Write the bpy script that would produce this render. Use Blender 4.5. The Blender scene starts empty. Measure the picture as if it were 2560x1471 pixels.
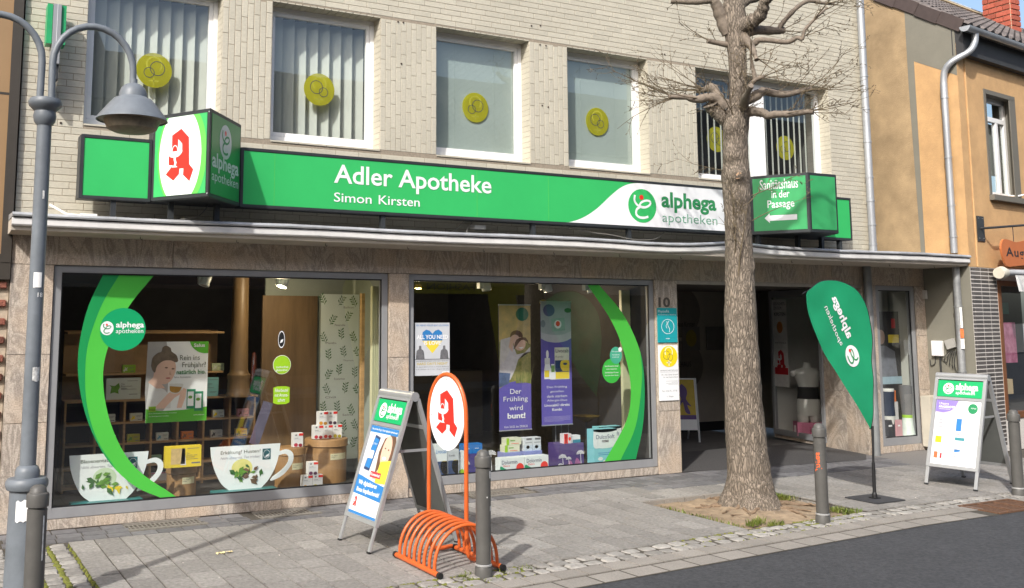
import bpy, bmesh, math, random
from mathutils import Vector, Matrix, geometry, noise
random.seed(7)
SC = bpy.context.scene
COL = SC.collection
R = math.radians
# ------------------------------------------------------------------ camera
yaw, pitch, roll = R(27.325), R(6.826), R(0.11)
fwd = Vector((math.sin(yaw)*math.cos(pitch), math.cos(yaw)*math.cos(pitch), math.sin(pitch)))
rgt = Vector((math.cos(yaw), -math.sin(yaw), 0)); upv = rgt.cross(fwd)
r2 = rgt*math.cos(roll)+upv*math.sin(roll); u2 = -rgt*math.sin(roll)+upv*math.cos(roll)
CAM = Vector((-7.8905, -8.8191, 1.75))
cd = bpy.data.cameras.new('camera'); cam = bpy.data.objects.new('camera', cd); COL.objects.link(cam)
cam.matrix_world = Matrix(((r2.x, u2.x, -fwd.x, CAM.x), (r2.y, u2.y, -fwd.y, CAM.y), (r2.z, u2.z, -fwd.z, CAM.z), (0, 0, 0, 1)))
cd.sensor_fit = 'HORIZONTAL'; cd.sensor_width = 36; cd.lens = 2438.27/2560*36
cd.shift_x = (1280-1055.68)/2560; cd.shift_y = -(735.5-503.1)/2560
cd.clip_start = 0.05; cd.clip_end = 2000
SC.camera = cam
# ------------------------------------------------------------------ world and sun
SUN_EL, SUN_AZ = R(40.0), R(39.1)            # light travels towards (+cos az, +sin az)
w = bpy.data.worlds.new('World'); SC.world = w; w.use_nodes = True
wn = w.node_tree.nodes; bgn = wn['Background']
sky = wn.new('ShaderNodeTexSky'); sky.sky_type = 'NISHITA'; sky.sun_disc = False
sky.sun_elevation = SUN_EL; sky.sun_rotation = math.atan2(-math.cos(SUN_AZ), -math.sin(SUN_AZ))
sky.air_density = 1.0; sky.dust_density = 3.5; sky.ozone_density = 1.0
w.node_tree.links.new(sky.outputs[0], bgn.inputs[0]); bgn.inputs[1].default_value = 0.15
sd = bpy.data.lights.new('sun', 'SUN'); sd.energy = 2.9; sd.angle = R(1.1); sd.color = (1.0, 0.968, 0.92)
so = bpy.data.objects.new('sun', sd); COL.objects.link(so)
ld = Vector((math.cos(SUN_AZ)*math.cos(SUN_EL), math.sin(SUN_AZ)*math.cos(SUN_EL), -math.sin(SUN_EL)))
so.rotation_euler = ld.to_track_quat('-Z', 'Y').to_euler(); so.location = (-20, -20, 22)
SC.view_settings.view_transform = 'Standard'; SC.view_settings.look = 'None'
SC.view_settings.gamma = 1.0; SC.view_settings.use_curve_mapping = False
SC.view_settings.exposure = 0.64
try:
    SC.cycles.max_bounces = 8; SC.cycles.transparent_max_bounces = 16; SC.cycles.caustics_reflective = False; SC.cycles.caustics_refractive = False
except Exception: pass

# ------------------------------------------------------------------ helpers
def lin(c):
    def f(u): return u/12.92 if u <= .04045 else ((u+.055)/1.055)**2.4
    if isinstance(c, str): c = [int(c[i:i+2], 16)/255 for i in (0, 2, 4)]; return tuple(f(x) for x in c)
    return tuple(c)
MATS = {}
def mat(name, col, rough=.6, var=.12, scale=8., bump=0., bscale=60., metal=0., spec=.5, rnd=0., attr=False, coat=0., col2=None, stretch=(1, 1, 1), dirt=0., trans=0.):
    """procedural surface: base colour with two scales of noise, optional per-piece tint and fine relief"""
    if name in MATS: return MATS[name]
    m = bpy.data.materials.new(name); m.use_nodes = True; nt = m.node_tree; N = nt.nodes; L = nt.links
    b = N['Principled BSDF']; c = lin(col)
    b.inputs['Roughness'].default_value = rough; b.inputs['Metallic'].default_value = metal
    b.inputs['Specular IOR Level'].default_value = spec; b.inputs['Coat Weight'].default_value = coat
    geo = N.new('ShaderNodeNewGeometry'); mp = N.new('ShaderNodeMapping'); mp.inputs['Scale'].default_value = stretch
    L.new(geo.outputs['Position'], mp.inputs['Vector'])
    nz = N.new('ShaderNodeTexNoise'); nz.inputs['Scale'].default_value = scale; nz.inputs['Detail'].default_value = 6; nz.inputs['Roughness'].default_value = .65
    L.new(mp.outputs[0], nz.inputs['Vector'])
    mx = N.new('ShaderNodeMix'); mx.data_type = 'RGBA'
    k2 = lin(col2) if col2 else tuple(min(1, x*(1+var)) for x in c)
    mx.inputs[6].default_value = (*[x*(1-var) for x in c], 1) if not col2 else (*c, 1); mx.inputs[7].default_value = (*k2, 1)
    rm = N.new('ShaderNodeMapRange'); rm.inputs[1].default_value = .3; rm.inputs[2].default_value = .7
    L.new(nz.outputs[0], rm.inputs[0]); L.new(rm.outputs[0], mx.inputs[0])
    out = mx.outputs[2]
    if rnd > 0:
        hv = N.new('ShaderNodeHueSaturation'); mr = N.new('ShaderNodeMapRange')
        mr.inputs[3].default_value = 1-rnd; mr.inputs[4].default_value = 1+rnd
        if attr:
            at = N.new('ShaderNodeAttribute'); at.attribute_name = 'tint'; L.new(at.outputs['Fac'], mr.inputs[0])
        else:
            oi = N.new('ShaderNodeObjectInfo'); L.new(oi.outputs['Random'], mr.inputs[0])
        L.new(mr.outputs[0], hv.inputs['Value']); L.new(out, hv.inputs['Color']); out = hv.outputs[0]
    if dirt > 0:
        n2 = N.new('ShaderNodeTexNoise'); n2.inputs['Scale'].default_value = 1.7; n2.inputs['Detail'].default_value = 8; n2.inputs['Roughness'].default_value = .7
        L.new(geo.outputs['Position'], n2.inputs['Vector'])
        r3 = N.new('ShaderNodeMapRange'); r3.inputs[1].default_value = .42; r3.inputs[2].default_value = .75; r3.inputs[3].default_value = 0; r3.inputs[4].default_value = dirt
        L.new(n2.outputs[0], r3.inputs[0]); m3 = N.new('ShaderNodeMix'); m3.data_type = 'RGBA'
        m3.inputs[7].default_value = (*[x*.45 for x in c], 1); L.new(r3.outputs[0], m3.inputs[0]); L.new(out, m3.inputs[6]); out = m3.outputs[2]
    L.new(out, b.inputs['Base Color'])
    if bump > 0:
        n3 = N.new('ShaderNodeTexNoise'); n3.inputs['Scale'].default_value = bscale; n3.inputs['Detail'].default_value = 5
        L.new(mp.outputs[0], n3.inputs['Vector']); bp = N.new('ShaderNodeBump'); bp.inputs['Strength'].default_value = bump; bp.inputs['Distance'].default_value = .01
        L.new(n3.outputs[0], bp.inputs['Height']); L.new(bp.outputs[0], b.inputs['Normal'])
    if trans > 0:
        tr = N.new('ShaderNodeBsdfTranslucent'); L.new(out, tr.inputs[0]); ms = N.new('ShaderNodeMixShader'); ms.inputs[0].default_value = trans
        L.new(b.outputs[0], ms.inputs[1]); L.new(tr.outputs[0], ms.inputs[2]); L.new(ms.outputs[0], N['Material Output'].inputs[0])
    MATS[name] = m; return m
def glass(name, tint=(.86, .9, .88), ior=1.45, boost=1.0):
    m = bpy.data.materials.new(name); m.use_nodes = True; nt = m.node_tree; N = nt.nodes; L = nt.links
    for n in list(N):
        if n.type == 'BSDF_PRINCIPLED': N.remove(n)
    tr = N.new('ShaderNodeBsdfTransparent'); tr.inputs[0].default_value = (*tint, 1)
    gl = N.new('ShaderNodeBsdfGlossy'); gl.inputs['Roughness'].default_value = .003; gl.inputs[0].default_value = (.92, .96, .97, 1)
    def mth(op, a, b=None):
        n = N.new('ShaderNodeMath'); n.operation = op
        for i, x in enumerate((a, b)):
            if x is None: continue
            if isinstance(x, (int, float)): n.inputs[i].default_value = x
            else: L.new(x, n.inputs[i])
        return n.outputs[0]
    g0 = N.new('ShaderNodeNewGeometry'); dt = N.new('ShaderNodeVectorMath'); dt.operation = 'DOT_PRODUCT'; L.new(g0.outputs['Normal'], dt.inputs[0]); L.new(g0.outputs['Incoming'], dt.inputs[1])
    f0 = ((ior-1)/(ior+1))**2*2; sch = mth('ADD', mth('MULTIPLY', mth('POWER', mth('SUBTRACT', 1., mth('ABSOLUTE', dt.outputs['Value'])), 5.), 1-f0), f0)   # both faces of a thin pane
    mu = N.new('ShaderNodeMath'); mu.operation = 'MULTIPLY'; mu.inputs[1].default_value = boost; mu.use_clamp = True
    nz = N.new('ShaderNodeTexNoise'); nz.inputs['Scale'].default_value = .9; geo = N.new('ShaderNodeNewGeometry'); L.new(geo.outputs['Position'], nz.inputs['Vector'])
    bp = N.new('ShaderNodeBump'); bp.inputs['Strength'].default_value = .04; bp.inputs['Distance'].default_value = .02; L.new(nz.outputs[0], bp.inputs['Height']); L.new(bp.outputs[0], gl.inputs['Normal'])
    ms = N.new('ShaderNodeMixShader'); L.new(sch, mu.inputs[0]); L.new(mu.outputs[0], ms.inputs[0]); L.new(tr.outputs[0], ms.inputs[1]); L.new(gl.outputs[0], ms.inputs[2])
    L.new(ms.outputs[0], N['Material Output'].inputs[0]); MATS[name] = m; return m
def emit(name, col, s):
    m = bpy.data.materials.new(name); m.use_nodes = True; b = m.node_tree.nodes['Principled BSDF']
    b.inputs['Base Color'].default_value = (*lin(col), 1); b.inputs['Emission Color'].default_value = (*lin(col), 1); b.inputs['Emission Strength'].default_value = s; MATS[name] = m; return m

OFF = {}
class Fr:
    """a flat drawing frame in space: origin, unit right, unit up"""
    def __init__(s, o, u, v):
        s.o = Vector(o); s.u = Vector(u).normalized(); s.v = Vector(v).normalized(); s.n = s.u.cross(s.v).normalized()
    def p(s, a, b, h=0.): return s.o+s.u*a+s.v*b+s.n*h
    def at(s, a, b, h=0.): return Fr(s.p(a, b, h), s.u, s.v)
class MB:
    def __init__(s): s.v = []; s.f = []; s.t = []; s.cur = .5
    def add(s, vs, fs):
        k = len(s.v); s.v += [Vector(x) for x in vs]; s.f += [tuple(k+i for i in f) for f in fs]; s.t += [s.cur]*len(vs)
    def box(s, x0, x1, y0, y1, z0, z1):
        s.add([(x0,y0,z0),(x1,y0,z0),(x1,y1,z0),(x0,y1,z0),(x0,y0,z1),(x1,y0,z1),(x1,y1,z1),(x0,y1,z1)],
              [(0,3,2,1),(4,5,6,7),(0,1,5,4),(1,2,6,5),(2,3,7,6),(3,0,4,7)]); return s
    def fbox(s, F, a0, a1, b0, b1, h0, h1):
        s.add([F.p(a0,b0,h0),F.p(a1,b0,h0),F.p(a1,b1,h0),F.p(a0,b1,h0),F.p(a0,b0,h1),F.p(a1,b0,h1),F.p(a1,b1,h1),F.p(a0,b1,h1)],
              [(0,3,2,1),(4,5,6,7),(0,1,5,4),(1,2,6,5),(2,3,7,6),(3,0,4,7)]); return s
    def rbar(s, p, q, wx, wy, up=(0,0,1)):
        p = Vector(p); q = Vector(q); d = (q-p).normalized(); a = d.cross(Vector(up))
        if a.length < 1e-4: a = d.cross(Vector((1,0,0)))
        a.normalize(); b = a.cross(d).normalized(); vs = []
        for c in (p, q): vs += [c-a*wx/2-b*wy/2, c+a*wx/2-b*wy/2, c+a*wx/2+b*wy/2, c-a*wx/2+b*wy/2]
        s.add(vs, [(0,1,2,3),(7,6,5,4),(0,4,5,1),(1,5,6,2),(2,6,7,3),(3,7,4,0)]); return s
    def tube(s, pts, r, n=10, cap=True):
        pts = [Vector(p) for p in pts]; m = len(pts); rr = r if isinstance(r, (list, tuple)) else [r]*m
        t0 = (pts[1]-pts[0]).normalized(); a = t0.orthogonal().normalized(); vs = []; fs = []
        for i, p in enumerate(pts):
            t = ((pts[min(i+1, m-1)]-p).normalized()+(p-pts[max(i-1, 0)]).normalized())
            if t.length < 1e-6: t = t0
            t.normalize(); a = (a-t*a.dot(t)).normalized(); b = t.cross(a)
            vs += [p+(a*math.cos(2*math.pi*j/n)+b*math.sin(2*math.pi*j/n))*rr[i] for j in range(n)]
        for i in range(m-1):
            for j in range(n):
                k = (j+1) % n; fs.append((i*n+j, i*n+k, (i+1)*n+k, (i+1)*n+j))
        if cap: fs.append(tuple(range(n-1, -1, -1))); fs.append(tuple((m-1)*n+j for j in range(n)))
        s.add(vs, fs); return s
    def lathe(s, prof, c=(0,0,0), n=24, ax=None, cap=True):
        c = Vector(c); z = Vector(ax).normalized() if ax else Vector((0,0,1)); a = z.orthogonal().normalized() if ax else Vector((1,0,0)); b = z.cross(a); vs = []; fs = []
        for r, h in prof: vs += [c+z*h+(a*math.cos(2*math.pi*j/n)+b*math.sin(2*math.pi*j/n))*r for j in range(n)]
        for i in range(len(prof)-1):
            for j in range(n): k = (j+1) % n; fs.append((i*n+j, i*n+k, (i+1)*n+k, (i+1)*n+j))
        if cap: fs.append(tuple(range(n-1, -1, -1))); fs.append(tuple((len(prof)-1)*n+j for j in range(n)))
        s.add(vs, fs); return s
    def flat(s, F, loops, h=0.):
        if loops and not isinstance(loops[0][0], (tuple, list, Vector)): loops = [loops]
        L3 = [[Vector((a, b, 0)) for a, b in lp] for lp in loops]; tri = geometry.tessellate_polygon(L3)
        fl = [p for lp in loops for p in lp]; vs = [F.p(a, b, h) for a, b in fl]; fs = []
        for t in tri:
            a, b, c = [Vector(fl[i]) for i in t]
            fs.append(tuple(t) if (b-a).cross(c-a) > 0 else tuple(reversed(t)))
        s.add(vs, fs); return s
    def prism(s, F, loop, h0, h1):
        ar = sum(loop[i][0]*loop[(i+1) % len(loop)][1]-loop[(i+1) % len(loop)][0]*loop[i][1] for i in range(len(loop)))
        if ar < 0: loop = list(reversed(loop))
        s.flat(F, [loop], h1); n = len(loop)
        k = [F.p(a, b, h0) for a, b in loop]+[F.p(a, b, h1) for a, b in loop]
        s.add(k, [(i, (i+1) % n, n+(i+1) % n, n+i) for i in range(n)])
        G = Fr(F.o+F.n*h0, -F.u, F.v); s.flat(G, [[(-a, b) for a, b in loop]], 0); return s
    def ribbon(s, F, pts, wd, h=0.):
        pts = [Vector(p) for p in pts]; m = len(pts); vs = []
        for i, p in enumerate(pts):
            t = (pts[min(i+1, m-1)]-pts[max(i-1, 0)]).normalized(); nn = Vector((-t.y, t.x)); w_ = wd[i] if isinstance(wd, (list, tuple)) else wd
            vs += [F.p(*(p+nn*w_/2), h), F.p(*(p-nn*w_/2), h)]
        s.add(vs, [(2*i, 2*i+1, 2*i+3, 2*i+2) for i in range(m-1)]); return s
    def disc(s, F, a, b, ra, rb=None, h=0., n=32, hole=None):
        rb = rb or ra; lp = [(a+ra*math.cos(2*math.pi*i/n), b+rb*math.sin(2*math.pi*i/n)) for i in range(n)]
        if hole:
            q = [(a+ra*hole*math.cos(2*math.pi*i/n), b+rb*hole*math.sin(2*math.pi*i/n)) for i in range(n)]
            vs = [F.p(*p, h) for p in lp]+[F.p(*p, h) for p in q]; s.add(vs, [(i, (i+1) % n, n+(i+1) % n, n+i) for i in range(n)])
        else: s.add([F.p(*p, h) for p in lp], [tuple(range(n))])
        return s
    def mesh(s, name, m, off=None, smooth=None, bevel=0., tint=False):
        me = bpy.data.meshes.new(name); o = off or Vector((0,0,0))
        me.from_pydata([v-o for v in s.v], [], s.f); me.materials.append(m)
        if bevel:
            bm = bmesh.new(); bm.from_mesh(me); bmesh.ops.remove_doubles(bm, verts=bm.verts, dist=1e-6)
            es = [e for e in bm.edges if len(e.link_faces) == 2 and e.calc_face_angle(0) > .6]
            bmesh.ops.bevel(bm, geom=es, offset=bevel, segments=2, affect='EDGES', clamp_overlap=True); bm.to_mesh(me); bm.free()
        if tint:
            at = me.attributes.new('tint', 'FLOAT', 'POINT'); at.data.foreach_set('value', s.t)
        if smooth is not None:
            me.polygons.foreach_set('use_smooth', [True]*len(me.polygons)); me.set_sharp_from_angle(angle=R(smooth))
        me.update(); return me
    def build(s, name, m, parent=None, smooth=None, bevel=0., tint=False, local=False):
        off = Vector((0,0,0)) if (parent is None or local) else OFF.get(parent.name, Vector((0,0,0)))
        o = bpy.data.objects.new(name, s.mesh(name, m, off, smooth, bevel, tint)); COL.objects.link(o)
        if parent is not None: o.parent = parent; OFF[o.name] = off
        return o
def tag(o, label, cat, group=None):
    o['label'] = label; o['category'] = cat
    if group: o['group'] = group
    return o
def thing(name, label, cat, loc=(0,0,0), rz=0., group=None):
    o = bpy.data.objects.new(name, None); COL.objects.link(o); o.empty_display_size = .1
    o.location = loc; o.rotation_euler = (0,0,rz); OFF[o.name] = Vector(loc); return tag(o, label, cat, group)
def struct(o, kind='structure'): o['kind'] = kind; return o
def piece(me, name, parent, loc, scale=(1,1,1), rot=(0,0,0)):
    o = bpy.data.objects.new(name, me); COL.objects.link(o); o.parent = parent
    o.location = Vector(loc)-OFF.get(parent.name, Vector((0,0,0))); o.scale = scale; o.rotation_euler = rot; return o
def dup(root, loc, rz=None, label=None):
    c = root.copy(); COL.objects.link(c); c.location = loc; OFF[c.name] = Vector(loc)
    if rz is not None: c.rotation_euler = (0,0,rz)
    if label: c['label'] = label
    for ch in root.children:
        k = ch.copy(); COL.objects.link(k); k.parent = c
        for g in ch.children: q = g.copy(); COL.objects.link(q); q.parent = k
    return c
def text_mb(mb, F, body, size, a=0., b=0., h=0., bold=0., align='LEFT', sx=1., shear=0., sp=1., ls=1., res=3):
    cu = bpy.data.curves.new('t', 'FONT'); cu.body = body; cu.size = 1.; cu.align_x = align; cu.offset = bold; cu.resolution_u = res; cu.shear = shear; cu.space_character = sp; cu.space_line = ls
    ob = bpy.data.objects.new('t', cu); me = bpy.data.meshes.new_from_object(ob)
    mb.add([F.p(a+v.co.x*size*sx, b+v.co.y*size, h) for v in me.vertices], [tuple(p.vertices) for p in me.polygons])
    bpy.data.objects.remove(ob); bpy.data.curves.remove(cu); bpy.data.meshes.remove(me); return mb
def text(name, F, body, size, m, parent, **k):
    return text_mb(MB(), F, body, size, **k).build(name, m, parent)
def catmull(pts, n=6, closed=False):
    P = [Vector(p) for p in pts]; out = []; m = len(P); rng = range(m if closed else m-1)
    for i in rng:
        p0 = P[(i-1) % m] if closed or i > 0 else P[0]*2-P[1]; p1 = P[i]; p2 = P[(i+1) % m]; p3 = P[(i+2) % m] if closed or i+2 < m else P[-1]*2-P[-2]
        for j in range(n):
            t = j/n; out.append(.5*((2*p1)+(p2-p0)*t+(2*p0-5*p1+4*p2-p3)*t*t+(-p0+3*p1-3*p2+p3)*t**3))
    if not closed: out.append(P[-1])
    return out
# the upright facade-parallel frame (faces the street)
def face(y, x=0., z=0.): return Fr((x, y, z), (1,0,0), (0,0,1))
# ------------------------------------------------------------------ materials shared by the setting
M_slab = mat('paving_concrete', (.27,.256,.235), .88, .30, 34, .5, 160, rnd=.16, dirt=.35, spec=.25)
M_slate = mat('dark_slab', (.155,.152,.155), .7, .25, 14, .3, 120, rnd=.22, dirt=.3, spec=.35)
M_cob = mat('cobble_stone', (.30,.285,.26), .8, .3, 22, .6, 70, rnd=.25, dirt=.3, spec=.3)
M_kerb = mat('kerb_stone', (.285,.262,.232), .85, .2, 90, .4, 200, rnd=.09, dirt=.35, spec=.25)
M_bed = mat('joint_sand', (.075,.065,.05), .95, .3, 40, .4, 200, dirt=.3)
M_asph = mat('asphalt', (.056,.057,.061), .85, .42, 34, .8, 120, dirt=.3, spec=.4)
M_moss = mat('moss', (.11,.14,.02), .95, .5, 40, .8, 160, col2=(.2,.19,.035))
M_soil = mat('bare_soil', (.21,.155,.10), .95, .3, 9, .8, 70, col2=(.42,.32,.21), dirt=.6)
M_grass = mat('grass_blade', (.10,.17,.025), .6, .4, 5, rnd=.35, attr=True, col2=(.25,.27,.05), trans=.3)
M_rust = mat('rusted_iron', (.16,.085,.05), .75, .3, 30, .3, 90, metal=.3)
M_dark = mat('dark_metal', (.03,.032,.034), .45, .2, 20)
M_black = mat('near_black', (.012,.012,.013), .5, .2, 10)

def yk(x): return -2.5+.063*min(x+.1, 0)           # the back edge of the cobble gutter line
# ground sheet to the horizon
g = MB(); g.box(-400, 400, -400, 400, -.6, -.12); struct(g.build('ground', mat('ground_earth', (.2,.19,.17), .95)))
# road
r = MB(); N_ = 150
xs = [-60+124*i/N_ for i in range(N_+1)]; top = [yk(x)-.63+.012*noise.noise(Vector((x*5,0,0)))+.006*noise.noise(Vector((x*23,3,0))) for x in xs]
xs2 = sorted(set([-60,-30,-16]+[-12+.06*i for i in range(340)]+[12,20,40,64]))
top = [yk(max(x,-12))-.63+.014*noise.noise(Vector((x*5,0,0)))+.010*noise.noise(Vector((x*21,3,0))) for x in xs2]
vs = []
for x, y in zip(xs2, top): vs += [(x, y, -.012), (x, y-.35, -.012), (x, -11.2, .03)]
k = len(xs2); r.add(vs, [f for i in range(k-1) for f in ((3*i+1, 3*i+4, 3*i+3, 3*i), (3*i+2, 3*i+5, 3*i+4, 3*i+1))])
road = struct(r.build('road', M_asph))
# coarse round patch at the lower edge of the view: an old manhole surround
pt = MB(); F = Fr((-1.15,-4.85,-.008), (1,0,0), (0,1,0))
pt.flat(F, [[((.55+.03*noise.noise(Vector((math.cos(t)*2,math.sin(t)*2,1))))*math.cos(t), (.48+.03*noise.noise(Vector((math.cos(t)*2,math.sin(t)*2,4))))*math.sin(t)) for t in [2*math.pi*i/40 for i in range(40)]]])
struct(pt.build('road_patch', mat('coarse_asphalt', (.09,.088,.085), .85, .6, 120, .9, 160)))
# pavement bed
PIT = (-1.58, -.03, -2.56, -1.24)                    # the open tree pit: x0,x1,y0,y1
p = MB(); vs = []; xb = sorted(set(xs2+[PIT[0], PIT[1]])); kb = len(xb)
for x in xb: vs += [(x, yk(max(x,-12))-.64, -.009), (x, PIT[2], -.009), (x, PIT[3], -.009), (x, .02, -.009)]
p.add(vs, [(4*i+j, 4*i+4+j, 4*i+5+j, 4*i+1+j) for i in range(kb-1) for j in range(3) if not (j == 1 and PIT[0]-.001 < xb[i] < PIT[1]-.001)])
pav = struct(p.build('pavement', M_bed)); OFF[pav.name] = Vector((0,0,0))
opp = MB(); opp.box(-60, 64, -13.2, -11.2, -.02, .12); struct(opp.build('far_pavement', M_slab))

def slab_mesh(name, m, ch=.06):
    s = MB(); a = .5; b = .5-ch
    s.add([(-a,-a,-1),(a,-a,-1),(a,a,-1),(-a,a,-1),(-a,-a,-.25),(a,-a,-.25),(a,a,-.25),(-a,a,-.25),(-b,-b,0),(b,-b,0),(b,b,0),(-b,b,0)],
          [(0,1,5,4),(1,2,6,5),(2,3,7,6),(3,0,4,7),(4,5,9,8),(5,6,10,9),(6,7,11,10),(7,4,8,11),(8,9,10,11)])
    return s.mesh(name, m)
ME_slab = slab_mesh('paving_slab', M_slab, .006); ME_dark = slab_mesh('dark_slab', M_slate, .008); ME_kerb = slab_mesh('kerb_stone', M_kerb, .006)
def rnd_stone(name, m, sd):
    q = random.Random(sd); s = MB(); n = 9; o = [(.5*(1+q.uniform(-.13,.05))*math.copysign(abs(math.cos(t))**.42, math.cos(t)), .5*(1+q.uniform(-.13,.05))*math.copysign(abs(math.sin(t))**.42, math.sin(t))) for t in [2*math.pi*(i+.5)/n for i in range(n)]]
    v = [(x,y,-1) for x,y in o]+[(x,y,-.35) for x,y in o]+[(x*.82,y*.82,q.uniform(-.08,0)) for x,y in o]+[(0,0,.05)]
    s.add(v, [(i,(i+1)%n,n+(i+1)%n,n+i) for i in range(n)]+[(n+i,n+(i+1)%n,2*n+(i+1)%n,2*n+i) for i in range(n)]+[(2*n+i,2*n+(i+1)%n,3*n) for i in range(n)])
    return s.mesh(name, m, smooth=40)
ME_cob = [rnd_stone('cobble', M_cob, i) for i in range(6)]
PIT = (-1.58, -.03, -2.56, -1.24)                    # x0,x1,y0,y1
def put(me, name, x0, x1, y0, y1, gap=.012, z=0., th=.05, tilt=.005):
    if x1-x0 < .03 or y1-y0 < .03: return
    piece(me, name, pav, ((x0+x1)/2, (y0+y1)/2, z+random.uniform(-.002,.002)), (x1-x0-gap, y1-y0-gap, th), (random.uniform(-tilt,tilt), random.uniform(-tilt,tilt), random.uniform(-.004,.004)))
# concrete slabs in columns running away from the shop front
W_ = .197; i = 0; x = -6.725
while x < 4.6:
    x1 = x+W_; top = -.515 if x < -.98 else -.79; bot = yk(x+.1)
    if x > 2.9: top = -.9
    y = top; first = True
    ph = [.42,.62,.50,.62,.34,.58][i % 6]
    while y > bot+.02:
        ln = ph if first else random.choice([.24,.30,.36,.40,.50]); first = False
        y0 = max(bot, y-ln)
        if y0-bot < .09: y0 = bot
        if x1 > PIT[0]+.05 and x < PIT[1]-.05 and y0 < PIT[3] and y > PIT[2]:
            if y > PIT[3]+.04: put(ME_slab, 'paving_slab', x, x1, PIT[3], y)
            y = PIT[2] if y0 < PIT[3] else y0
            continue
        put(ME_slab, 'paving_slab', x, x1, y0, y); y = y0
    x = x1; i += 1
# dark slab band along the shop front, with two drain grates let in
x = -7.2
while x < 3.0:
    wdt = random.choice([.19,.2,.21]); x1 = x+wdt
    lo = -.505 if x1 < -.95 else -.78
    drain = (-6.25 < (x+x1)/2 < -5.55) or (-5.1 < (x+x1)/2 < -4.5) or (-2.9 < (x+x1)/2 < -2.2)
    rows = [(-.36, lo)] if lo > -.6 else [(-.36, -.57), (-.57, lo)]
    for a, b in rows: put(ME_dark, 'dark_slab', x, x1, b, a)
    if not drain: put(ME_dark, 'dark_slab', x+.02, x1+.02, -.355, -.2); put(ME_dark, 'dark_slab', x, x1, -.195, -.03)
    x = x1
for (a, b) in ((-6.22,-5.56), (-5.08,-4.52), (-2.88,-2.22)):
    d = MB(); d.box(a, b, -.35, -.29, -.05, .006); d.box(a, b, -.07, -.03, -.05, .004)
    d.box(a, b, -.29, -.27, -.05, -.004); d.box(a, b, -.09, -.07, -.05, -.004)
    n = int((b-a)/.035)
    for j in range(n+1): xx = a+(b-a)*j/n; d.box(xx-.005, xx+.005, -.27, -.09, -.04, -.004)
    d.box(a, b, -.185, -.175, -.04, -.005); d.build('drain_grate', mat('weathered_zinc', (.19,.175,.15), .7, .3, 30), pav)
    d = MB(); d.box(a, b, -.29, -.07, -.06, -.045); d.build('drain_channel', M_black, pav)
# asphalt infill to the right of the passage
s = MB(); s.box(2.95, 4.44, -.9, .05, -.05, -.001); s.build('asphalt_infill', mat('grey_infill', (.19,.178,.165), .9, .15, 60, .4, 200), pav)
# double row of cobbles, then the kerb row and the gutter row
def skew(x): return math.atan(.063) if x < -.1 else 0.
for row in range(2):
    x = -8.4
    while x < 5:
        L_ = random.uniform(.105,.17)
        if x > -8.4:
            yc = yk(x+L_/2)-.065-.122*row+random.uniform(-.006,.006)
            piece(random.choice(ME_cob), 'cobble', pav, (x+L_/2, yc, random.uniform(-.004,.005)), (L_-.004, .122, .05), (0,0,skew(x)+random.uniform(-.05,.05)+random.choice([0,math.pi])))
        x += L_+.004
for row, (o, wd, L_, ph) in enumerate(((.25,.18,.235,0.), (.435,.19,.30,.11))):
    x = -8.6+ph
    while x < 6:
        if not (.93 < x+L_/2 < 1.75 ):
            yc = yk(x+L_/2)-o-wd/2
            piece(ME_kerb, 'kerb_stone', pav, (x+L_/2, yc, -.002-.006*row), (L_-.016, wd-(.016 if row == 0 else .005), .05), (random.uniform(-.004,.004),random.uniform(-.004,.004),skew(x)))
        x += L_
# cobble strip with mossy joints on the left
mo = MB()
for c in range(5):
    xl = -6.73-.15*(c+1); y = -.56; 
    while y > -2.95:
        L_ = random.uniform(.085,.14)
        piece(random.choice(ME_cob), 'cobble', pav, (xl+.07, y-L_/2, random.uniform(-.004,.006)), (.132, L_-.004, .05), (0,0,random.uniform(-.06,.06)))
        y -= L_+.002
for xm in (-6.735,-6.885,-7.035):
    y = -.6
    while y > -2.9:
        rr = random.uniform(.008,.021)*(1 if y < -.75 else .5)*(1.15 if xm < -6.8 else .6)
        mo.lathe([(rr*1.1,-.02),(rr,.0),(rr*.5,.006)], (xm+random.uniform(-.01,.01), y, -.004), 7); y -= random.uniform(.012,.026)
for j in range(260):                                    # moss between the gutter cobbles
    x = random.uniform(-2.6,-.2) if j % 2 else random.uniform(-5.6,-4.0); rr = random.uniform(.006,.016)
    mo.lathe([(rr*1.2,-.02),(rr,-.002),(rr*.4,.004)], (x, yk(x)-random.choice([0,.005,.125,.13,.245])+random.uniform(-.01,.01), -.004), 6)
m_ = mo.build('moss', M_moss); struct(m_, 'stuff'); m_['label'] = 'yellow green moss growing in the cobble joints'
# storm drain let into the kerb
sg = thing('storm_drain', 'rusty iron storm drain grate set in the kerb by the far pavement sign', 'drain', (1.34,-2.95,0))
d = MB()
for a in ((.95,1.72,-2.75,-2.72),(.95,1.72,-3.13,-3.1),(.95,.98,-3.1,-2.75),(1.69,1.72,-3.1,-2.75),(1.2,1.235,-3.1,-2.75),(1.44,1.475,-3.1,-2.75)): d.box(*a, -.06, .004)
d.build('frame', M_rust, sg)
for j in range(9):
    yy = -2.785-.035*j
    d = MB(); d.box(.98, 1.69, yy-.008, yy+.008, -.05, -.004); d.build('bar', M_rust, sg)
d = MB(); d.box(.97, 1.7, -3.11, -2.74, -.11, -.1); d.build('pit', M_black, sg)
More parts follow.
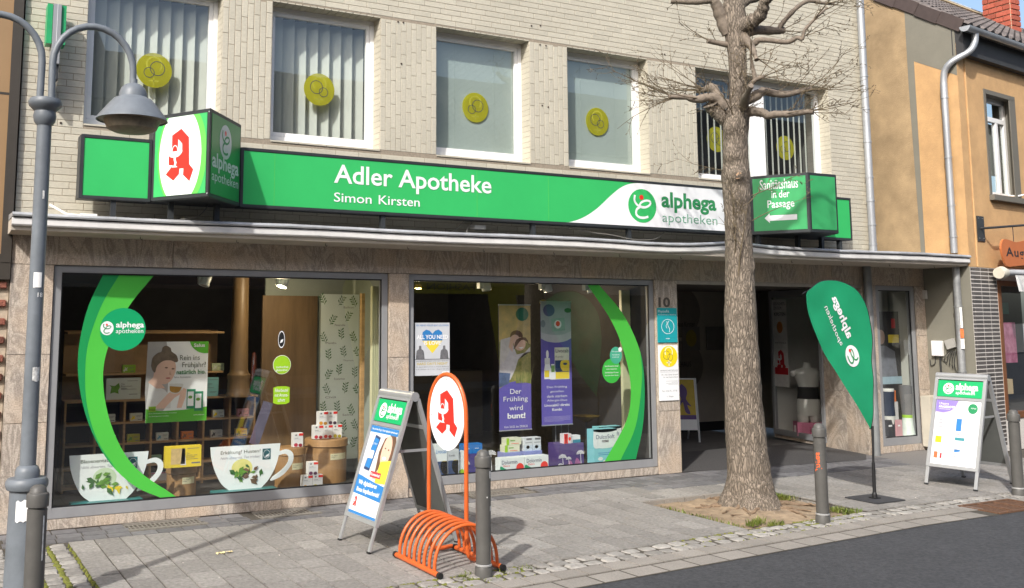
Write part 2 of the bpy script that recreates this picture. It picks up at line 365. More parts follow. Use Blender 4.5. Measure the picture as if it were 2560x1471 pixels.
# the tree pit: bare earth, stone edging and grass
pm = MB(); nx, ny = 46, 40; vs = []
for j in range(ny+1):
    for i in range(nx+1):
        x = PIT[0]+(PIT[1]-PIT[0])*i/nx; y = PIT[2]+(PIT[3]-PIT[2])*j/ny; dd = math.hypot(x+.745, (y+1.79))
        edge = min(x-PIT[0], PIT[1]-x, y-PIT[2], PIT[3]-y)
        z = -.034+.06*max(0, 1-dd/.62)**1.3+.016*noise.noise(Vector((x*7,y*7,0)))+.012*abs(noise.noise(Vector((x*17,y*13,5))))
        for rt in ((.3,.15),(2.2,.12),(3.6,.2),(4.5,.13),(5.4,.17),(1.2,.14)):   # surface roots
            ang = math.atan2(y+1.79, x+.745)-rt[0]-.5*math.sin(dd*5+rt[0]*7); ang = (ang+math.pi) % (2*math.pi)-math.pi
            z += .022*max(0, 1-abs(ang)*dd/.03)*max(0, 1-dd/.8)
        vs.append((x, y, z if edge > .005 else -.04))
pm.add(vs, [(j*(nx+1)+i, j*(nx+1)+i+1, (j+1)*(nx+1)+i+1, (j+1)*(nx+1)+i) for j in range(ny) for i in range(nx)])
struct(pm.build('tree_pit_soil', M_soil, smooth=60))
ed = [(PIT[0]+.26*i, PIT[0]+.26*i+.252) for i in range(6)]
for a, b in ed: put(ME_kerb, 'kerb_stone', a, min(b, PIT[1]), PIT[3]-.004, PIT[3]+.05, .003, .003, .08)
gr = MB()
def blade(x, y, h, lean, a, z0=-.02, wd=.004):
    gr.cur = random.random(); d = Vector((math.cos(a), math.sin(a), 0)); s_ = Vector((-d.y, d.x, 0))*wd; b0 = Vector((x, y, z0))
    m1 = b0+d*lean*.4+Vector((0,0,h*.6)); t1 = b0+d*lean+Vector((0,0,h))
    gr.add([b0-s_, b0+s_, m1+s_*.8, m1-s_*.8, t1], [(0,1,2,3),(3,2,4)])
def tuft(x, y, rad, n, h):
    for _ in range(n):
        a = random.uniform(0, 6.28); q = rad*math.sqrt(random.random())
        blade(x+q*math.cos(a), y+q*math.sin(a), h*random.uniform(.5,1.2), random.uniform(.01,.05), random.uniform(0,6.28), wd=random.uniform(.002,.005))
for i in range(16): tuft(PIT[1]-.08-random.uniform(0,.12), random.uniform(-1.75,-1.32), .05, 26, .05)
for i in range(12): tuft(PIT[1]-.16+random.uniform(-.1,.1), random.uniform(-2.5,-2.25), .05, 22, .045)
for i in range(14): tuft(PIT[0]+.03, -1.5-.075*i, .035, 10, .035)
for i in range(4): tuft(-1.42+.06*i, -2.44+.02*i, .04, 34, .06)
for i in range(3): tuft(-1.28+.06*i, -2.53, .035, 30, .05)
for i in range(14): t = random.uniform(0,6.28); tuft(-4.33+.17*math.cos(t), -2.86+.1*math.sin(t), .03, 12, .035)
for i in range(5): tuft(-4.12+.05*i, -2.86+.01*i, .03, 12, .04)
for i in range(6): tuft(-.83+random.uniform(-.15,.15), -2.62, .03, 8, .03)
go = gr.build('grass', M_grass, tint=True); struct(go, 'stuff'); go['label'] = 'short weeds and grass tufts in the tree pit and kerb'
# bark chips and dead leaves on the soil
dl = MB()
for i in range(420):
    x = random.uniform(PIT[0]+.05,PIT[1]-.05); y = random.uniform(PIT[2]+.05,PIT[3]-.05); rr = random.uniform(.006,.028); a = random.uniform(0,6.28); dl.cur = random.random()
    dl.flat(Fr((x,y,-.004+.03*max(0,1-math.hypot(x+.745,y+1.79)/.6)+random.uniform(0,.008)), (math.cos(a),math.sin(a),random.uniform(-.3,.3)), (-math.sin(a),math.cos(a),random.uniform(-.4,.4))), [[(rr,0),(.2*rr,.22*rr),(-rr,.05*rr),(-.2*rr,-.2*rr)]])
d_ = dl.build('dead_leaves', mat('dead_leaf', (.17,.11,.065), .9, .3, 20, rnd=.6, attr=True, col2=(.30,.21,.13)), tint=True); struct(d_, 'stuff'); d_['label'] = 'brown bark chips and dead leaves on the tree pit soil'
# a torn yellow wrapper on the slabs
q = MB(); n_ = 14; vs = []
for i in range(n_+1): vs += [(-5.80+.009*i+.004*random.random(), -1.42-.012*math.sin(i*.9), .004+.010*random.random()), (-5.80+.009*i, -1.455-.016*math.sin(i*1.3+1), .004+.012*random.random())]
q.add(vs, [(2*i,2*i+1,2*i+3,2*i+2) for i in range(n_)]); tag(q.build('torn_wrapper', mat('yellow_wrapper', (.72,.60,.30), .6, .2, 30)), 'torn pale yellow wrapper lying on the slabs before the left window', 'wrapper')
# litter: petals
lt = MB()
for i in range(70):
    x = random.uniform(-6.6, 3); y = random.uniform(-2.4,-.6); rr = random.uniform(.004,.011); a = random.uniform(0,3.1)
    lt.flat(Fr((x,y,.004+rr*.2), (math.cos(a),math.sin(a),random.uniform(-.2,.2)), (-math.sin(a),math.cos(a),random.uniform(-.2,.2))), [[(rr,0),(.3*rr,.5*rr),(-rr,.1*rr),(-.4*rr,-.5*rr)]])
l_ = lt.build('petal_litter', mat('pale_petal', (.75,.68,.6), .7)); struct(l_, 'stuff'); l_['label'] = 'tiny pale petals scattered over the pavement'
# ------------------------------------------------------------------ the pharmacy building
def stone_mat(name, base, vein, light, sc=2.4, rnd=.1):
    m = bpy.data.materials.new(name); m.use_nodes = True; nt = m.node_tree; N = nt.nodes; L = nt.links; b = N['Principled BSDF']
    geo = N.new('ShaderNodeNewGeometry'); oi = N.new('ShaderNodeObjectInfo')
    ad = N.new('ShaderNodeVectorMath'); ad.operation = 'ADD'; sc3 = N.new('ShaderNodeVectorMath'); sc3.operation = 'SCALE'; sc3.inputs['Scale'].default_value = 9.
    cb = N.new('ShaderNodeCombineXYZ'); L.new(oi.outputs['Random'], cb.inputs[0]); L.new(oi.outputs['Random'], cb.inputs[2]); L.new(cb.outputs[0], sc3.inputs[0])
    L.new(geo.outputs['Position'], ad.inputs[0]); L.new(sc3.outputs[0], ad.inputs[1])
    mp = N.new('ShaderNodeMapping'); mp.inputs['Scale'].default_value = (3.2, 1.2, 1.0); mp.inputs['Rotation'].default_value = (0, R(12), 0); L.new(ad.outputs[0], mp.inputs[0])
    n1 = N.new('ShaderNodeTexNoise'); n1.inputs['Scale'].default_value = sc; n1.inputs['Detail'].default_value = 3; n1.inputs['Distortion'].default_value = 1.6; L.new(mp.outputs[0], n1.inputs[0])
    mu = N.new('ShaderNodeMath'); mu.operation = 'MULTIPLY'; mu.inputs[1].default_value = 46.; L.new(n1.outputs[0], mu.inputs[0])
    sn = N.new('ShaderNodeMath'); sn.operation = 'SINE'; L.new(mu.outputs[0], sn.inputs[0])
    r1 = N.new('ShaderNodeMapRange'); r1.inputs[1].default_value = -1; r1.inputs[2].default_value = 1; L.new(sn.outputs[0], r1.inputs[0])
    gr_ = N.new('ShaderNodeTexNoise'); gr_.inputs['Scale'].default_value = 95; gr_.inputs['Detail'].default_value = 4; L.new(geo.outputs['Position'], gr_.inputs[0])
    big = N.new('ShaderNodeTexNoise'); big.inputs['Scale'].default_value = 2.2; big.inputs['Detail'].default_value = 3; L.new(ad.outputs[0], big.inputs[0])
    mx = N.new('ShaderNodeMix'); mx.data_type = 'RGBA'; mx.inputs[6].default_value = (*lin(vein), 1); mx.inputs[7].default_value = (*lin(base), 1); L.new(r1.outputs[0], mx.inputs[0])
    r2_ = N.new('ShaderNodeMapRange'); r2_.inputs[1].default_value = .42; r2_.inputs[2].default_value = .68; L.new(big.outputs[0], r2_.inputs[0])
    m2 = N.new('ShaderNodeMix'); m2.data_type = 'RGBA'; m2.inputs[7].default_value = (*lin(light), 1); L.new(mx.outputs[2], m2.inputs[6])
    mm = N.new('ShaderNodeMath'); mm.operation = 'MULTIPLY'; mm.inputs[1].default_value = .75; L.new(r2_.outputs[0], mm.inputs[0]); L.new(mm.outputs[0], m2.inputs[0])
    m3 = N.new('ShaderNodeMix'); m3.data_type = 'RGBA'; m3.blend_type = 'MULTIPLY'; r4 = N.new('ShaderNodeMapRange'); r4.inputs[1].default_value = .3; r4.inputs[2].default_value = .7; r4.inputs[3].default_value = .62; r4.inputs[4].default_value = 1.12
    L.new(gr_.outputs[0], r4.inputs[0]); m3.inputs[0].default_value = 1; L.new(m2.outputs[2], m3.inputs[6]); L.new(r4.outputs[0], m3.inputs[7])
    L.new(m3.outputs[2], b.inputs['Base Color']); b.inputs['Roughness'].default_value = .55; b.inputs['Specular IOR Level'].default_value = .3
    MATS[name] = m; return m
M_stone = stone_mat('granite_slab', (.56,.49,.415), (.36,.31,.265), (.60,.47,.35), 1.5)
M_tile_o = mat('facing_tile', (.52,.488,.395), .55, .10, 26, .25, 90, rnd=.06, stretch=(1,1,3), dirt=.18, spec=.35)
M_tile_a = mat('facing_tile_far', (.52,.488,.395), .55, .10, 26, .25, 90, rnd=.06, attr=True, stretch=(1,1,3), dirt=.18, spec=.35)
M_mort = mat('mortar', (.30,.255,.195), .95, .2, 40)
M_pvc = mat('white_window_plastic', (.84,.84,.83), .35, .04, 4, dirt=.08)
M_alu = mat('grey_aluminium', (.30,.305,.315), .42, .06, 6, metal=.15, dirt=.1)
M_fascia = mat('white_fascia_metal', (.70,.69,.67), .4, .08, 5, dirt=.3)
M_soff = mat('beige_soffit', (.47,.42,.35), .8, .1, 6, dirt=.2)
M_zinc = mat('zinc_sheet', (.42,.43,.44), .5, .25, 5, .1, 9, metal=.25, dirt=.5)
M_pipe = mat('zinc_pipe', (.44,.46,.48), .45, .16, 4, metal=.5, dirt=.25, stretch=(1,1,.2))
M_int = mat('dark_interior', (.055,.05,.048), .9, .2, 3)
M_wall = mat('inner_plaster', (.20,.19,.18), .9, .1, 3)
G_shop = glass('shop_glass', (.95,.97,.96), 1.5, 1.25); G_up = glass('upper_glass', (.86,.90,.89), 1.5, 1.4)
PB = thing('pharmacy_building', 'two storey building clad in cream facing tiles with stone shop front', 'building', (-7.2, 0, 0))
Z0, Z1, ZL, ZT = 2.52, 3.43, 4.815, 6.55               # canopy top, sill, lintel, top of the wall
WIN = [(-6.675,-5.46), (-4.97,-3.815), (-3.17,-2.0), (-1.49,-.33), (.42,2.74)]
XL, XR = -7.19, 3.41
# wall core with window openings (recessed joint plane at y=.012)
wc = MB(); y0, y1 = .003, .24
wc.box(XL, XR, y0, y1, 2.2, Z1); wc.box(XL, XR, y0, y1, ZL, ZT)
ed = [XL]+[e for a in WIN for e in a]+[XR]
for i in range(0, len(ed), 2): wc.box(ed[i], ed[i+1], y0, y1, Z1, ZL)
wc.box(XR-.2, XR, .16, 6, 2.4, ZT); wc.box(XL, XL+.2, .16, 6, 0, ZT); wc.box(XL, XR, 5.8, 6, 2.4, ZT); wc.box(XL, XR, .0, 6, ZT, ZT+.1)
wc.build('wall', M_mort, PB)
# tiles
TL, TH, TD, GP = .243, .0555, .003, .0045
def tile_box(w_, h_):
    s = MB(); s.cur = 0; c = .0025
    s.add([(0,0,0),(w_,0,0),(w_,0,h_),(0,0,h_),(c,-TD,c),(w_-c,-TD,c),(w_-c,-TD,h_-c),(c,-TD,h_-c)], [(4,5,6,7),(0,1,5,4),(1,2,6,5),(2,3,7,6),(3,0,4,7)]); return s
ME_t = tile_box(TL, TH).mesh('facing_tile', M_tile_o); ME_tv = tile_box(TH, TL).mesh('facing_tile', M_tile_o)
tiles = []                                             # (x,z,w,h)
def hrow(x0, x1, z, off):
    x = x0-off
    while x < x1-.01:
        a, b = max(x, x0), min(x+TL, x1)
        if b-a > .015: tiles.append((a, z, b-a, TH))
        x += TL+GP
P_ = TH+GP; nr = 0; z = Z0-.03
while z < ZT-.03:
    off = (0, .5, .25, .75)[nr % 4]*(TL+GP)+((nr*37) % 5)*.004
    if z+TH < Z1+.002 or z > ZL-.012: hrow(XL, XR, z, off)
    else:
        hrow(XL, WIN[0][0], z, off); hrow(WIN[4][1], XR, z, off)
    z += P_; nr += 1
for i in range(4):                                     # upright tiles between the windows
    a, b = WIN[i][1], WIN[i+1][0]; n = int(round((b-a)/P_)); pw = (b-a)/n
    for c in range(n):
        o_ = (c*.105+i*.05) % (TL+GP); zz = Z1+.004-o_
        while zz < ZL-.02:
            q0, q1 = max(zz, Z1+.004), min(zz+TL, ZL-.018)
            if q1-q0 > .015: tiles.append((a+c*pw+GP/2, q0, pw-GP, q1-q0))
            zz += TL+GP
def seen(x, z): return z < 4.47+(x+7.2)*.155 and not (x > -6.73 and x < 2.69 and 2.76 < z < 3.2)
vis = sorted([t for t in tiles if seen(t[0], t[1]) and abs(max(t[2],t[3])-TL) < .002 and abs(min(t[2],t[3])-TH) < .004], key=lambda t: (t[0]-CAM.x)**2+CAM.y**2+(t[1]-CAM.z)**2)
near = set(vis[:300]); st = MB()
for t in tiles:
    if t in near: piece(ME_t if t[2] > t[3] else ME_tv, 'facing_tile', PB, (t[0], y0, t[1]))
    else:
        q = tile_box(t[2], t[3]); st.cur = random.random(); st.add([v+Vector((t[0], y0, t[1])) for v in q.v], q.f)
for a, b in WIN:                                       # tiles lining the reveals and the lintel soffits
    n = int((ZL-Z1)/P_)
    for j in range(n):
        zz = Z1+.006+j*P_; st.cur = random.random(); st.box(b-.002, b+.012, .004, .172, zz, zz+TH); st.box(a-.012, a+.002, .004, .172, zz, zz+TH)
    n = int((b-a)/.075)
    for j in range(n): st.cur = random.random(); xx = a+(b-a)*j/n; st.box(xx+.003, xx+(b-a)/n-.004, .004, .172, ZL-.012, ZL+.004)
    n = int((b-a)/.24)
    for j in range(n): st.cur = random.random(); xx = a+(b-a)*j/n; st.box(xx+.003, xx+(b-a)/n-.004, -.006, .176, Z1-.012, Z1+.004)
so_ = st.build('facing_tiles', M_tile_a, PB, tint=True); struct(so_, 'stuff')
hl = MB()
for x, z in ((-3.62,4.79),(-3.56,4.79),(-3.58,4.35),(-1.86,4.78),(-1.78,4.78),(-1.84,4.09),(-1.76,4.08),(-1.97,4.98),(-1.85,5.0),(2.42,2.66),(-.1,4.9),(-.06,4.9),(-7.0,3.5),(-6.86,3.42)):
    hl.lathe([(.011,0),(.008,.006)], (x, -.002, z), 8, ax=(0,-1,0))
hl.lathe([(.03,0),(.024,.006)], (2.42,-.002,2.63), 12, ax=(0,-1,0)); hl.build('anchor_hole', mat('rust_stain', (.06,.04,.03), .9), PB)
# windows
M_slatv = mat('vertical_blind', (.80,.80,.74), .8, .05, 3, trans=.3); M_slath = mat('slat_blind', (.50,.56,.52), .7, .04, 3)
M_yel = mat('yellow_vinyl', (.74,.66,.03), .45, .08, 3, trans=.5); M_ring = mat('sticker_print', (.12,.12,.10), .6); M_wht = mat('white_print', (.86,.86,.84), .5, .03, 4)
M_room = mat('office_room', (.14,.13,.12), .9, .2, 2)  # rooms painted dark so the windows look unlit behind the glass
rm = MB()
for a, b in WIN: rm.box(a-.1, b+.1, 1.45, 1.5, Z1-.3, ZL+.2); rm.box(a-.1, b+.1, .3, 1.5, Z1-.32, Z1-.3); rm.box(a-.1, b+.1, .3, 1.5, ZL+.2, ZL+.22); rm.box(a-.12, a-.1, .17, 1.5, Z1-.3, ZL+.2); rm.box(b+.1, b+.12, .17, 1.5, Z1-.3, ZL+.2)
rm.build('office_room', M_room, PB)
def frame_bars(mb, x0, x1, z0, z1, t, yf, yb, tb=None, tt=None):
    tb = tb or t; tt = tt or t
    mb.box(x0, x0+t, yf, yb, z0, z1); mb.box(x1-t, x1, yf, yb, z0, z1); mb.box(x0+t, x1-t, yf, yb, z0, z0+tb); mb.box(x0+t, x1-t, yf, yb, z1-tt, z1)
def sticker(x, z, par, s=1., y=.2):
    F = face(y, x, z); q = MB(); q.disc(F, 0, 0, .165); o = q.build('sticker', M_yel, par)
    q = MB(); q.disc(F, -.03*s, .02, .07, .07, .002, 28, .90); q.disc(F, .045*s, -.025, .05, .05, .002, 28, .87); q.build('sticker_print', M_ring, par)
    q = MB(); q.ribbon(F, [(.07*math.cos(t), .055+.07*math.sin(t)) for t in [math.pi*(-.25+1.5*i/14) for i in range(15)]], .014, .001)
    q.ribbon(F, [(0,-.07),(0,-.14)], .010, .001); q.ribbon(F, [(-.045,-.1),(.045,-.1)], .014, .001); q.build('sticker_sign', mat('pale_yellow_print', (.70,.63,.05), .5), par)
for i, (a, b) in enumerate(WIN):
    w_ = MB(); yf = .165
    if i < 4:
        frame_bars(w_, a, b, Z1+.004, ZL-.014, .045, yf, yf+.06, .075, .045); frame_bars(w_, a+.047, b-.047, Z1+.081, ZL-.061, .038, yf+.01, yf+.05)
        for xx in (a+.12, b-.15): w_.box(xx, xx+.035, yf-.006, yf, Z1+.028, Z1+.036)
        panes = [(a+.085, b-.085)]
    else:
        mid = 1.6; frame_bars(w_, a, b, Z1+.004, ZL-.014, .07, yf, yf+.06, .09, .06); w_.box(mid-.12, mid+.12, yf-.01, yf+.06, Z1+.09, ZL-.07)
        panes = [(a+.07, mid-.12), (mid+.12, b-.07)]
    wo = w_.build('window', M_pvc, PB, bevel=.003)
    for (c, d) in panes:
        q = MB(); q.flat(face(yf+.03), [[(c,Z1+.08),(d,Z1+.08),(d,ZL-.05),(c,ZL-.05)]]); q.build('pane', G_up, wo)
        if i in (0, 1):
            n = int((d-c)/.115)
            for j in range(n):
                xx = c+.06+(d-c-.1)*j/(n-1); q = MB(); an = R(-40)
                F = Fr((xx, yf+.16, Z1+.07), (math.cos(an), math.sin(an), 0), (0,0,1)); q.fbox(F, -.072, .072, 0, ZL-Z1-.14, -.0008, .0008); q.build('blind_slat', M_slatv, wo)
        elif i in (2, 3):
            q = MB(); n = 92
            for j in range(n): zz = Z1+.09+(ZL-Z1-.16)*j/n; q.box(c+.005, d-.005, yf+.05, yf+.056, zz, zz+.0115)
            for xx in (c+.25*(d-c), c+.75*(d-c)): q.box(xx-.002, xx+.002, yf+.045, yf+.047, Z1+.09, ZL-.07)
            s_ = q.build('blind', M_slath, wo); struct(s_, 'stuff')
        else:
            for j in range(9):
                xx = c+.06+(d-c-.12)*j/8; q = MB(); q.box(xx-.004, xx+.004, yf+.12, yf+.138, Z1+.07, ZL-.08); q.build('blind_slat', M_slatv, wo)
    if i < 4: sticker((-6.04,-4.40,-2.58,-.93)[i], 4.03, wo, (-1,1,-1,1)[i])
    else: sticker(1.08, 4.02, wo, 1, .36); sticker(2.30, 4.01, wo, -1, .36)
# downpipe of the pharmacy
pp = MB(); pp.tube([(3.37,-.075,2.56),(3.37,-.075,6.6)], .048, 14)
for zz in (2.72,2.98,3.3,3.62,4.1,4.55,5.0): pp.tube([(3.37,-.075,zz),(3.37,-.075,zz+.022)], .054, 14)
pp.tube([(3.37,-.075,2.55),(3.37,-.075,2.70)], .051, 14); pp.build('downpipe', M_pipe, PB, smooth=40)
pp = MB(); pp.tube([(3.215,-.085,0),(3.215,-.085,2.45)], .052, 14); pp.tube([(3.215,-.085,.9),(3.215,-.085,.93)], .058, 14); pp.build('downpipe', mat('dark_zinc_pipe', (.27,.28,.28), .5, .2, 5, metal=.4, dirt=.3), PB, smooth=40)
# ------------------------------------------------------------------ canopy
def ce(x): return -(.38+.32*(x+7.24)/11.68)
def cw(x): return .010*math.exp(-((x+.75)/.5)**2)*(-1)+.030*math.exp(-((x-.35)/.4)**2)+.004*math.sin(x*2.3)
CX = [-7.24]+[-7.2+.15*i for i in range(78)]+[4.43]
def sweep(prof):
    s = MB(); n = len(prof); vs = []
    for x in CX:
        e = ce(x)
        for (dy, zz, free) in prof: vs.append((x, (e+dy) if free != 0 else dy, zz+cw(x)*(1 if free == 1 else 0)+(.0 if free != 1 else .004*noise.noise(Vector((x*6,zz*9,0))))))
    m = len(CX); s.add(vs, [(i*n+j, (i+1)*n+j, (i+1)*n+j+1, i*n+j+1) for i in range(m-1) for j in range(n-1)]+[tuple(range(n)), tuple((m-1)*n+j for j in range(n-1, -1, -1))]); return s
cn = sweep([(.012,2.545,0),(-.03,2.553,1),(-.035,2.566,1),(-.022,2.586,1),(.05,2.582,1),(.012,2.60,0)]).build('canopy', M_zinc, PB, smooth=35)
c_ = sweep([(.03,2.548,2),(.0,2.545,1),(-.012,2.540,1),(-.013,2.492,1),(-.006,2.482,1),(.004,2.479,1),(.03,2.475,2)]).build('fascia', M_fascia, cn, smooth=25)
c_ = sweep([(.022,2.54,2),(.018,2.476,1),(.024,2.447,2),(.10,2.437,2),(.012,2.432,0),(.012,2.54,0)]).build('soffit', M_soff, cn, smooth=30)
hk = MB()
for i in range(14):
    x = -7.05+.84*i; y = ce(x)+.1; z = 2.435
    hk.tube([(x,y,z),(x,y,z-.018),(x+.012,y,z-.027),(x+.016,y,z-.016)], .0028, 5)
hk.build('hook', M_dark, cn)
# a white cable end and a small box lying on the canopy, left
q = MB(); q.tube(catmull([(-6.93,-.12,2.69),(-6.86,-.2,2.64),(-6.80,-.25,2.605),(-6.66,-.25,2.60)], 5), .010, 8); q.box(-6.70,-6.57,-.29,-.22,2.59,2.615)
q.build('loose_cable', mat('white_cable', (.8,.78,.72), .5), PB)
# ------------------------------------------------------------------ stone cladding of the ground floor
def slab(x0, x1, z0, z1, yf=-.022, yb=.0, name='stone_slab', m=None):
    s = MB(); g = .0018; s.box(x0+g, x1-g, yf, yb, z0+g, z1-g); return s.build(name, m or M_stone, PB, bevel=.0015)
XLI = [-7.2,-5.86,-4.80,-3.63,-2.30,-1.36,-.33]
for a, b in zip(XLI, XLI[1:]): slab(a, b, 2.19, 2.435)
for a, b in ((-.33,1.72),(1.72,2.62),(2.62,3.22)): slab(a, b, 2.19, 2.435)
for z0_, z1_ in ((0,.88),(.88,1.44),(1.44,2.19)): slab(-7.2, -6.86, z0_, z1_)
for z0_, z1_ in ((0,.62),(.62,1.36),(1.36,2.19)): slab(-3.715, -3.495, z0_, z1_, -.03)
for z0_, z1_ in ((0,.70),(.70,2.19)): slab(-.325, 0, z0_, z1_, -.03)
for a, b in ((-6.86,-5.85),(-5.85,-4.79),(-4.79,-3.715)): slab(a, b, 0, .085, -.012)
for a, b in ((-3.495,-2.42),(-2.42,-1.42),(-1.42,-.325)): slab(a, b, 0, .085, -.012)
bk = MB()                                              # masonry behind the cladding
for a in ((-7.2,-6.865,.0,.3,0,2.2),(-3.71,-3.5,.0,.14,0,2.2),(-.32,-.003,.0,.3,0,2.2),(-7.2,3.2,.001,.3,2.2,2.42),(-6.86,-.33,.002,.3,-.1,.082)): bk.box(*a)
bk.build('masonry', M_mort, PB)
# shop windows
def shop_window(x0, x1, z0, z1, name='shop_window', t=.062, tb=.085, y=0., par=PB):
    s = MB(); frame_bars(s, x0, x1, z0, z1, t, y+.0, y+.07, tb, .058); o = s.build(name, M_alu, par, bevel=.003)
    s = MB(); s.flat(face(y+.03), [[(x0+t-.004,z0+tb-.004),(x1-t+.004,z0+tb-.004),(x1-t+.004,z1-.054),(x0+t-.004,z1-.054)]]); s.build('pane', G_shop, o)
    s = MB(); k = .012
    for a in ((x0+t,x0+t+k,z0+tb,z1-.058),(x1-t-k,x1-t,z0+tb,z1-.058),(x0+t+k,x1-t-k,z0+tb,z0+tb+k),(x0+t+k,x1-t-k,z1-.058-k,z1-.058)): s.box(a[0],a[1],y+.012,y+.025,a[2],a[3])
    s.build('gasket', M_black, o); return o
SW1 = shop_window(-6.855, -3.718, .088, 2.187); SW2 = shop_window(-3.492, -.328, .088, 2.187)
# the display bays and the shop behind
bay = MB()
bay.box(-6.86,-.33,.08,5,.075,.10); bay.build('display_floor', mat('display_floor', (.05,.045,.04), .5, .3, 8), PB)
b2 = MB(); b2.box(-6.9,-6.86,.08,5,.0,2.3); b2.box(-6.9,-.3,4.9,5,0,2.4); b2.box(-.335,-.30,.08,5,.0,2.2)
b2.box(-6.9,-.3,.3,5,2.2,2.26); b2.build('shop_interior', M_int, PB)
b3 = MB(); b3.box(-4.62,-3.5,1.10,1.13,.1,2.2); b3.box(-3.60,-3.55,.14,1.08,.1,2.2); b3.build('bay_wall', mat('bay_wall', (.30,.33,.29), .85, .08, 3), PB)
b3 = MB(); b3.box(-6.86,-4.6,.1,1.1,2.185,2.2); b3.box(-4.6,-3.6,.1,1.08,2.185,2.2); b3.build('bay_ceiling', mat('bay_ceiling', (.22,.27,.26), .85, .06, 3), PB)
b3 = MB(); b3.box(-4.66,-4.05,1.06,1.095,.1,1.98); b3.build('wood_wall', mat('dark_wood_wall', (.17,.105,.05), .6, .3, 3, stretch=(3,3,.4)), PB)
# ------------------------------------------------------------------ the passage
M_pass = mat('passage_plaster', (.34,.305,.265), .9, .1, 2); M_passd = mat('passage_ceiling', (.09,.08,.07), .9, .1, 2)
ps = MB(); ps.box(-.3, 5.2, 3.0, 3.1, 0, 2.3); ps.box(-.30,-.003,.3,3.0,0,2.3); ps.build('passage_wall', M_pass, PB)
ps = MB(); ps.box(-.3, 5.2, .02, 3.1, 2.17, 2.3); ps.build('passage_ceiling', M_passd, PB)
ps = MB(); ps.box(-.01, 3.3, -.004, 3.0, -.02, .003); ps.build('passage_floor', mat('passage_floor', (.12,.115,.11), .7, .2, 6), PB)
sk = MB(); sk.box(0, 3.6, 2.985, 3.0, 0, .14); sk.build('skirting', M_black, PB)
bar = MB(); bar.box(0, 3.2, -.012, .05, 2.15, 2.19); bar.build('lintel_trim', mat('lintel_trim', (.4,.36,.31), .6), PB)
A0, A1 = Vector((3.20,-.02,0)), Vector((3.62,2.02,0)); du = (A1-A0).normalized()
PF = Fr(A0, -du, (0,0,1))                              # right hand passage wall, facing the passage (u runs towards the street)
PF = Fr(A1, (A0-A1).normalized(), (0,0,1)); LW = (A1-A0).length
if PF.n.x > 0: PF = Fr(A0, (A1-A0).normalized(), (0,0,1))
REV = PF.o == A0
def pu(d): return d if REV else LW-d                    # distance from the street corner -> frame coordinate
def pbox(mb, d0, d1, z0_, z1_, h0, h1):
    a, b = sorted((pu(d0), pu(d1))); mb.fbox(PF, a, b, z0_, z1_, h0, h1); return mb
pbox(MB(), 0, .40, 0, .78, 0, .03).build('stone_slab', M_stone, PB, bevel=.0015); pbox(MB(), .403, .82, 0, .78, 0, .03).build('stone_slab', M_stone, PB, bevel=.0015)
pbox(MB(), 0, .82, .783, 1.5, 0, .03).build('stone_slab', M_stone, PB, bevel=.0015); pbox(MB(), 0, .82, 1.503, 2.17, 0, .03).build('stone_slab', M_stone, PB, bevel=.0015)
slab(3.21, 3.44, 0, .78, -.022); slab(3.21, 3.44, .78, 2.19, -.022)
f = MB()
for a in ((.825,.88,.05,2.16),(1.93,1.985,.05,2.16)): pbox(f, *a, 0, .05)
pbox(f, .88, 1.93, .05, .13, 0, .05); pbox(f, .88, 1.93, 2.06, 2.16, 0, .05)
sd_ = f.build('side_shop_window', M_alu, PB, bevel=.003)
a_, b_ = sorted((pu(.875), pu(1.935))); MB().flat(PF, [[(a_,.125),(b_,.125),(b_,2.065),(a_,2.065)]], .02).build('pane', G_shop, sd_)
pbox(MB(), .825, 1.985, .0, .05, 0, .03).build('stone_slab', M_stone, PB)
f = MB(); pbox(f, .8, 2.3, 0, 2.2, -1.3, -1.28); pbox(f, .82, .84, 0, 2.2, -1.28, -.02); pbox(f, 1.98, 2.0, 0, 2.2, -1.28, -.02); pbox(f, .8, 2.0, .06, .08, -1.28, -.02); f.build('side_bay', mat('side_bay_paint', (.75,.73,.70), .85, .05, 2), PB)
# ribbed mat
mt = MB(); mt.flat(Fr((0,0,.004), (1,0,0), (0,1,0)), [[(.02,-.02),(2.75,-.30),(3.15,.02),(3.35,1.2),(.4,1.3),(.02,.9)]])
def ribbed(name):
    m = mat(name, (.105,.10,.098), .9, .3, 60); nt = m.node_tree; wv = nt.nodes.new('ShaderNodeTexWave'); wv.inputs['Scale'].default_value = 14; wv.bands_direction = 'Y'
    g_ = nt.nodes.new('ShaderNodeNewGeometry'); nt.links.new(g_.outputs['Position'], wv.inputs[0]); bp = nt.nodes.new('ShaderNodeBump'); bp.inputs['Strength'].default_value = 1; bp.inputs['Distance'].default_value = .02
    nt.links.new(wv.outputs[1], bp.inputs['Height']); nt.links.new(bp.outputs[0], nt.nodes['Principled BSDF'].inputs['Normal']); return m
mt.build('entrance_mat', ribbed('ribbed_mat'), PB)
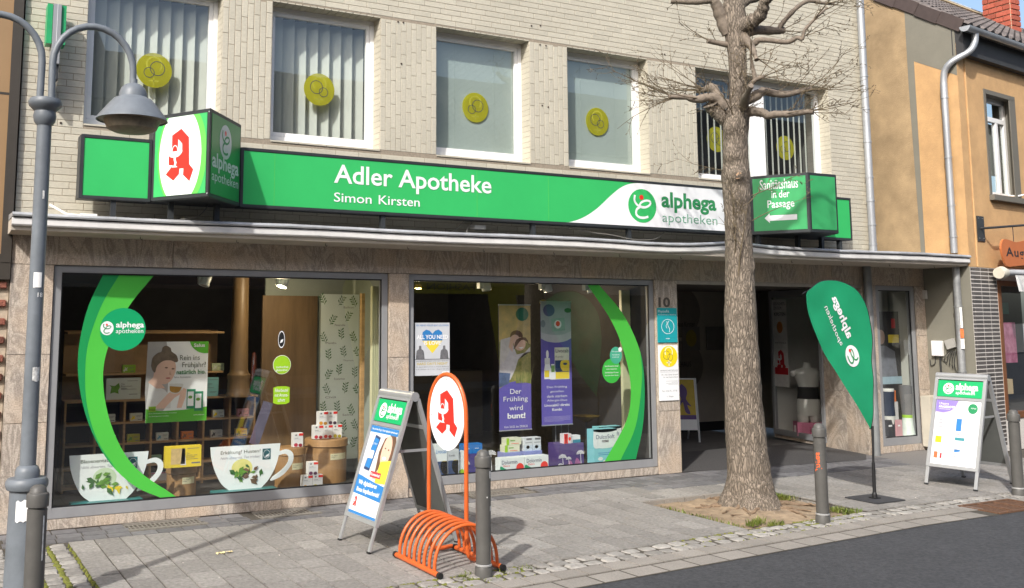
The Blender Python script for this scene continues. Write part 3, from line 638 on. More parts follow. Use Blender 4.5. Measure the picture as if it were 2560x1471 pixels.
# narrow shop window bay between the downpipe and the next house
for z0_, z1_ in ((.0,.80),(.80,1.52),(1.52,2.19)): slab(4.24, 4.447, z0_, z1_, -.015)
slab(3.44, 4.24, 0, .09, -.012); slab(3.22, 4.447, 2.19, 2.435, -.015)
SW3 = shop_window(3.445, 4.235, .09, 2.187, t=.07, tb=.10)
b4 = MB(); b4.box(3.44,4.44,.5,.55,.0,2.3); b4.box(4.36,4.38,.05,.5,.0,2.3); b4.box(3.44,3.45,.08,.5,.0,2.3); b4.box(3.44,4.4,.05,.5,2.19,2.3); b4.box(3.44,4.38,.08,.5,.15,.19); b4.build('narrow_bay', mat('narrow_bay_paint', (.55,.55,.50), .85, .05, 2), PB)
b4 = MB(); b4.box(3.44,4.447,.0,.95,2.42,2.6); b4.box(3.42,4.45,2.0,2.1,2.4,6.5); b4.build('infill_roof', M_zinc, PB)
# ------------------------------------------------------------------ lettering and emblems
def tfit(mb, F, body, a0, a1, b0, b1, h=0., bold=0., shear=0., ls=1., align='LEFT', sp=1.):
    """letters stretched to fill the rectangle a0..a1, b0..b1 of the frame"""
    q = MB(); text_mb(q, Fr((0,0,0),(1,0,0),(0,1,0)), body, 1., bold=bold, shear=shear, ls=ls, align=align, sp=sp)
    xs = [v.x for v in q.v]; ys = [v.y for v in q.v]; x0, x1, y0_, y1_ = min(xs), max(xs), min(ys), max(ys)
    mb.add([F.p(a0+(v.x-x0)/(x1-x0)*(a1-a0), b0+(v.y-y0_)/(y1_-y0_)*(b1-b0), h) for v in q.v], q.f); return mb
def letters(name, F, body, a0, a1, b0, b1, m, par, **k): return tfit(MB(), F, body, a0, a1, b0, b1, **k).build(name, m, par)
A_OUT = [(.019,.5),(.22,.322),(.248,-.184),(.355,-.289),(.262,-.5),(.094,-.37),(.103,-.25),(0,-.244),(-.009,-.349),(-.15,-.461),(-.355,-.334),(-.224,-.214),(-.285,-.148),(-.29,.087),(-.21,.093),(-.215,.395)]
A_IN = [(-.056,.313),(-.056,.093),(.056,.081),(.051,.217)]
M_red = mat('emblem_red', (.76,.03,.02), .4, .04, 3); M_sw = mat('sign_white', (.84,.85,.86), .35, .03, 3); M_sg = mat('sign_green', (.04,.46,.125), .35, .05, 2, spec=.4)
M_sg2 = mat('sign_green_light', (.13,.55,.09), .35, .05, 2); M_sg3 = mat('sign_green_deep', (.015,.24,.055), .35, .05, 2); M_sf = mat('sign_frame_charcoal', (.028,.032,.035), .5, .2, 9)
M_gt = mat('letter_green', (.03,.26,.09), .5)
def emblem_A(F, cx, cy, H, par, name='emblem', h=.002, red=None, wht=None):
    q = MB(); q.flat(F, [[(cx+x*H, cy+y*H) for x, y in A_OUT], [(cx+x*H, cy+y*H) for x, y in A_IN]], h); o = q.build(name, red or M_red, par)
    q = MB(); b = [(cx+x*H, cy+y*H) for x, y in [(-.34,.085),(.07,.085),(.035,.03),(-.03,-.015),(-.1,-.03),(-.1,-.07),(-.075,-.13),(-.10,-.18),(-.05,-.215),(-.2,-.215),(-.145,-.18),(-.13,-.13),(-.155,-.07),(-.155,-.03),(-.24,-.015),(-.305,.03)]]
    q.flat(F, [b], h+.001); q.ribbon(F, [(cx+(-.13+.07*math.cos(t))*H, cy+(.09+.105*math.sin(t))*H) for t in [math.pi*i/12 for i in range(13)]], .016*H, h+.001)
    q.ribbon(F, [(cx+x*H, cy+y*H) for x, y in ((-.36,-.17),(-.2,-.19),(-.15,-.2))], .035*H, h+.001); q.build(name+'_cup', wht or M_sw, par)
def logo(F, cx, cy, rx, ry, par, disc, glyph, dot, h=.002, mirror=1):
    q = MB(); q.disc(F, cx, cy, rx, ry, h); q.build('logo_disc', disc, par)
    def T(pts): return [(cx+mirror*x*rx, cy+y*ry) for x, y in pts]
    q = MB(); el = [(.2+.40*math.cos(t)*math.cos(.3)-.19*math.sin(t)*math.sin(.3), .12+.40*math.cos(t)*math.sin(.3)+.19*math.sin(t)*math.cos(.3)) for t in [2*math.pi*i/24 for i in range(25)]]
    w_ = .13*min(rx, ry); q.ribbon(F, T(el), w_, h+.001)
    q.ribbon(F, T([tuple(p) for p in catmull([(-.52,.62),(-.56,.3),(-.38,.05),(-.1,-.05),(.15,-.08)], 4)]), w_*1.05, h+.0014)
    q.ribbon(F, T([tuple(p) for p in catmull([(-.12,-.04),(-.4,-.22),(-.46,-.5),(-.25,-.68),(.1,-.7),(.4,-.62)], 4)]), w_*1.1, h+.0018); q.build('logo_glyph', glyph, par)
    q = MB(); q.disc(F, cx+mirror*(-.06)*rx, cy+.5*ry, .15*rx, .15*ry, h+.002, 16); q.build('logo_dot', dot, par)
def post(par, x, y0_, z0_, z1_, y=-.34, s=.022):
    q = MB(); q.box(x-s, x+s, y-.015, y+.035, z0_, z1_); q.box(x-s*2, x+s*2, y-.03, y+.05, z0_, z0_+.006); q.build('support_post', M_sf, par)
SB, ST = 2.74, 3.285
def sign_case(par, x0, x1, z0_=SB, z1_=ST, yf=-.3, d=.17, t=.028, panel=M_sg):
    q = MB(); frame_bars(q, x0, x1, z0_, z1_, t, yf-.006, yf+d); q.box(x0+t, x1-t, yf+.03, yf+d-.004, z0_+t, z1_-t); q.build('case', M_sf, par, bevel=.003)
    q = MB(); q.box(x0+t, x1-t, yf, yf+.02, z0_+t, z1_-t); return q.build('panel', panel, par)
# left plain panel
t = thing('sign_panel', 'plain bright green sign panel left of the red A sign', 'sign', (-6.43,-.3,2.59)); sign_case(t, -6.728, -6.133); post(t, -6.44, 0, 2.585, SB, -.27)
# red A three-sided sign
t = thing('corner_sign', 'projecting green sign with red letter A on white oval', 'sign', (-5.75,-.45,2.59))
P1, P2, P3 = Vector((-6.13,-.305,0)), Vector((-5.785,-.885,0)), Vector((-5.346,-.305,0)); cb, ct = 2.742, 3.492
q = MB(); q.prism(Fr((0,0,0),(1,0,0),(0,1,0)), [(P1.x,P1.y),(P2.x,P2.y),(P3.x,P3.y),(P3.x,-.12),(P1.x,-.12)], cb, ct); q.build('case', M_sf, t, bevel=.006)
FA = Fr(P1+Vector((0,0,cb)), (P2-P1), (0,0,1)); FB = Fr(P2+Vector((0,0,cb)), (P3-P2), (0,0,1)); la, lb = (P2-P1).length, (P3-P2).length; hh = ct-cb
q = MB(); q.fbox(FA, .03, la-.035, .035, hh-.035, 0, .004); q.build('panel', mat('sign_green_sunlit', (.05,.46,.13), .3, .05, 2), t)  # sunlight put into this face's green, brighter than the other face
q = MB()
def clip_oval(cx, cy, rx, ry, x0, x1, y0_, y1_): return [(min(max(cx+rx*math.cos(a), x0), x1), min(max(cy+ry*math.sin(a), y0_), y1_)) for a in [2*math.pi*i/60 for i in range(60)]]
q.flat(FA, [clip_oval(la*.53, hh/2, .29, .46, .032, la-.037, .037, hh-.037)], .0052); q.build('green_arc', M_sg2, t)
q = MB(); q.flat(FA, [clip_oval(la*.50, hh/2, .248, .42, .032, la-.037, .037, hh-.037)], .0064); q.build('white_oval', M_sw, t)
emblem_A(FA, la*.5, hh*.5, .46, t, h=.0078)
q = MB(); q.fbox(FB, .03, lb-.03, .035, hh-.035, 0, .004); q.build('panel', M_sg3, t)  # face turned from the sun painted in a darker green
logo(FB, lb*.47, hh*.69, .14, .15, t, mat('logo_grey', (.55,.58,.57), .35), M_gt, M_red, h=.0055)
letters('lettering', FB, 'alphega', .05, lb-.06, hh*.30, hh*.52, mat('letter_silver', (.62,.65,.64), .4), t, h=.0055, bold=.022)
letters('lettering', FB, 'apotheken', .05, lb-.06, hh*.165, hh*.31, MATS['letter_silver'], t, h=.0055)
q = MB()
for zz in (.03, hh-.03): q.lathe([(.007,0),(.007,.004)], FA.p(la-.015, zz, .0), 8, ax=FA.n)
q.build('screw', M_zinc, t)
post(t, -5.97, 0, 2.585, cb, -.36); post(t, -5.583, 0, 2.585, cb, -.42)
# the long fascia sign
t = thing('fascia_sign', 'long green and white shop sign reading Adler Apotheke above the canopy', 'sign', (-2.2,-.3,2.59)); F0 = face(-.3)
pn = sign_case(t, -5.343, .93); pts = [(-1.77,SB+.029),(-1.70,2.774),(-1.53,2.83),(-1.344,2.938),(-1.129,3.109),(-.98,3.205),(-.843,3.247),(-.74,ST-.029)]
lo = [tuple(p) for p in catmull(pts, 5)]
q = MB(); q.flat(F0, [lo+[(.90,ST-.029),(.90,SB+.029)]], .002); q.build('white_field', M_sw, t)
letters('lettering', F0, 'Adler Apotheke', -4.432, -2.69, 2.962, 3.198, M_sw, t, h=.004, bold=.014); letters('lettering', F0, 'Simon', -4.43, -4.04, 2.838, 2.928, M_sw, t, h=.004, bold=.006); letters('lettering', F0, 'Kirsten', -3.965, -3.518, 2.838, 2.928, M_sw, t, h=.004, bold=.006)
logo(F0, -.714, 3.0, .2, .19, t, M_sg, M_sw, M_red, h=.004)
letters('lettering', F0, 'alphega', -.437, .392, 2.945, 3.18, M_gt, t, h=.004, bold=.03); letters('lettering', F0, 'apotheken', -.43, .40, 2.80, 2.94, mat('letter_green_thin', (.16,.38,.25), .5), t, h=.004, bold=-.004)
q = MB()
for x in (-5.02,-2.86,-1.98): q.box(x-.001, x+.001, -.3015, -.3, SB+.03, ST-.03)
q.build('panel_joint', M_sg2, t)
for x in (-3.905,-2.16,-.885): post(t, x, 0, 2.585, SB, -.27)
q = MB(); q.box(-2.83,-2.70,-.2,-.1,2.66,2.70); q.build('junction_box', mat('grey_plastic', (.45,.45,.43), .6), t)
for pts in ([(-3.16,-.25,2.59),(-3.08,-.2,2.62),(-3.0,-.2,2.69),(-2.95,-.2,2.74)], [(-2.98,-.3,2.59),(-2.93,-.22,2.65),(-2.86,-.2,2.72)], [(-1.72,-.2,2.74),(-1.4,-.25,2.68),(-1.15,-.28,2.66),(-.85,-.3,2.62),(-.5,-.25,2.64),(-.3,-.2,2.74)], [(-5.9,-.42,2.59),(-5.75,-.4,2.62),(-5.64,-.3,2.72),(-5.62,-.25,2.76)]): MB().tube(catmull(pts, 5), .004, 6).build('cable', mat('grey_cable', (.2,.19,.17), .6), t)
# right hand sign box
t = thing('corner_sign', 'green sign box reading Sanitätshaus in der Passage with white arrow', 'sign', (1.45,-.45,2.59))
Q1, Q2, Q3, Q4 = Vector((.945,-.305,0)), Vector((1.27,-.885,0)), Vector((1.72,-.905,0)), Vector((2.04,-.305,0)); cb, ct = 2.742, 3.445; hh = ct-cb
q = MB(); q.prism(Fr((0,0,0),(1,0,0),(0,1,0)), [(Q1.x,Q1.y),(Q2.x,Q2.y),(Q3.x,Q3.y),(Q4.x,Q4.y),(Q4.x,-.12),(Q1.x,-.12)], cb, ct); q.build('case', M_sf, t, bevel=.006)
FA = Fr(Q1+Vector((0,0,cb)), (Q2-Q1), (0,0,1)); FB = Fr(Q2+Vector((0,0,cb)), (Q3-Q2), (0,0,1)); la, lb = (Q2-Q1).length, (Q3-Q2).length
q = MB(); q.fbox(FA, .03, la-.03, .04, hh-.035, 0, .004); q.build('panel', mat('sign_green_box', (.045,.36,.12), .4, .06, 4), t)
q = MB(); q.fbox(FB, .03, lb-.03, .04, hh-.035, 0, .004); q.build('panel', MATS['sign_green_box'], t)
for k_, (s_, a0, a1, b0, b1) in enumerate((('Sanitätshaus', .115, la-.115, .53, .65), ('in der', .245, .45, .425, .515), ('Passage', .195, .50, .28, .40))): letters('lettering', FA, s_, a0, a1, b0, b1, M_sw, t, h=.005, bold=.006)
q = MB(); q.flat(FA, [[(.155,.19),(.215,.245),(.215,.218),(.525,.218),(.525,.155),(.215,.155),(.215,.128)]], .0055); q.build('arrow', M_sw, t)
post(t, 1.02, 0, 2.59, cb, -.34); post(t, 1.555, 0, 2.59, cb, -.45); post(t, 2.0, 0, 2.59, cb, -.42)
t = thing('sign_panel', 'small plain green sign panel right of the Sanitätshaus box', 'sign', (2.38,-.3,2.59)); sign_case(t, 2.06, 2.698); post(t, 2.5, 0, 2.59, SB, -.27)
# pharmacy cross seen edge on, high on the left
t = thing('pharmacy_cross', 'green and grey pharmacy cross sign seen edge on behind the street lamp', 'sign', (-6.95,-.2,3.9))
q = MB(); q.box(-6.985,-6.918,-.22,-.05,3.885,4.405); q.build('case', mat('cross_grey', (.33,.34,.35), .4, .05, 3, metal=.3), t, bevel=.003)
q = MB(); q.box(-7.03,-6.988,-.20,-.06,4.06,4.405); q.box(-6.915,-6.878,-.20,-.06,4.06,4.405); q.build('light_panel', mat('cross_green', (.02,.33,.12), .4), t)
q = MB(); q.box(-6.953,-6.950,-.223,-.22,3.885,4.405); q.build('seam', M_sw, t)
q = MB(); q.box(-6.985,-6.92,-.19,-.06,3.76,3.884); q.box(-6.97,-6.945,-.15,.0,3.6,3.77); q.build('bracket', M_dark, t)
# house number and door plates on the pillar
t = thing('house_number', 'dark metal house number 10 on the stone pillar', 'number', (-.195,-.03,1.87)); letters('digits', face(-.0325), '10', -.285, -.11, 1.875, 1.992, mat('digit_metal', (.10,.085,.07), .4, metal=.3), t, bold=.035)
def plate(name, label, x0, x1, z0_, z1_, m, y=-.031, th=.012):
    t = thing(name, label, 'plaque', ((x0+x1)/2, y, z0_)); q = MB(); q.box(x0, x1, y-th, y, z0_, z1_); q.build('plate', m, t, bevel=.002); return t, face(y-th)
M_teal = mat('teal_plate', (.015,.34,.38), .35, .04, 3)
t, F = plate('door_plate', 'teal physiotherapy plate with white figure below the house number', -.312, -.022, 1.472, 1.868, M_teal)
letters('lettering', F, 'PhysioFit', -.305, -.14, 1.805, 1.845, M_sw, t, h=.001); letters('lettering', F, 'Physiotherapie in Bedburg', -.305, -.04, 1.783, 1.797, M_sw, t, h=.001)
q = MB(); q.disc(F, -.165, 1.655, .095, .085, .001, 36, .94); q.ribbon(F, [tuple(p) for p in catmull([(-.15,1.72),(-.165,1.69),(-.16,1.66),(-.14,1.63),(-.145,1.59)], 5)], .006, .001)
q.ribbon(F, [tuple(p) for p in catmull([(-.18,1.715),(-.175,1.69),(-.19,1.66),(-.178,1.635)], 5)], .005, .001); q.ribbon(F, [(-.2,1.518),(-.14,1.518)], .006, .001); q.build('emblem', M_sw, t)
t, F = plate('door_plate', 'white practice plate with yellow disc below the teal plate', -.31, -.022, .815, 1.44, M_sw)
q = MB(); q.disc(F, -.165, 1.315, .13, .12, .003, 40); q.build('yellow_disc', mat('plaque_yellow', (.85,.66,.01), .35, .03, 3), t)
q = MB(); q.disc(F, -.2, 1.33, .05, .05, .005, 28, .92); q.disc(F, -.145, 1.305, .04, .04, .005, 28, .9); q.build('rings', M_ring, t)
q = MB(); q.ribbon(F, [(-.165+.055*math.cos(a), 1.365+.055*math.sin(a)) for a in [math.pi*(-.2+1.4*i/12) for i in range(13)]], .014, .004); q.ribbon(F, [(-.165,1.27),(-.165,1.205)], .014, .004); q.ribbon(F, [(-.2,1.245),(-.13,1.245)], .014, .004); q.build('sign_print', mat('pale_print', (.9,.85,.55), .5), t)
M_ink = mat('grey_ink', (.16,.16,.17), .6)
for s_, a0, a1, b0, b1 in (('GEMEINSCHAFTSPRAXIS', -.30,-.035,1.150,1.163), ('Dr. med. Diana Strauch', -.275,-.035,1.10,1.117), ('Dr. med. Gertrud Storm', -.25,-.035,1.072,1.088), ('Tel.: 0 22 72 - 77 78', -.275,-.055,.915,.932), ('1. Etage', -.205,-.11,.852,.870)): letters('lettering', F, s_, a0, a1, b0, b1, M_ink, t, h=.001)
q = MB()
for a, b, c in ((-.3,-.035,1.138),(-.215,-.035,1.035),(-.13,-.035,1.022),(-.215,-.035,1.01),(-.18,-.035,.998)): q.ribbon(F, [(a,c),(b,c)], .0022, .001)
q.build('rule', M_ink, t)
# ------------------------------------------------------------------ the orange house on the right
M_or = mat('orange_render', (.58,.36,.17), .9, .10, 4, .5, 60, dirt=.35); M_tan = mat('old_tan_render', (.40,.29,.165), .95, .2, 3, .5, 60, dirt=.6)
M_gg = mat('grey_green_paint', (.215,.205,.165), .85, .06, 4, .2, 120, dirt=.2); M_gl = mat('glazed_tile_dark', (.085,.075,.07), .35, .15, 20, rnd=.25); M_wm = mat('pale_mortar', (.62,.59,.54), .9, .1, 30)
M_rt = mat('roof_tile', (.135,.115,.105), .8, .3, 25, .4, 60, rnd=.3, dirt=.3); M_vt = mat('verge_tile', (.075,.055,.05), .75, .15, 10, rnd=.15); M_bb = mat('dark_fascia_board', (.035,.035,.036), .7, .1, 6)
HP = Vector((4.45,-.69,0)); ha = R(8)
HF = Fr(HP, (math.cos(ha), math.sin(ha), 0), (0,0,1))    # the street front, n faces the street
OH = thing('orange_house', 'orange rendered house with tiled roof and grey trim at the right', 'house', HP)
GF = Fr((4.45, 0, 0), (0,-1,0), (0,0,1))                 # gable: u runs towards the street, n faces left
def gz(y): return 5.70+(y+.78)*.65       # verge line height at depth y
yB = 4.0
q = MB(); q.flat(GF, [[(-yB,0),(.69,0),(.69,gz(-.69)-.05),(-yB,gz(yB)-.05)]], 0); q.box(4.4505,4.7,-.60,yB,0,5.45); q.build('gable_wall', M_tan, OH)
q = MB(); q.fbox(GF, -yB, .688, 0, 2.44, .001, .004); q.build('painted_base', M_gg, OH)
q = MB(); q.prism(GF, [(.0,2.60),(.062,2.60),(.062,5.36),(.687,5.02),(.687,gz(-.687)-.06),(-.04,gz(.04)-.06),(-.04,5.0)], .001, .005); q.build('trim_stripe', M_gg, OH)
q = MB(); q.prism(GF, [(.065,2.445),(.688,2.445),(.688,5.015),(.065,5.355)], .001, .006); q.build('painted_field', M_or, OH)
# front wall with window and shop openings
Wu0, Wu1, Wz0, Wz1 = .73, 1.59, 3.45, 4.88
q = MB()
q.fbox(HF, .045, Wu0, 2.435, 5.47, -.3, 0); q.fbox(HF, 0, .045, 2.435, 5.47, -.003, 0); q.fbox(HF, Wu0, Wu1, 2.435, Wz0, -.3, 0); q.fbox(HF, Wu0, Wu1, Wz1, 5.5, -.3, 0); q.fbox(HF, Wu1, 9, 2.435, 5.5, -.3, 0); q.build('wall', M_or, OH)
q = MB(); q.tube([HF.p(.20,2.44,.004), HF.p(.20,5.28,.004)], .012, 6); q.build('render_seam', M_or, OH, smooth=60)
q = MB()                                                # window surround lining the reveal
q.fbox(HF, Wu0, Wu0+.012, Wz0, Wz1, -.2, .012); q.fbox(HF, Wu1-.16, Wu1+.02, Wz0, Wz1, -.0, .012); q.fbox(HF, Wu1-.012, Wu1, Wz0, Wz1, -.28, 0); q.fbox(HF, Wu0, Wu1, Wz1-.012, Wz1+.0, -.28, .012); q.fbox(HF, Wu0, Wu1+.02, Wz1, Wz1+.05, 0, .012); q.fbox(HF, Wu0-.045, Wu0, Wz0, Wz1+.05, 0, .012)
q.build('window_surround', mat('grey_trim', (.15,.14,.115), .8, .06, 5), OH)
q = MB(); q.fbox(HF, Wu0-.06, Wu1+.12, Wz0-.085, Wz0-.005, -.2, .07); q.build('window_sill', MATS['grey_trim'], OH, bevel=.004)
q = MB(); F2 = HF.at(0,0,-.17)
for a in ((Wu0+.0,Wu0+.06,Wz0,Wz1),(Wu1-.07,Wu1,Wz0,Wz1),(Wu0+.06,Wu1-.07,Wz0,Wz0+.07),(Wu0+.06,Wu1-.07,Wz1-.07,Wz1),(Wu0+.06,Wu1-.07,4.53,4.60),(1.26,1.33,Wz0+.07,4.53)): q.fbox(F2, a[0],a[1],a[2],a[3], 0, .05)
wo = q.build('window', M_pvc, OH, bevel=.003)
MB().flat(F2, [[(Wu0+.05,Wz0+.06),(Wu1-.06,Wz0+.06),(Wu1-.06,Wz1-.06),(Wu0+.05,Wz1-.06)]], .02).build('pane', G_up, wo)
q = MB(); q.fbox(F2, Wu0, Wu1, Wz0+.33, 4.53, -.05, -.045); q.build('curtain', mat('net_curtain', (.5,.5,.47), .9, .05, 4, trans=.4), wo)
q = MB(); q.fbox(F2, Wu0-.2, Wu1+.2, Wz0-.2, Wz1+.2, -.9, -.85); q.build('room', M_room, wo)
q = MB(); q.tube([HF.p(1.42,Wz0+.045,-.09), HF.p(1.5,Wz0+.03,.0), HF.p(1.56,Wz0+.05,.06)], .012, 8); q.build('sill_prop', M_pvc, wo)
# eave: dark board, gutter, roof
eu, e0 = Vector((math.cos(ha), math.sin(ha), 0)), HF.n
q = MB(); q.fbox(HF, .0, 9, 5.30, 5.66, -.05, .10); q.fbox(HF, .0, 9, 5.60, 5.66, .10, .15); q.build('eave_board', M_bb, OH)
gt = MB(); n = 9
prof = [(.19+.07*math.cos(a), 5.635+.07*math.sin(a)) for a in [math.pi+math.pi*i/n for i in range(n+1)]]; prof += [(a*.93+.19*.07, b-.0) for a, b in reversed(prof)]
vs = [HF.p(u_, z_, h_) for u_ in (-.12, 9) for h_, z_ in prof]; m_ = len(prof)
gt.add(vs, [(i, (i+1) % m_, m_+(i+1) % m_, m_+i) for i in range(m_)]+[tuple(range(m_))]); gt.flat(Fr(HF.p(-.121,0,0), HF.n, (0,0,1)), [[(.19+.07*math.cos(a), 5.635+.07*math.sin(a)) for a in [math.pi+math.pi*i/n for i in range(n+1)]]]); gt.build('gutter', M_pipe, OH, smooth=40)
q = MB(); q.flat(Fr(HF.p(-.124,0,0), -HF.n, (0,0,1)), [[(-.19+.072*math.cos(a), 5.635+.072*math.sin(a)) for a in [math.pi+math.pi*i/n for i in range(n+1)]]]); q.build('gutter_end', M_pipe, OH)
dp = catmull([HF.p(.16,5.58,.19), HF.p(.15,5.46,.18), HF.p(.07,5.33,.14), (4.40,-.66,5.21), (4.375,-.565,5.10), (4.375,-.537,4.95), (4.375,-.535,4.75)], 6)
q = MB(); q.tube(dp+[Vector((4.375,-.535,2.62))], .043, 14)
for zz in (4.72,3.9,3.25,2.83): q.tube([(4.375,-.535,zz),(4.375,-.535,zz+.02)], .05, 14)
q.tube([(4.375,-.535,4.72),(4.375,-.535,4.93)], .046, 14); q.build('downpipe', M_pipe, OH, smooth=40)
q = MB(); q.tube([(4.37,-.545,0),(4.37,-.545,2.46)], .046, 14)
for zz in (1.05,1.9): q.tube([(4.37,-.545,zz),(4.37,-.545,zz+.022)], .054, 14)
q.build('downpipe', mat('old_pipe', (.34,.35,.35), .5, .3, 6, metal=.4, dirt=.5), OH, smooth=40)
q = MB(); F = Fr((4.33,-.575,0), (-.55,-.83,0), (0,0,1)); F = Fr((4.345,-.592,0), (.55,-.83,0), (0,0,1)); q.fbox(F, -.02, .02, 1.5, 1.62, .008, .012); q.build('orange_sticker', mat('orange_sticker', (.75,.16,.04), .5, .5, 40), OH)
q = MB(); q.fbox(F, -.022, .022, 1.36, 1.49, .008, .012); q.fbox(F, -.012, .016, 1.63, 1.9, .008, .010); q.build('torn_sticker', mat('torn_paper', (.75,.74,.70), .8, .3, 50), OH)
# roof plane: tiles laid in rows from the eave
sl = math.atan(.72); up_ = (Vector((0,0,1))*math.sin(sl)-HF.n*math.cos(sl)).normalized(); RO = HF.p(0, 5.69, .17)
RF = Fr(RO, eu, up_)
q = MB(); q.prism(RF, [(.0,0),(12,0),(12,6.2),(.118*6.2,6.2)], -.08, -.02); rf = q.build('roof', M_bb, OH)
tw, tl = .205, .335; tp = MB(); n = 8
pf = [(tw*i/n-.0, .022*math.sin(math.pi*i/n*1.0)**1.5 if i <= n else 0) for i in range(n+1)]
pf = [(0,.0),(.03,.026),(.065,.038),(.10,.028),(.13,.006),(.165,.0),(.2,.008)]
tp.add([(a, b, c+(.022 if b == 0 else 0)) for b in (0, tl*1.12) for a, c in pf]+[(a, 0, c-.004) for a, c in pf], [(i, i+1, 7+i+1, 7+i) for i in range(6)]+[(14+i, 14+i+1, i+1, i) for i in range(6)])
ME_rt = tp.mesh('roof_tile', M_rt, smooth=50)
rot = Matrix((RF.u, RF.v, RF.n)).transposed().to_euler(); cnt = 0
for j in range(11):
    for i in range(27):
        o = bpy.data.objects.new('roof_tile', ME_rt); COL.objects.link(o); o.parent = rf; o.location = RF.p(i*tw+.02+.118*j*tl, j*tl, -.018)-OFF[rf.name]; o.rotation_euler = rot; cnt += 1
rs = MB()
for j in range(19):
    for i in range(58):
        if j < 11 and i < 27: continue
        k_ = len(rs.v); rs.cur = random.random(); rs.add([RF.p(i*tw+.02+.118*j*tl+v.x, j*tl+v.y, -.018+v.z) for v in tp.v], tp.f)
s_ = rs.build('roof_tiles', mat('roof_tile_far', (.135,.115,.105), .8, .3, 25, .4, 60, rnd=.3, attr=True, dirt=.3), rf, smooth=50, tint=True); struct(s_, 'stuff')
vm = MB(); vm.box(-.0,.30,-.012,.012,-.12,.03); vm.box(.0,.30,.0,.2,.015,.03); vm.box(-.012,.3,-.013,.0,-.125,-.118)
ME_v = MB(); ME_v.fbox(Fr((0,0,0),(1,0,0),(0,1,0)), 0, .385, -.13, .045, 0, .014); ME_v = ME_v.mesh('verge_tile', M_vt, bevel=.004)
sv = math.atan(.65); vd_ = Vector((0, math.cos(sv), math.sin(sv))); VF = Fr((4.45-.012, -.83, gz(-.83)+.03), -vd_, Vector((0,-math.sin(sv), math.cos(sv))))
rotv = Matrix((VF.u, VF.v, VF.n)).transposed().to_euler()
for i in range(10):
    o = bpy.data.objects.new('verge_tile', ME_v); COL.objects.link(o); o.parent = OH; o.location = VF.o+vd_*(.385*(i+1))+Vector((-.004*(i % 2),0,.012*((i+1) % 2)))-OFF[OH.name]; o.rotation_euler = rotv
q = MB(); q.flat(Fr((4.436,0,0),(0,-1,0),(0,0,1)), [[(.78,gz(-.78)-.10),(.80,gz(-.80)+.03),(-yB,gz(yB)+.28),(-yB,gz(yB)-.10)]], 0); q.build('verge_board', M_bb, OH)
# chimney of separate bricks, ridge flashing behind
CP = Vector((10.2, 2.5, 7.0)); CH = MB(); CH.box(11.115, 11.40, 2.515, 3.07, 6.4, 9.2); ch = CH.build('chimney', mat('chimney_mortar', (.55,.42,.30), .9), OH)
bm_ = MB(); bm_.box(-.145,.145,-.02,.02,-.046,.046); ME_b = bm_.mesh('brick', mat('red_brick', (.36,.085,.05), .8, .2, 20, .3, 60, rnd=.2), bevel=.004)
for j in range(15):
    zz = 7.02+.113*j
    for i in range(5):
        a_ = max(11.115, 11.115+i*.285-(.14 if j % 2 else 0)); b_ = min(11.40, 11.115+(i+1)*.285-(.14 if j % 2 else 0))
        if b_-a_ > .05: piece(ME_b, 'brick', ch, ((a_+b_)/2, 2.51, zz), ((b_-a_-.012)/.29,1,1))
    for i in range(4):
        a_ = max(2.515, 2.515+i*.29-(.145 if j % 2 == 0 else 0)); b_ = min(3.07, 2.515+(i+1)*.29-(.145 if j % 2 == 0 else 0))
        if b_-a_ > .05: piece(ME_b, 'brick', ch, (11.11, (a_+b_)/2, zz), ((b_-a_-.012)/.29,1,1), (0,0,R(90)))
q = MB(); q.fbox(RF, 6.2, 9, 4.55, 5.1, -.01, .02); q.tube([RF.p(5.4,4.15,.03), RF.p(6.5,4.5,.05), RF.p(8,4.5,.04)], .045, 8); q.build('flashing', mat('pale_flashing', (.6,.62,.62), .5, .3, 8, metal=.4), rf)
q = MB(); q.fbox(RF, 5.8, 9, 3.9, 4.5, -.01, .06); q.build('sheet_patch', mat('ochre_sheet', (.40,.31,.18), .9, .3, 9, .6, 30), rf)
# ground floor: glazed tiles
q = MB(); q.fbox(HF, .04, .72, 0, 2.43, -.25, 0); q.fbox(HF, 0, .04, 0, 2.43, -.003, 0); q.fbox(HF, .72, 9, 0, .42, -.25, -.004); q.fbox(HF, .72, 9, 2.27, 2.436, -.25, -.004); q.build('tile_backing', M_wm, OH)
gm = MB(); c = .003; a, b, d_ = .203, .0405, .003
gm.add([(0,0,0),(a,0,0),(a,b,0),(0,b,0),(c,c,d_),(a-c,c,d_),(a-c,b-c,d_),(c,b-c,d_)], [(4,5,6,7),(0,1,5,4),(1,2,6,5),(2,3,7,6),(3,0,4,7)]); ME_g = gm.mesh('glazed_tile', M_gl)
rotf = Matrix((HF.u, HF.v, HF.n)).transposed().to_euler()
j = 0; zz = 2.385
while zz > .06:
    for u_, sx in ((.004,.27),(.066,1),(.282,1),(.498,1.02)): 
        o = bpy.data.objects.new('glazed_tile', ME_g); COL.objects.link(o); o.parent = OH; o.location = HF.p(u_, zz, 0)-OFF[OH.name]; o.rotation_euler = rotf; o.scale = (sx,1,1)
    zz -= .0535
q = MB()
for a in ((.72,.80,.42,2.27),(.80,5,.42,.50),(.80,5,2.20,2.27)): q.fbox(HF, a[0],a[1],a[2],a[3], -.06, .01)
sw = q.build('shop_window', mat('brown_wood_frame', (.17,.065,.022), .5, .2, 6, stretch=(1,1,.3)), OH, bevel=.004)
MB().flat(HF, [[(.8,.5),(5,.5),(5,2.2),(.8,2.2)]], -.04).build('pane', G_shop, sw)
q = MB(); q.fbox(HF, .6, 5, 0, 2.4, -1.6, -1.55); q.fbox(HF, .8, 5, .42, .48, -1.5, -.06); q.build('shop_room', M_int, sw)
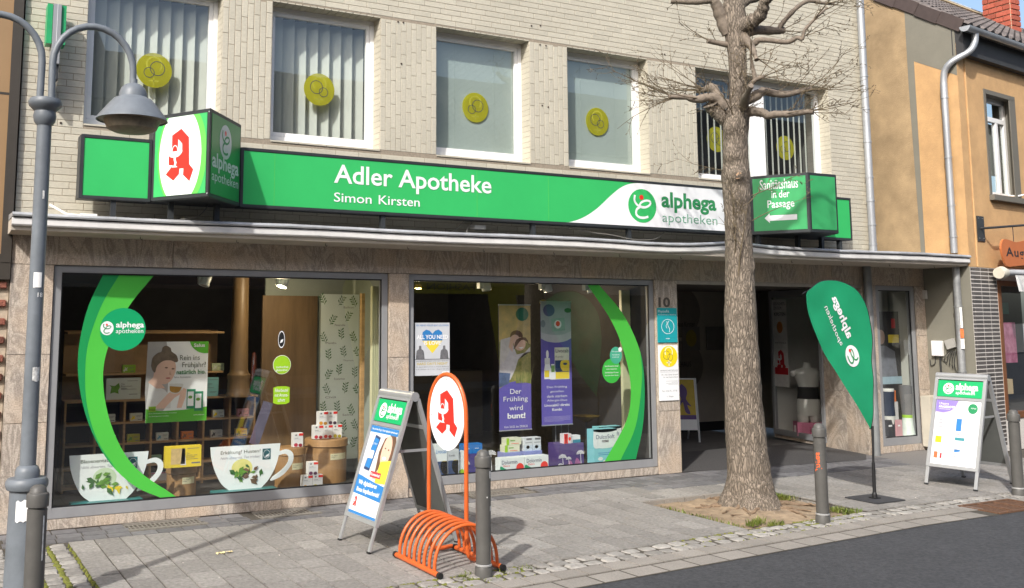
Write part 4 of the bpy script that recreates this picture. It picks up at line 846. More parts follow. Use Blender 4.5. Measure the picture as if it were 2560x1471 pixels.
q = MB(); q.fbox(HF, 1.02, 1.6, 1.14, 1.70, -.2, -.19); q.build('pink_print', mat('pink_print', (.62,.25,.36), .6, .4, 9, col2=(.3,.05,.12)), sw)
q = MB(); q.fbox(HF, 1.05, 1.55, 1.82, 1.98, -.25, -.24); q.build('green_banner', mat('shop_green_banner', (.02,.10,.06), .6), sw)
q = MB(); q.fbox(HF, .9, .96, .5, .95, -.3, -.27); q.build('pink_stand', mat('pink_stand', (.6,.12,.45), .5), sw)
q = MB(); q.fbox(HF, 1.12, 1.32, .72, .92, -.35, -.15); q.build('bird_house', mat('pale_wood', (.55,.42,.25), .7), sw)
q = MB(); q.lathe([(.03,0),(.05,-.02)], HF.p(1.15,1.8,-.35), 12); q.build('spot', emit('warm_spot', (1,.7,.3), 6), sw)
# awning roll of the next shop
t = thing('awning', 'rolled grey awning with cream end cap above the brown shop window', 'awning', HF.p(.55,2.3,.1))
q = MB(); q.tube([HF.p(.52,2.36,.12), HF.p(.60,2.37,.12), HF.p(.72,2.37,.12)], [.075,.085,.06], 14); q.build('end_cap', mat('cream_plastic', (.62,.58,.48), .5), t, smooth=40)
q = MB(); q.tube([HF.p(.74,2.38,.12), HF.p(6,2.38,.12)], .05, 14); q.build('roll', mat('awning_grey', (.50,.51,.52), .6), t, smooth=40)
q = MB(); vs = []
for i in range(30):
    u_ = .88+.17*i*.3; vs += [HF.p(u_, 2.34, .17+.01*math.sin(i*1.7)), HF.p(u_+.03, 2.12, .19+.02*math.sin(i*1.3))]
q.add(vs, [(2*i,2*i+1,2*i+3,2*i+2) for i in range(29)]); q.build('valance', mat('valance_cloth', (.6,.6,.58), .9, .3, 8), t)
# hanging shop sign on a bracket
t = thing('hanging_sign', 'terracotta shop sign reading Auge hanging from a black wall bracket', 'sign', HF.p(.35,2.78,.02))
q = MB(); q.fbox(HF, .255, .445, 2.785, 3.125, .0, .012)
for a, b in ((.29,3.09),(.41,3.09),(.29,2.82),(.41,2.82)): q.lathe([(.012,0),(.008,.008)], HF.p(a,b,.012), 8, ax=HF.n)
q.build('plate', M_dark, t)
q = MB(); q.tube([HF.p(.35,2.96,.012), HF.p(.35,2.96,.10), HF.p(.42,2.965,.16), HF.p(1.9,3.1,.18)], .016, 8); q.build('arm', M_dark, t, smooth=40)
q = MB(); q.tube([HF.p(.9,3.0,.17), HF.p(.9,2.8,.17)], .005, 6); q.tube([HF.p(1.6,3.06,.17), HF.p(1.6,2.8,.17)], .005, 6); q.build('hanger', M_dark, t)
o2 = [tuple(p) for p in catmull([(.58,2.50),(.50,2.68),(.56,2.80),(.70,2.815),(.95,2.79),(1.25,2.83),(1.6,2.86),(1.95,2.8),(1.98,2.6),(1.8,2.48),(1.3,2.49),(.85,2.46),(.68,2.45)], 4, True)]
q = MB(); q.prism(HF, o2, .16, .185); q.build('board', mat('terracotta_board', (.50,.15,.045), .6, .06, 4), t)
letters('lettering', HF, 'Auge', .62, 1.30, 2.55, 2.71, M_black, t, h=.187, bold=.02, sp=1.15)
# meter box and cables on the grey gable
t = thing('meter_box', 'small white wall box with hanging cables on the grey gable wall', 'box', (4.43,-.18,1.25))
q = MB(); q.fbox(GF, .10, .255, 1.25, 1.455, .005, .055); q.build('case', M_pvc, t, bevel=.006)
q = MB(); q.tube(catmull([(4.43,-.13,1.25),(4.43,-.12,1.15),(4.43,-.06,1.12),(4.43,-.05,1.2)], 4), .006, 6); q.tube([(4.43,-.20,1.25),(4.435,-.2,.95),(4.435,-.2,.7)], .012, 8); q.build('cable', M_dark, t)
t = thing('junction_box', 'open broken cable box with dangling wires beside the old downpipe', 'box', (4.43,-.38,1.25))
q = MB(); F = Fr((4.445,0,0), (0,-.95,.3), (0,.3,.95)); q.fbox(F, .72, .84, 1.18, 1.30, .0, .05); q.build('lid', mat('dull_box', (.4,.39,.36), .6), t)
q = MB()
for i in range(5): q.tube(catmull([(4.42,-.36-.02*i,1.33),(4.40,-.30-.03*i,1.26-.02*i),(4.42,-.26-.04*i,1.20-.03*i),(4.43,-.20-.06*i,1.24-.05*i)], 4), .005, 5)
q.build('wire', M_dark, t)
t = tag(MB().fbox(GF, -.06, .06, 2.02, 2.14, .005, .05).build('junction_box', mat('white_socket', (.5,.48,.44), .6), None, bevel=.004), 'small square outlet box high on the grey gable under the canopy', 'box')
t = thing('utility_cabinet', 'low cream utility cabinet against the wall behind the far pavement sign', 'cabinet', (4.3,-.12,0))
q = MB(); q.box(4.22,4.44,-.16,-.02,.05,.72); q.build('case', mat('cream_cabinet', (.55,.51,.42), .6, .08, 5, dirt=.3), t, bevel=.006)
q = MB(); q.box(4.28,4.36,-.165,-.16,.55,.6); q.box(4.3,4.34,-.165,-.16,.45,.48); q.build('lock', M_dark, t)
# ------------------------------------------------------------------ the house on the left edge
LH = thing('brown_house', 'neighbouring house with brown panels and rough red brick on the left edge', 'house', (-7.6,0,0))
q = MB(); q.box(-12,-7.285,-.03,.3,2.27,7); q.build('panel_wall', mat('brown_panel', (.30,.19,.095), .45, .05, 3), LH)
q = MB(); q.box(-7.285,-7.205,-.05,.3,2.2,7); q.box(-12,-7.205,-.045,.3,2.06,2.27); q.box(-12,-7.23,-.032,-.02,3.615,3.635); q.build('dark_trim', mat('dark_brown_metal', (.045,.038,.03), .5), LH)
q = MB(); q.box(-12,-7.205,.012,.3,0,2.06); q.build('brick_bed', mat('buff_mortar', (.45,.37,.28), .95, .2, 30), LH)
bm_ = MB(); bm_.box(-.115,.115,-.03,.02,-.029,.029); ME_lb = bm_.mesh('brick', mat('rough_red_brick', (.20,.07,.045), .85, .4, 30, .7, 50, rnd=.4), bevel=.008)
zz = .05; j = 0
while zz < 2.04:
    for i in range(4): piece(ME_lb, 'brick', LH, (-7.335-.245*i-(.12 if j % 2 else 0)+(.0 if j % 2 else 0), .008+random.uniform(-.006,.006), zz), rot=(random.uniform(-.03,.03),0,random.uniform(-.02,.02)))
    zz += .0755; j += 1
# ------------------------------------------------------------------ across the street (seen only as reflections)
def row_house(x0, x1, z1_, wall, label, sign=None):
    t = thing('row_house', label, 'house', ((x0+x1)/2,-13.4,0)); q = MB(); q.box(x0, x1, -22, -13.2, 0, z1_); q.build('wall', wall, t)
    n = int((x1-x0)/2.2)
    for fl in range(1, int(z1_/2.9)):
        for i in range(n):
            xc = x0+(x1-x0)*(i+.5)/n; q = MB(); q.box(xc-.5, xc+.5, -13.2, -13.14, fl*2.9+.6, fl*2.9+2.1); wn_ = q.build('window', M_pvc, t); q = MB(); q.box(xc-.42, xc+.42, -13.14, -13.13, fl*2.9+.68, fl*2.9+2.02); q.build('pane', M_black, wn_)
    q = MB(); q.box(x0+.4, x1-.4, -13.2, -13.15, .4, 2.4); q.build('shop_window', M_black, t)
    q = MB(); F = Fr((0,-13.2,0), (-1,0,0), (0,0,1)); q.prism(Fr((0,-13.2,0),(0,1,0),(0,0,1)), [(.25,z1_),(-8.8,z1_),(-4.3,z1_+3)], x0, x1); q.build('roof', M_bb, t)
    return t
row_house(-26,-13, 6.2, mat('grey_render', (.34,.33,.31), .9), 'grey rendered house across the street, leftmost of the far row')
row_house(-13,-4, 6.6, mat('sand_render', (.34,.30,.24), .9), 'sand coloured house across the street, second from the left')
th = row_house(-4, 6, 5.9, mat('brick_render', (.22,.14,.11), .9), 'red brown house across the street with a yellow shop board')
q = MB(); q.box(3.2,6.8,-13.2,-13.1,2.36,3.1); q.build('shop_board', mat('yellow_board', (.72,.60,.03), .5), th)
letters('lettering', Fr((0,-13.079,0),(-1,0,0),(0,0,1)), 'FASHION', -5.0, -3.6, 2.45, 2.62, M_ink, th)
row_house(6, 26, 6.4, mat('cream_render', (.45,.42,.36), .9), 'long cream house across the street, rightmost of the far row')

M_yf = mat('yellow_flag_cloth', (.75,.66,.03), .7, .05, 3, trans=.3)
for lb, fx in (('yellow teardrop flag on the far pavement, reflected in the left window', 1.0), ('yellow teardrop flag on the far pavement, reflected in the right window', 4.8)):
    t = thing('beach_flag', lb, 'flag', (fx,-11.5,.12)); q = MB(); F = face(-11.5, fx, .12)
    o_ = [tuple(p_) for p_ in catmull([(.0,.5),(.42,1.3),(.46,2.0),(.30,2.45),(.0,2.6),(-.3,2.45),(-.36,2.1),(-.2,1.3)], 5, True)]; q.prism(F, o_, -.004, .004); q.build('cloth', M_yf, t)
    q = MB(); q.tube([(fx+.02,-11.5,.12),(fx+.02,-11.5,.7)], .015, 8); q.build('pole', M_dark, t); q = MB(); q.box(fx-.2,fx+.2,-11.7,-11.3,.12,.14); q.build('base_plate', M_dark, t)
# ------------------------------------------------------------------ street furniture
M_silver = mat('brushed_aluminium', (.50,.51,.52), .38, .06, 8, metal=.55); M_backp = mat('board_back', (.10,.105,.10), .55, .1, 5)
M_bol = mat('bollard_paint', (.095,.092,.085), .5, .12, 12, dirt=.25, spec=.4); M_lamp = mat('lamp_paint', (.155,.175,.195), .45, .15, 7, dirt=.45, spec=.4)
M_bolg = mat('bollard_ring', (.45,.45,.44), .5, metal=.4); M_peel = mat('bare_concrete_patch', (.42,.37,.30), .9, .2, 30, .5, 90); M_stk = mat('scratched_sticker', (.62,.62,.60), .7, .4, 60)
def bollard(name, label, loc, h=.84, grp='grey bollards along the kerb'):
    t = thing(name, label, 'bollard', loc, group=grp); r_ = .0525
    q = MB(); q.lathe([(r_,0),(r_,h-.13)], (0,0,0), 28); q.build('shaft', M_bol, t, smooth=40, local=True)
    q = MB(); q.lathe([(r_-.004,h-.132),(r_-.004,h-.118),(r_+.006,h-.115),(r_+.007,h-.055),(r_+.003,h-.045),(r_-.006,h-.04),(r_-.012,h-.018),(r_-.026,h-.004),(.012,h)], (0,0,0), 28); q.build('cap', M_bol, t, smooth=35, local=True)
    q = MB(); q.lathe([(r_+.002,.062),(r_+.006,.064),(r_+.006,.074),(r_+.001,.077)], (0,0,0), 28, cap=False); q.build('ring', M_bolg, t, smooth=40, local=True)
    q = MB(); q.lathe([(r_+.010,-.02),(r_+.008,.045),(r_+.001,.061)], (0,0,0), 28, cap=False); q.build('foot', M_bol, t, smooth=40, local=True)
    return t
def curved(t, a0, a1, z0_, z1_, m, name, r_=.0537, rag=0., n=8):
    q = MB(); vs = []
    for i in range(n+1):
        a = a0+(a1-a0)*i/n; e = rag*(noise.noise(Vector((a*9,z0_*5,1)))); e2 = rag*(noise.noise(Vector((a*9,z1_*5,7))))
        vs += [(r_*math.cos(a), r_*math.sin(a), z0_+e), (r_*math.cos(a), r_*math.sin(a), z1_+e2)]
    q.add(vs, [(2*i,2*i+2,2*i+3,2*i+1) for i in range(n)]); q.build(name, m, t, local=True)
b = bollard('bollard', 'scuffed bollard with a peeled patch beside the orange bicycle rack', (-4.325,-2.845,0))
curved(b, R(-68), R(-40), .65, .70, M_stk, 'sticker', rag=.003); curved(b, R(-62), R(-30), .43, .465, M_stk, 'sticker', rag=.004); curved(b, R(-60), R(-32), .085, .20, M_peel, 'peeled_patch', rag=.09, n=14); curved(b, R(-95), R(-85), .52, .53, M_stk, 'chip', rag=.004)
b = bollard('bollard', 'bollard with an orange scrawl standing at the corner of the tree pit', (-.80,-2.67,0))
q = MB(); F = Fr((0,0,0),(1,0,0),(0,0,1)); tm = MB(); text_mb(tm, Fr((0,0,0),(1,0,0),(0,1,0)), 'Jnges', .075, bold=.02, shear=.2)
q.add([(.054*math.cos(R(-175)+v.y*16), .054*math.sin(R(-175)+v.y*16), .44+v.x) for v in tm.v], tm.f); q.build('scrawl', mat('orange_marker', (.75,.13,.03), .6), b, local=True)
bollard('bollard', 'bollard at the right edge of the photo in front of the brown shop window', (2.03,-2.64,0))
b = bollard('bollard', 'bollard standing in front of the street lamp base at the left edge', (-7.236,-2.985,0), .84)
curved(b, R(-30), R(10), .60, .64, M_stk, 'sticker', rag=.004); curved(b, R(-60), R(-50), .45, .68, M_stk, 'scratch', rag=.02)
# street lamp
px, py = -7.222, -2.262
t = thing('street_lamp', 'blue grey street lamp post with two curved arms at the left edge', 'lamp post', (px,py,0))
q = MB(); q.lathe([(.112,0),(.105,.25),(.098,.70)], (px,py,0), 24); q.lathe([(.098,.70),(.116,.709),(.125,.73),(.125,.753),(.111,.773),(.073,.777),(.073,.812),(.064,.836),(.047,.85)], (px,py,0), 28); q.build('base', M_lamp, t, smooth=40)
q = MB(); q.lathe([(.048,.83),(.046,1.93),(.045,2.99)], (px,py,0), 20); q.build('pole', M_lamp, t, smooth=40)
q = MB(); q.lathe([(.047,2.965),(.065,2.99),(.071,3.025),(.065,3.055),(.078,3.07),(.099,3.09),(.104,3.113),(.092,3.137),(.059,3.145)], (px,py,0), 28); q.build('collar', M_lamp, t, smooth=40)
for s_ in (1, -1):
    ang = [math.pi*(1-i/14) for i in range(15)]; cx = px+s_*.286
    arc = [(cx+s_*.254*math.cos(a), py, 3.378+.277*math.sin(a)) for a in ang]
    q = MB(); q.tube([(px+s_*.035, py, 3.13)]+arc+[(px+s_*.54, py, 3.31)], .023, 12); q.build('arm', M_lamp, t, smooth=60)
    hx = px+s_*.545
    q = MB(); q.lathe([(.025,3.331),(.026,3.302),(.053,3.291),(.076,3.27),(.089,3.237),(.092,3.207),(.097,3.204),(.124,3.192),(.15,3.162),(.224,3.067),(.232,3.048),(.223,3.048)], (hx,py,0), 32, cap=False); q.build('lamp_shade', M_lamp, t, smooth=35)
    q = MB(); q.lathe([(.222,3.055),(.183,3.048),(.177,3.03),(.159,2.99),(.118,2.972),(.024,2.968)], (hx,py,0), 32); q.build('lens', mat('dusty_lamp_lens', (.20,.17,.12), .5, .3, 20), t, smooth=35)
def lamp_patch(name, a0, a1, z0_, z1_, r_, m, rag):
    q = MB(); vs = []; n = 8
    for i in range(n+1):
        a = R(a0+(a1-a0)*i/n); vs += [(px+r_*math.cos(a), py+r_*math.sin(a), z0_+rag*noise.noise(Vector((i*.9,z0_*7,2)))), (px+r_*math.cos(a), py+r_*math.sin(a), z1_+rag*noise.noise(Vector((i*.7,z1_*7,5))))]
    q.add(vs, [(2*i,2*i+2,2*i+3,2*i+1) for i in range(n)]); q.build(name, m, t)
lamp_patch('paper_notice', -120, -60, 1.933, 2.027, .0485, M_wht, .002); lamp_patch('torn_sticker', -95, -40, 1.36, 1.443, .0495, M_stk, .01); lamp_patch('torn_sticker', -128, -75, .53, .655, .1045, M_wht, .015); lamp_patch('paint_chip', -85, -70, 2.49, 2.54, .048, M_stk, .006)
tm = MB(); text_mb(tm, Fr((0,0,0),(1,0,0),(0,1,0)), '18', .04, bold=.01); q = MB()
q.add([(px+.0495*math.cos(R(-95)+v.x/.048), py+.0495*math.sin(R(-95)+v.x/.048), 1.874+v.y) for v in tm.v], tm.f); q.build('number', M_wht, t)
# ------------------------------------------------------------------ A-boards
def aboard(label, c, wd, H=1.15, sp=.39, hw=.255):
    t = thing('pavement_sign', label, 'sandwich board', (c[0],c[1],0)); c = Vector((c[0],c[1],0)); wd = Vector((wd[0],wd[1],0)).normalized(); nd = Vector((wd.y,-wd.x,0))
    fr_ = []
    for s_ in (1, -1):
        bt = c+nd*sp*s_; tp_ = c+nd*.03*s_+Vector((0,0,H-.02)); F = Fr(bt, wd*s_, tp_-bt); L_ = (tp_-bt).length; fr_.append((F, L_))
        lb_ = .165*L_
        for e in (-1, 1):
            q = MB(); q.fbox(F, e*hw-.016, e*hw+.016, .012, lb_, -.012, .006); q.build('leg', M_silver, t, bevel=.003)
            q = MB(); q.fbox(F, e*hw-.019, e*hw+.019, 0, .014, -.014, .008); q.build('foot_cap', M_black, t)
        q = MB()
        for e in (-1, 1): q.fbox(F, e*hw-.017, e*hw+.017, lb_, L_-.01, -.016, .012)
        q.fbox(F, -hw+.017, hw-.017, lb_, lb_+.032, -.016, .010); q.fbox(F, -hw+.017, hw-.017, L_*.785, L_*.785+.03, -.016, .010); q.fbox(F, -hw+.017, hw-.017, L_-.03, L_-.01, -.016, .010)
        q.build('leaf_frame', M_silver, t, bevel=.003)
        q = MB(); q.fbox(F, -hw+.012, hw-.012, lb_+.01, L_-.02, -.012, -.006); q.build('back_panel', M_backp, t)
    q = MB(); tp_ = c+Vector((0,0,H-.012)); q.tube([tp_-wd*(hw+.02), tp_+wd*(hw+.02)], .036, 18); q.build('hinge_roll', M_silver, t, smooth=40)
    q = MB()
    for e in (-1, 1): q.rbar(c+wd*e*(hw-.03)+nd*.16+Vector((0,0,H*.63)), c+wd*e*(hw-.03)-nd*.16+Vector((0,0,H*.63)), .012, .02)
    q.build('spreader', M_silver, t)
    F, L_ = fr_[0]; q = MB(); q.fbox(F, -hw+.02, hw-.02, L_*.815, L_-.04, -.004, .004); q.build('header', mat('header_green', (.01,.40,.13), .4, .03, 3), t)
    hb, ht = L_*.815, L_-.04; hm = (hb+ht)/2; hs = ht-hb
    logo(F, -.12, hm, .058, .062, t, M_sw, M_gt, M_red, h=.006); letters('lettering', F, 'alphega', -.045, .19, hm-.035, hm+.065, M_sw, t, h=.006, bold=.03); letters('lettering', F, 'apotheken', -.04, .16, hm-.068, hm-.022, M_sw, t, h=.006, bold=.01)
    q = MB(); q.fbox(F, -hw+.02, hw-.02, lb_+.034, L_*.783, -.004, .003); q.build('poster', mat('poster_white', (.82,.82,.84), .45, .02, 3), t)
    F2, L2 = fr_[1]; q = MB(); q.fbox(F2, -hw+.02, hw-.02, L2*.815, L2-.04, -.004, .004); q.build('header', MATS['header_green'], t); q = MB(); q.fbox(F2, -hw+.02, hw-.02, lb_+.034, L2*.783, -.004, .003); q.build('poster', MATS['poster_white'], t)
    return t, F, lb_+.036, L_*.781, hw-.022
def shape(name, F, loops, m, par, h): return MB().flat(F, loops, h).build(name, m, par)
def rect(a0, a1, b0, b1): return [(a0,b0),(a1,b0),(a1,b1),(a0,b1)]
def oval(cx, cy, rx, ry, n=28): return [(cx+rx*math.cos(2*math.pi*i/n), cy+ry*math.sin(2*math.pi*i/n)) for i in range(n)]
M_blue = mat('print_blue', (.03,.20,.50), .5, .03, 3); M_skin = mat('print_skin', (.72,.47,.36), .5, .05, 6); M_hair = mat('print_brown_hair', (.14,.075,.045), .5, .2, 12); M_pink = mat('print_pale', (.74,.70,.68), .5, .1, 4); M_navy = mat('print_navy', (.03,.06,.15), .5); M_ylw = mat('print_yellow', (.82,.64,.06), .5, .05, 5); M_gpr = mat('print_grey', (.42,.43,.46), .6)
t, F, b0, b1, hw = aboard('pavement sign with a vaccination poster standing left of the orange rack', (-4.405,-1.665), (.045,-1))
B = lambda f: b0+(b1-b0)*f
shape('print', F, [rect(-hw,hw,B(.925),b1)], M_blue, t, .005); letters('lettering', F, 'Der schnelle Weg zu Ihrem digitalen Impfnachweis!', -hw+.02, hw-.02, B(.945), B(.975), M_sw, t, h=.006, bold=.01)
shape('print', F, [rect(-hw,hw,B(.42),B(.925))], M_pink, t, .005)
shape('print', F, [[(-hw,B(.42)),(-.1,B(.42)),(-.12,B(.7)),(-.05,B(.925)),(-hw,B(.925))]], mat('print_blur_grey', (.58,.62,.66), .5, .15, 5), t, .0054)
shape('print', F, [[(.02,B(.5)),(.0,B(.72)),(.04,B(.88)),(.12,B(.925)),(.21,B(.925)),(hw,B(.85)),(hw,B(.5))]], M_hair, t, .0058)
shape('print', F, [oval(.115,B(.74),.075,.125)], M_skin, t, .0062); shape('print', F, [[(.07,B(.55)),(.15,B(.55)),(.19,B(.42)),(.0,B(.42))]], M_skin, t, .0061)
shape('print', F, [oval(.09,B(.775),.012,.006)], M_hair, t, .0066); shape('print', F, [oval(.145,B(.765),.012,.006)], M_hair, t, .0066); shape('print', F, [oval(.11,B(.665),.03,.012)], M_sw, t, .0066)
shape('print', F, [[(-.175,B(.50)),(-.075,B(.49)),(-.03,B(.88)),(-.12,B(.90))]], M_navy, t, .007); shape('print', F, [[(-.165,B(.53)),(-.08,B(.52)),(-.042,B(.855)),(-.118,B(.87))]], M_blue, t, .0074)
shape('print', F, [rect(-.155,-.075,B(.63),B(.72))], M_sw, t, .0078); letters('lettering', F, 'COVID-19', -.125,-.06,B(.79),B(.81),M_sw,t,h=.0078)
shape('print', F, [[(.06,B(.38)),(hw,B(.40)),(hw,B(.66)),(.07,B(.62))]], M_ylw, t, .007)
shape('print', F, [rect(-.04,.135,B(.435),B(.50))], mat('print_red', (.62,.04,.05), .5), t, .0082); letters('lettering', F, 'Kostenlos!', -.03,.125,B(.452),B(.485),M_sw,t,h=.0088,bold=.02)
shape('print', F, [[(-hw,B(.22)),(hw,B(.20)),(hw,B(.37)),(.08,B(.385)),(-hw,B(.43))]], M_blue, t, .0074)
letters('lettering', F, 'Wir digitalisieren', -.19,.12,B(.31),B(.375),M_sw,t,h=.0082,bold=.03); letters('lettering', F, 'Ihren Impfnachweis!', -.19,.19,B(.23),B(.295),M_sw,t,h=.0082,bold=.03)
emblem_A(F, -.165, B(.13), .085, t, h=.006); letters('lettering', F, 'Vertrauen Sie auf Ihre Apotheke vor Ort!', -.11,.19,B(.125),B(.145),M_gpr,t,h=.006); letters('lettering', F, 'Sicher. Persönlich. Ihr Apotheken Team', -.11,.17,B(.09),B(.108),M_gpr,t,h=.006)
shape('print', F, [rect(-hw,hw,B(.0),B(.03))], M_blue, t, .005)
t, F, b0, b1, hw = aboard('pavement sign with an Unsere Angebote price poster at the far right', (2.215,-2.0), (.13,-1), H=1.14, sp=.40)
M_vio = mat('print_violet', (.27,.20,.58), .5, .05, 3); M_lil = mat('print_lilac', (.62,.56,.82), .5, .04, 3)
shape('print', F, [[(-hw,b1),(.03,b1),(.0,B(.88)),(-.05,B(.815)),(-.13,B(.775)),(-hw,B(.79))]], M_lil, t, .004); shape('print', F, [[(-hw,b1),(.0,b1),(-.03,B(.89)),(-.08,B(.83)),(-.15,B(.80)),(-hw,B(.815))]], M_vio, t, .0045)
letters('lettering', F, 'Unsere', -.2,-.1,B(.925),B(.965),M_sw,t,h=.006); letters('lettering', F, 'ANGEBOTE', -.205,-.03,B(.875),B(.912),M_sw,t,h=.006,bold=.03); shape('print', F, [rect(-.2,-.08,B(.855),B(.86))], M_sw, t, .006)
shape('print', F, [oval(.155,B(.89),.05,.055)], mat('print_badge_green', (.02,.26,.10), .5), t, .0045); letters('lettering', F, 'alphega', .135,.19,B(.885),B(.91),M_sw,t,h=.006)
shape('print', F, [oval(.11,B(.65),.12,.135)], mat('print_lilac_pale', (.72,.67,.86), .5), t, .004); shape('print', F, [rect(-.0,.055,B(.53),B(.72))], M_blue, t, .006); shape('print', F, [oval(.085,B(.62),.02,.022)], M_sw, t, .006)
for i, (a, bb) in enumerate(((-.19,.68),(-.19,.63),(-.19,.57),(-.2,.48),(.0,.47),(-.0,.23),(.0,.12))): shape('print', F, [rect(a,a+.045,B(bb),B(bb+.025))], M_gpr, t, .005)
shape('print', F, [rect(-.205,-.14,B(.33),B(.43))], mat('print_lime', (.50,.70,.02), .5), t, .005); shape('print', F, [rect(.0,.10,B(.385),B(.43))], mat('print_teal', (.05,.28,.32), .5), t, .005); shape('print', F, [rect(.0,.11,B(.435),B(.48))], mat('print_box_grey', (.68,.68,.68), .5), t, .0045)
shape('print', F, [rect(-.205,-.165,B(.09),B(.185))], mat('print_orange', (.78,.15,.06), .5), t, .005); shape('print', F, [rect(-.14,-.12,B(.09),B(.17))], MATS['print_red'], t, .005); shape('print', F, [rect(.0,.07,B(.08),B(.25))], MATS['print_box_grey'], t, .0045); shape('print', F, [[(.005,B(.2)),(.065,B(.22)),(.065,B(.245)),(.005,B(.245))]], M_blue, t, .005)
for i, (a, bb) in enumerate(((-.09,.63),(-.12,.5),(.15,.455),(-.1,.2),(.1,.19))): shape('print', F, [oval(a,B(bb),.017,.02)], M_lil, t, .005); letters('lettering', F, ('12,49','4,79','5,99','4,99','12,98')[i], a+.03,a+.085,B(bb-.018),B(bb-.0),M_gpr,t,h=.005)
# ------------------------------------------------------------------ bicycle rack with the oval sign
M_or2 = mat('rack_orange', (.60,.115,.022), .4, .1, 14, dirt=.3, coat=.2)
t = thing('bicycle_rack', 'orange bicycle rack with round hoops and a white oval A sign', 'bicycle rack', (-4.4,-2.45,0))
for xx in (-4.65,-4.15):
    q = MB(); q.tube([(xx,-2.15,.024),(xx,-2.80,.024)], .019, 12); q.build('rail', M_or2, t, smooth=40)
    for yy in (-2.135,-2.815): q = MB(); q.tube([(xx,yy-.014,.024),(xx,yy+.014,.024)], .0215, 12); q.build('end_cap', M_black, t, smooth=40)
for i in range(8):
    yy = -2.20-.077*i; q = MB()
    q.tube([(-4.40-.25*math.cos(a), yy, .035+.285*math.sin(a)**.85) for a in [math.pi*j/20 for j in range(21)]], .0125, 10); q.build('hoop', M_or2, t, smooth=60)
PL, PR = Vector((-4.365,-2.115,0)), Vector((-4.275,-2.525,0)); sdir = (PR-PL).normalized(); mid = (PL+PR)/2; hwid = (PR-PL).length/2
pts = catmull([PL+Vector((.2,0,.03)), PL+Vector((.07,0,.028)), PL+Vector((.012,0,.075)), PL+Vector((0,0,.2))], 5)+[PL+Vector((0,0,1.0))]
top = [mid-sdir*hwid*math.cos(a)+Vector((0,0,1.03+.30*math.sin(a))) for a in [math.pi*j/18 for j in range(19)]]
pts2 = [PR+Vector((0,0,1.0))]+list(reversed(catmull([PR+Vector((.12,0,.03)), PR+Vector((.05,0,.028)), PR+Vector((.01,0,.075)), PR+Vector((0,0,.2))], 5)))
q = MB(); q.tube(pts+top+pts2, .0165, 12); q.build('sign_hoop', M_or2, t, smooth=60)
SF = Fr(mid+Vector((0,0,1.045)), sdir, (0,0,1)); q = MB(); q.prism(SF, oval(0,0,hwid-.012,.273,48), -.005, .005); q.build('oval_board', M_sw, t)
emblem_A(SF, 0, .0, .34, t, h=.0065)
q = MB()
for a, bb in ((0,.25),(-.175,-.02),(.175,-.02)): q.lathe([(.006,0),(.004,.004)], SF.p(a,bb,.006), 8, ax=SF.n)
q.build('screw', M_zinc, t)
# ------------------------------------------------------------------ beach flag
t = thing('beach_flag', 'green teardrop flag with mirrored white lettering on a black base', 'flag', (.52,-2.13,0)); FY = -2.15
def rip(x, z): return .014*math.sin(7*(x*.9+z*.55))*min(1,(z-.6)*1.2)+.01*math.sin(17*(x*.5-z*.75)+1)*max(0,.5-abs(x+.1))*.9+.012*math.sin(5*z)+.005*math.sin(31*(z*.5+x*.3))
Rg = catmull([(.52,.67),(.578,.98),(.60,1.30),(.615,1.50),(.60,1.68),(.55,1.85),(.42,2.01),(.26,2.09),(.10,2.12),(-.10,2.10),(-.285,2.01)], 6); Lf = catmull([(.52,.67),(.36,.86),(.22,1.03),(.05,1.25),(-.12,1.48),(-.22,1.66),(-.285,1.84),(-.305,1.98)], 8)
def resamp(P, n):
    d = [0]
    for a, b_ in zip(P, P[1:]): d.append(d[-1]+(b_-a).length)
    o = []; j = 0
    for i in range(n+1):
        s_ = d[-1]*i/n
        while j < len(P)-2 and d[j+1] < s_: j += 1
        k_ = (s_-d[j])/max(1e-9, d[j+1]-d[j]); o.append(P[j].lerp(P[j+1], min(1,max(0,k_))))
    return o
Ra, La = resamp(Rg, 60), resamp(Lf, 60); q = MB(); vs = []; nc = 22
for a, b_ in zip(La, Ra):
    for i in range(nc+1): p_ = a.lerp(b_, i/nc); vs.append((p_.x, FY+rip(p_.x,p_.y), p_.y))
q.add(vs, [(j*(nc+1)+i, j*(nc+1)+i+1, (j+1)*(nc+1)+i+1, (j+1)*(nc+1)+i) for j in range(60) for i in range(nc)]); q.build('cloth', mat('flag_green', (.012,.36,.16), .7, .06, 4, .15, 300, trans=.25), t, smooth=80)
def onflag(mb, h=.006): mb.v = [Vector((v.x, FY+rip(v.x,v.z)-h, v.z)) for v in mb.v]; return mb
tu = Vector((-.49,0,.87)).normalized(); tv = Vector((.87,0,.49)).normalized()
def ftext(body, p0, ln, ht, bold):
    F = Fr(Vector((p0[0],0,p0[1])), tu, tv); return onflag(tfit(MB(), F, body, 0, ln, 0, ht, bold=bold)).build('lettering', M_sw, t)
ftext('alphega', (.265,1.535), .46, .115, .03); ftext('apotheken', (.155,1.475), .43, .075, .0)
LFr = Fr(Vector((.325,0,1.385)), tu, tv)
onflag(MB().disc(LFr, 0, 0, .105, .105), .005).build('logo_disc', M_sw, t)
q = MB(); el = [(.2+.40*math.cos(a)*math.cos(.3)-.19*math.sin(a)*math.sin(.3), .12+.40*math.cos(a)*math.sin(.3)+.19*math.sin(a)*math.cos(.3)) for a in [2*math.pi*i/24 for i in range(25)]]
sc_ = lambda P: [(x*.105, y*.105) for x, y in P]
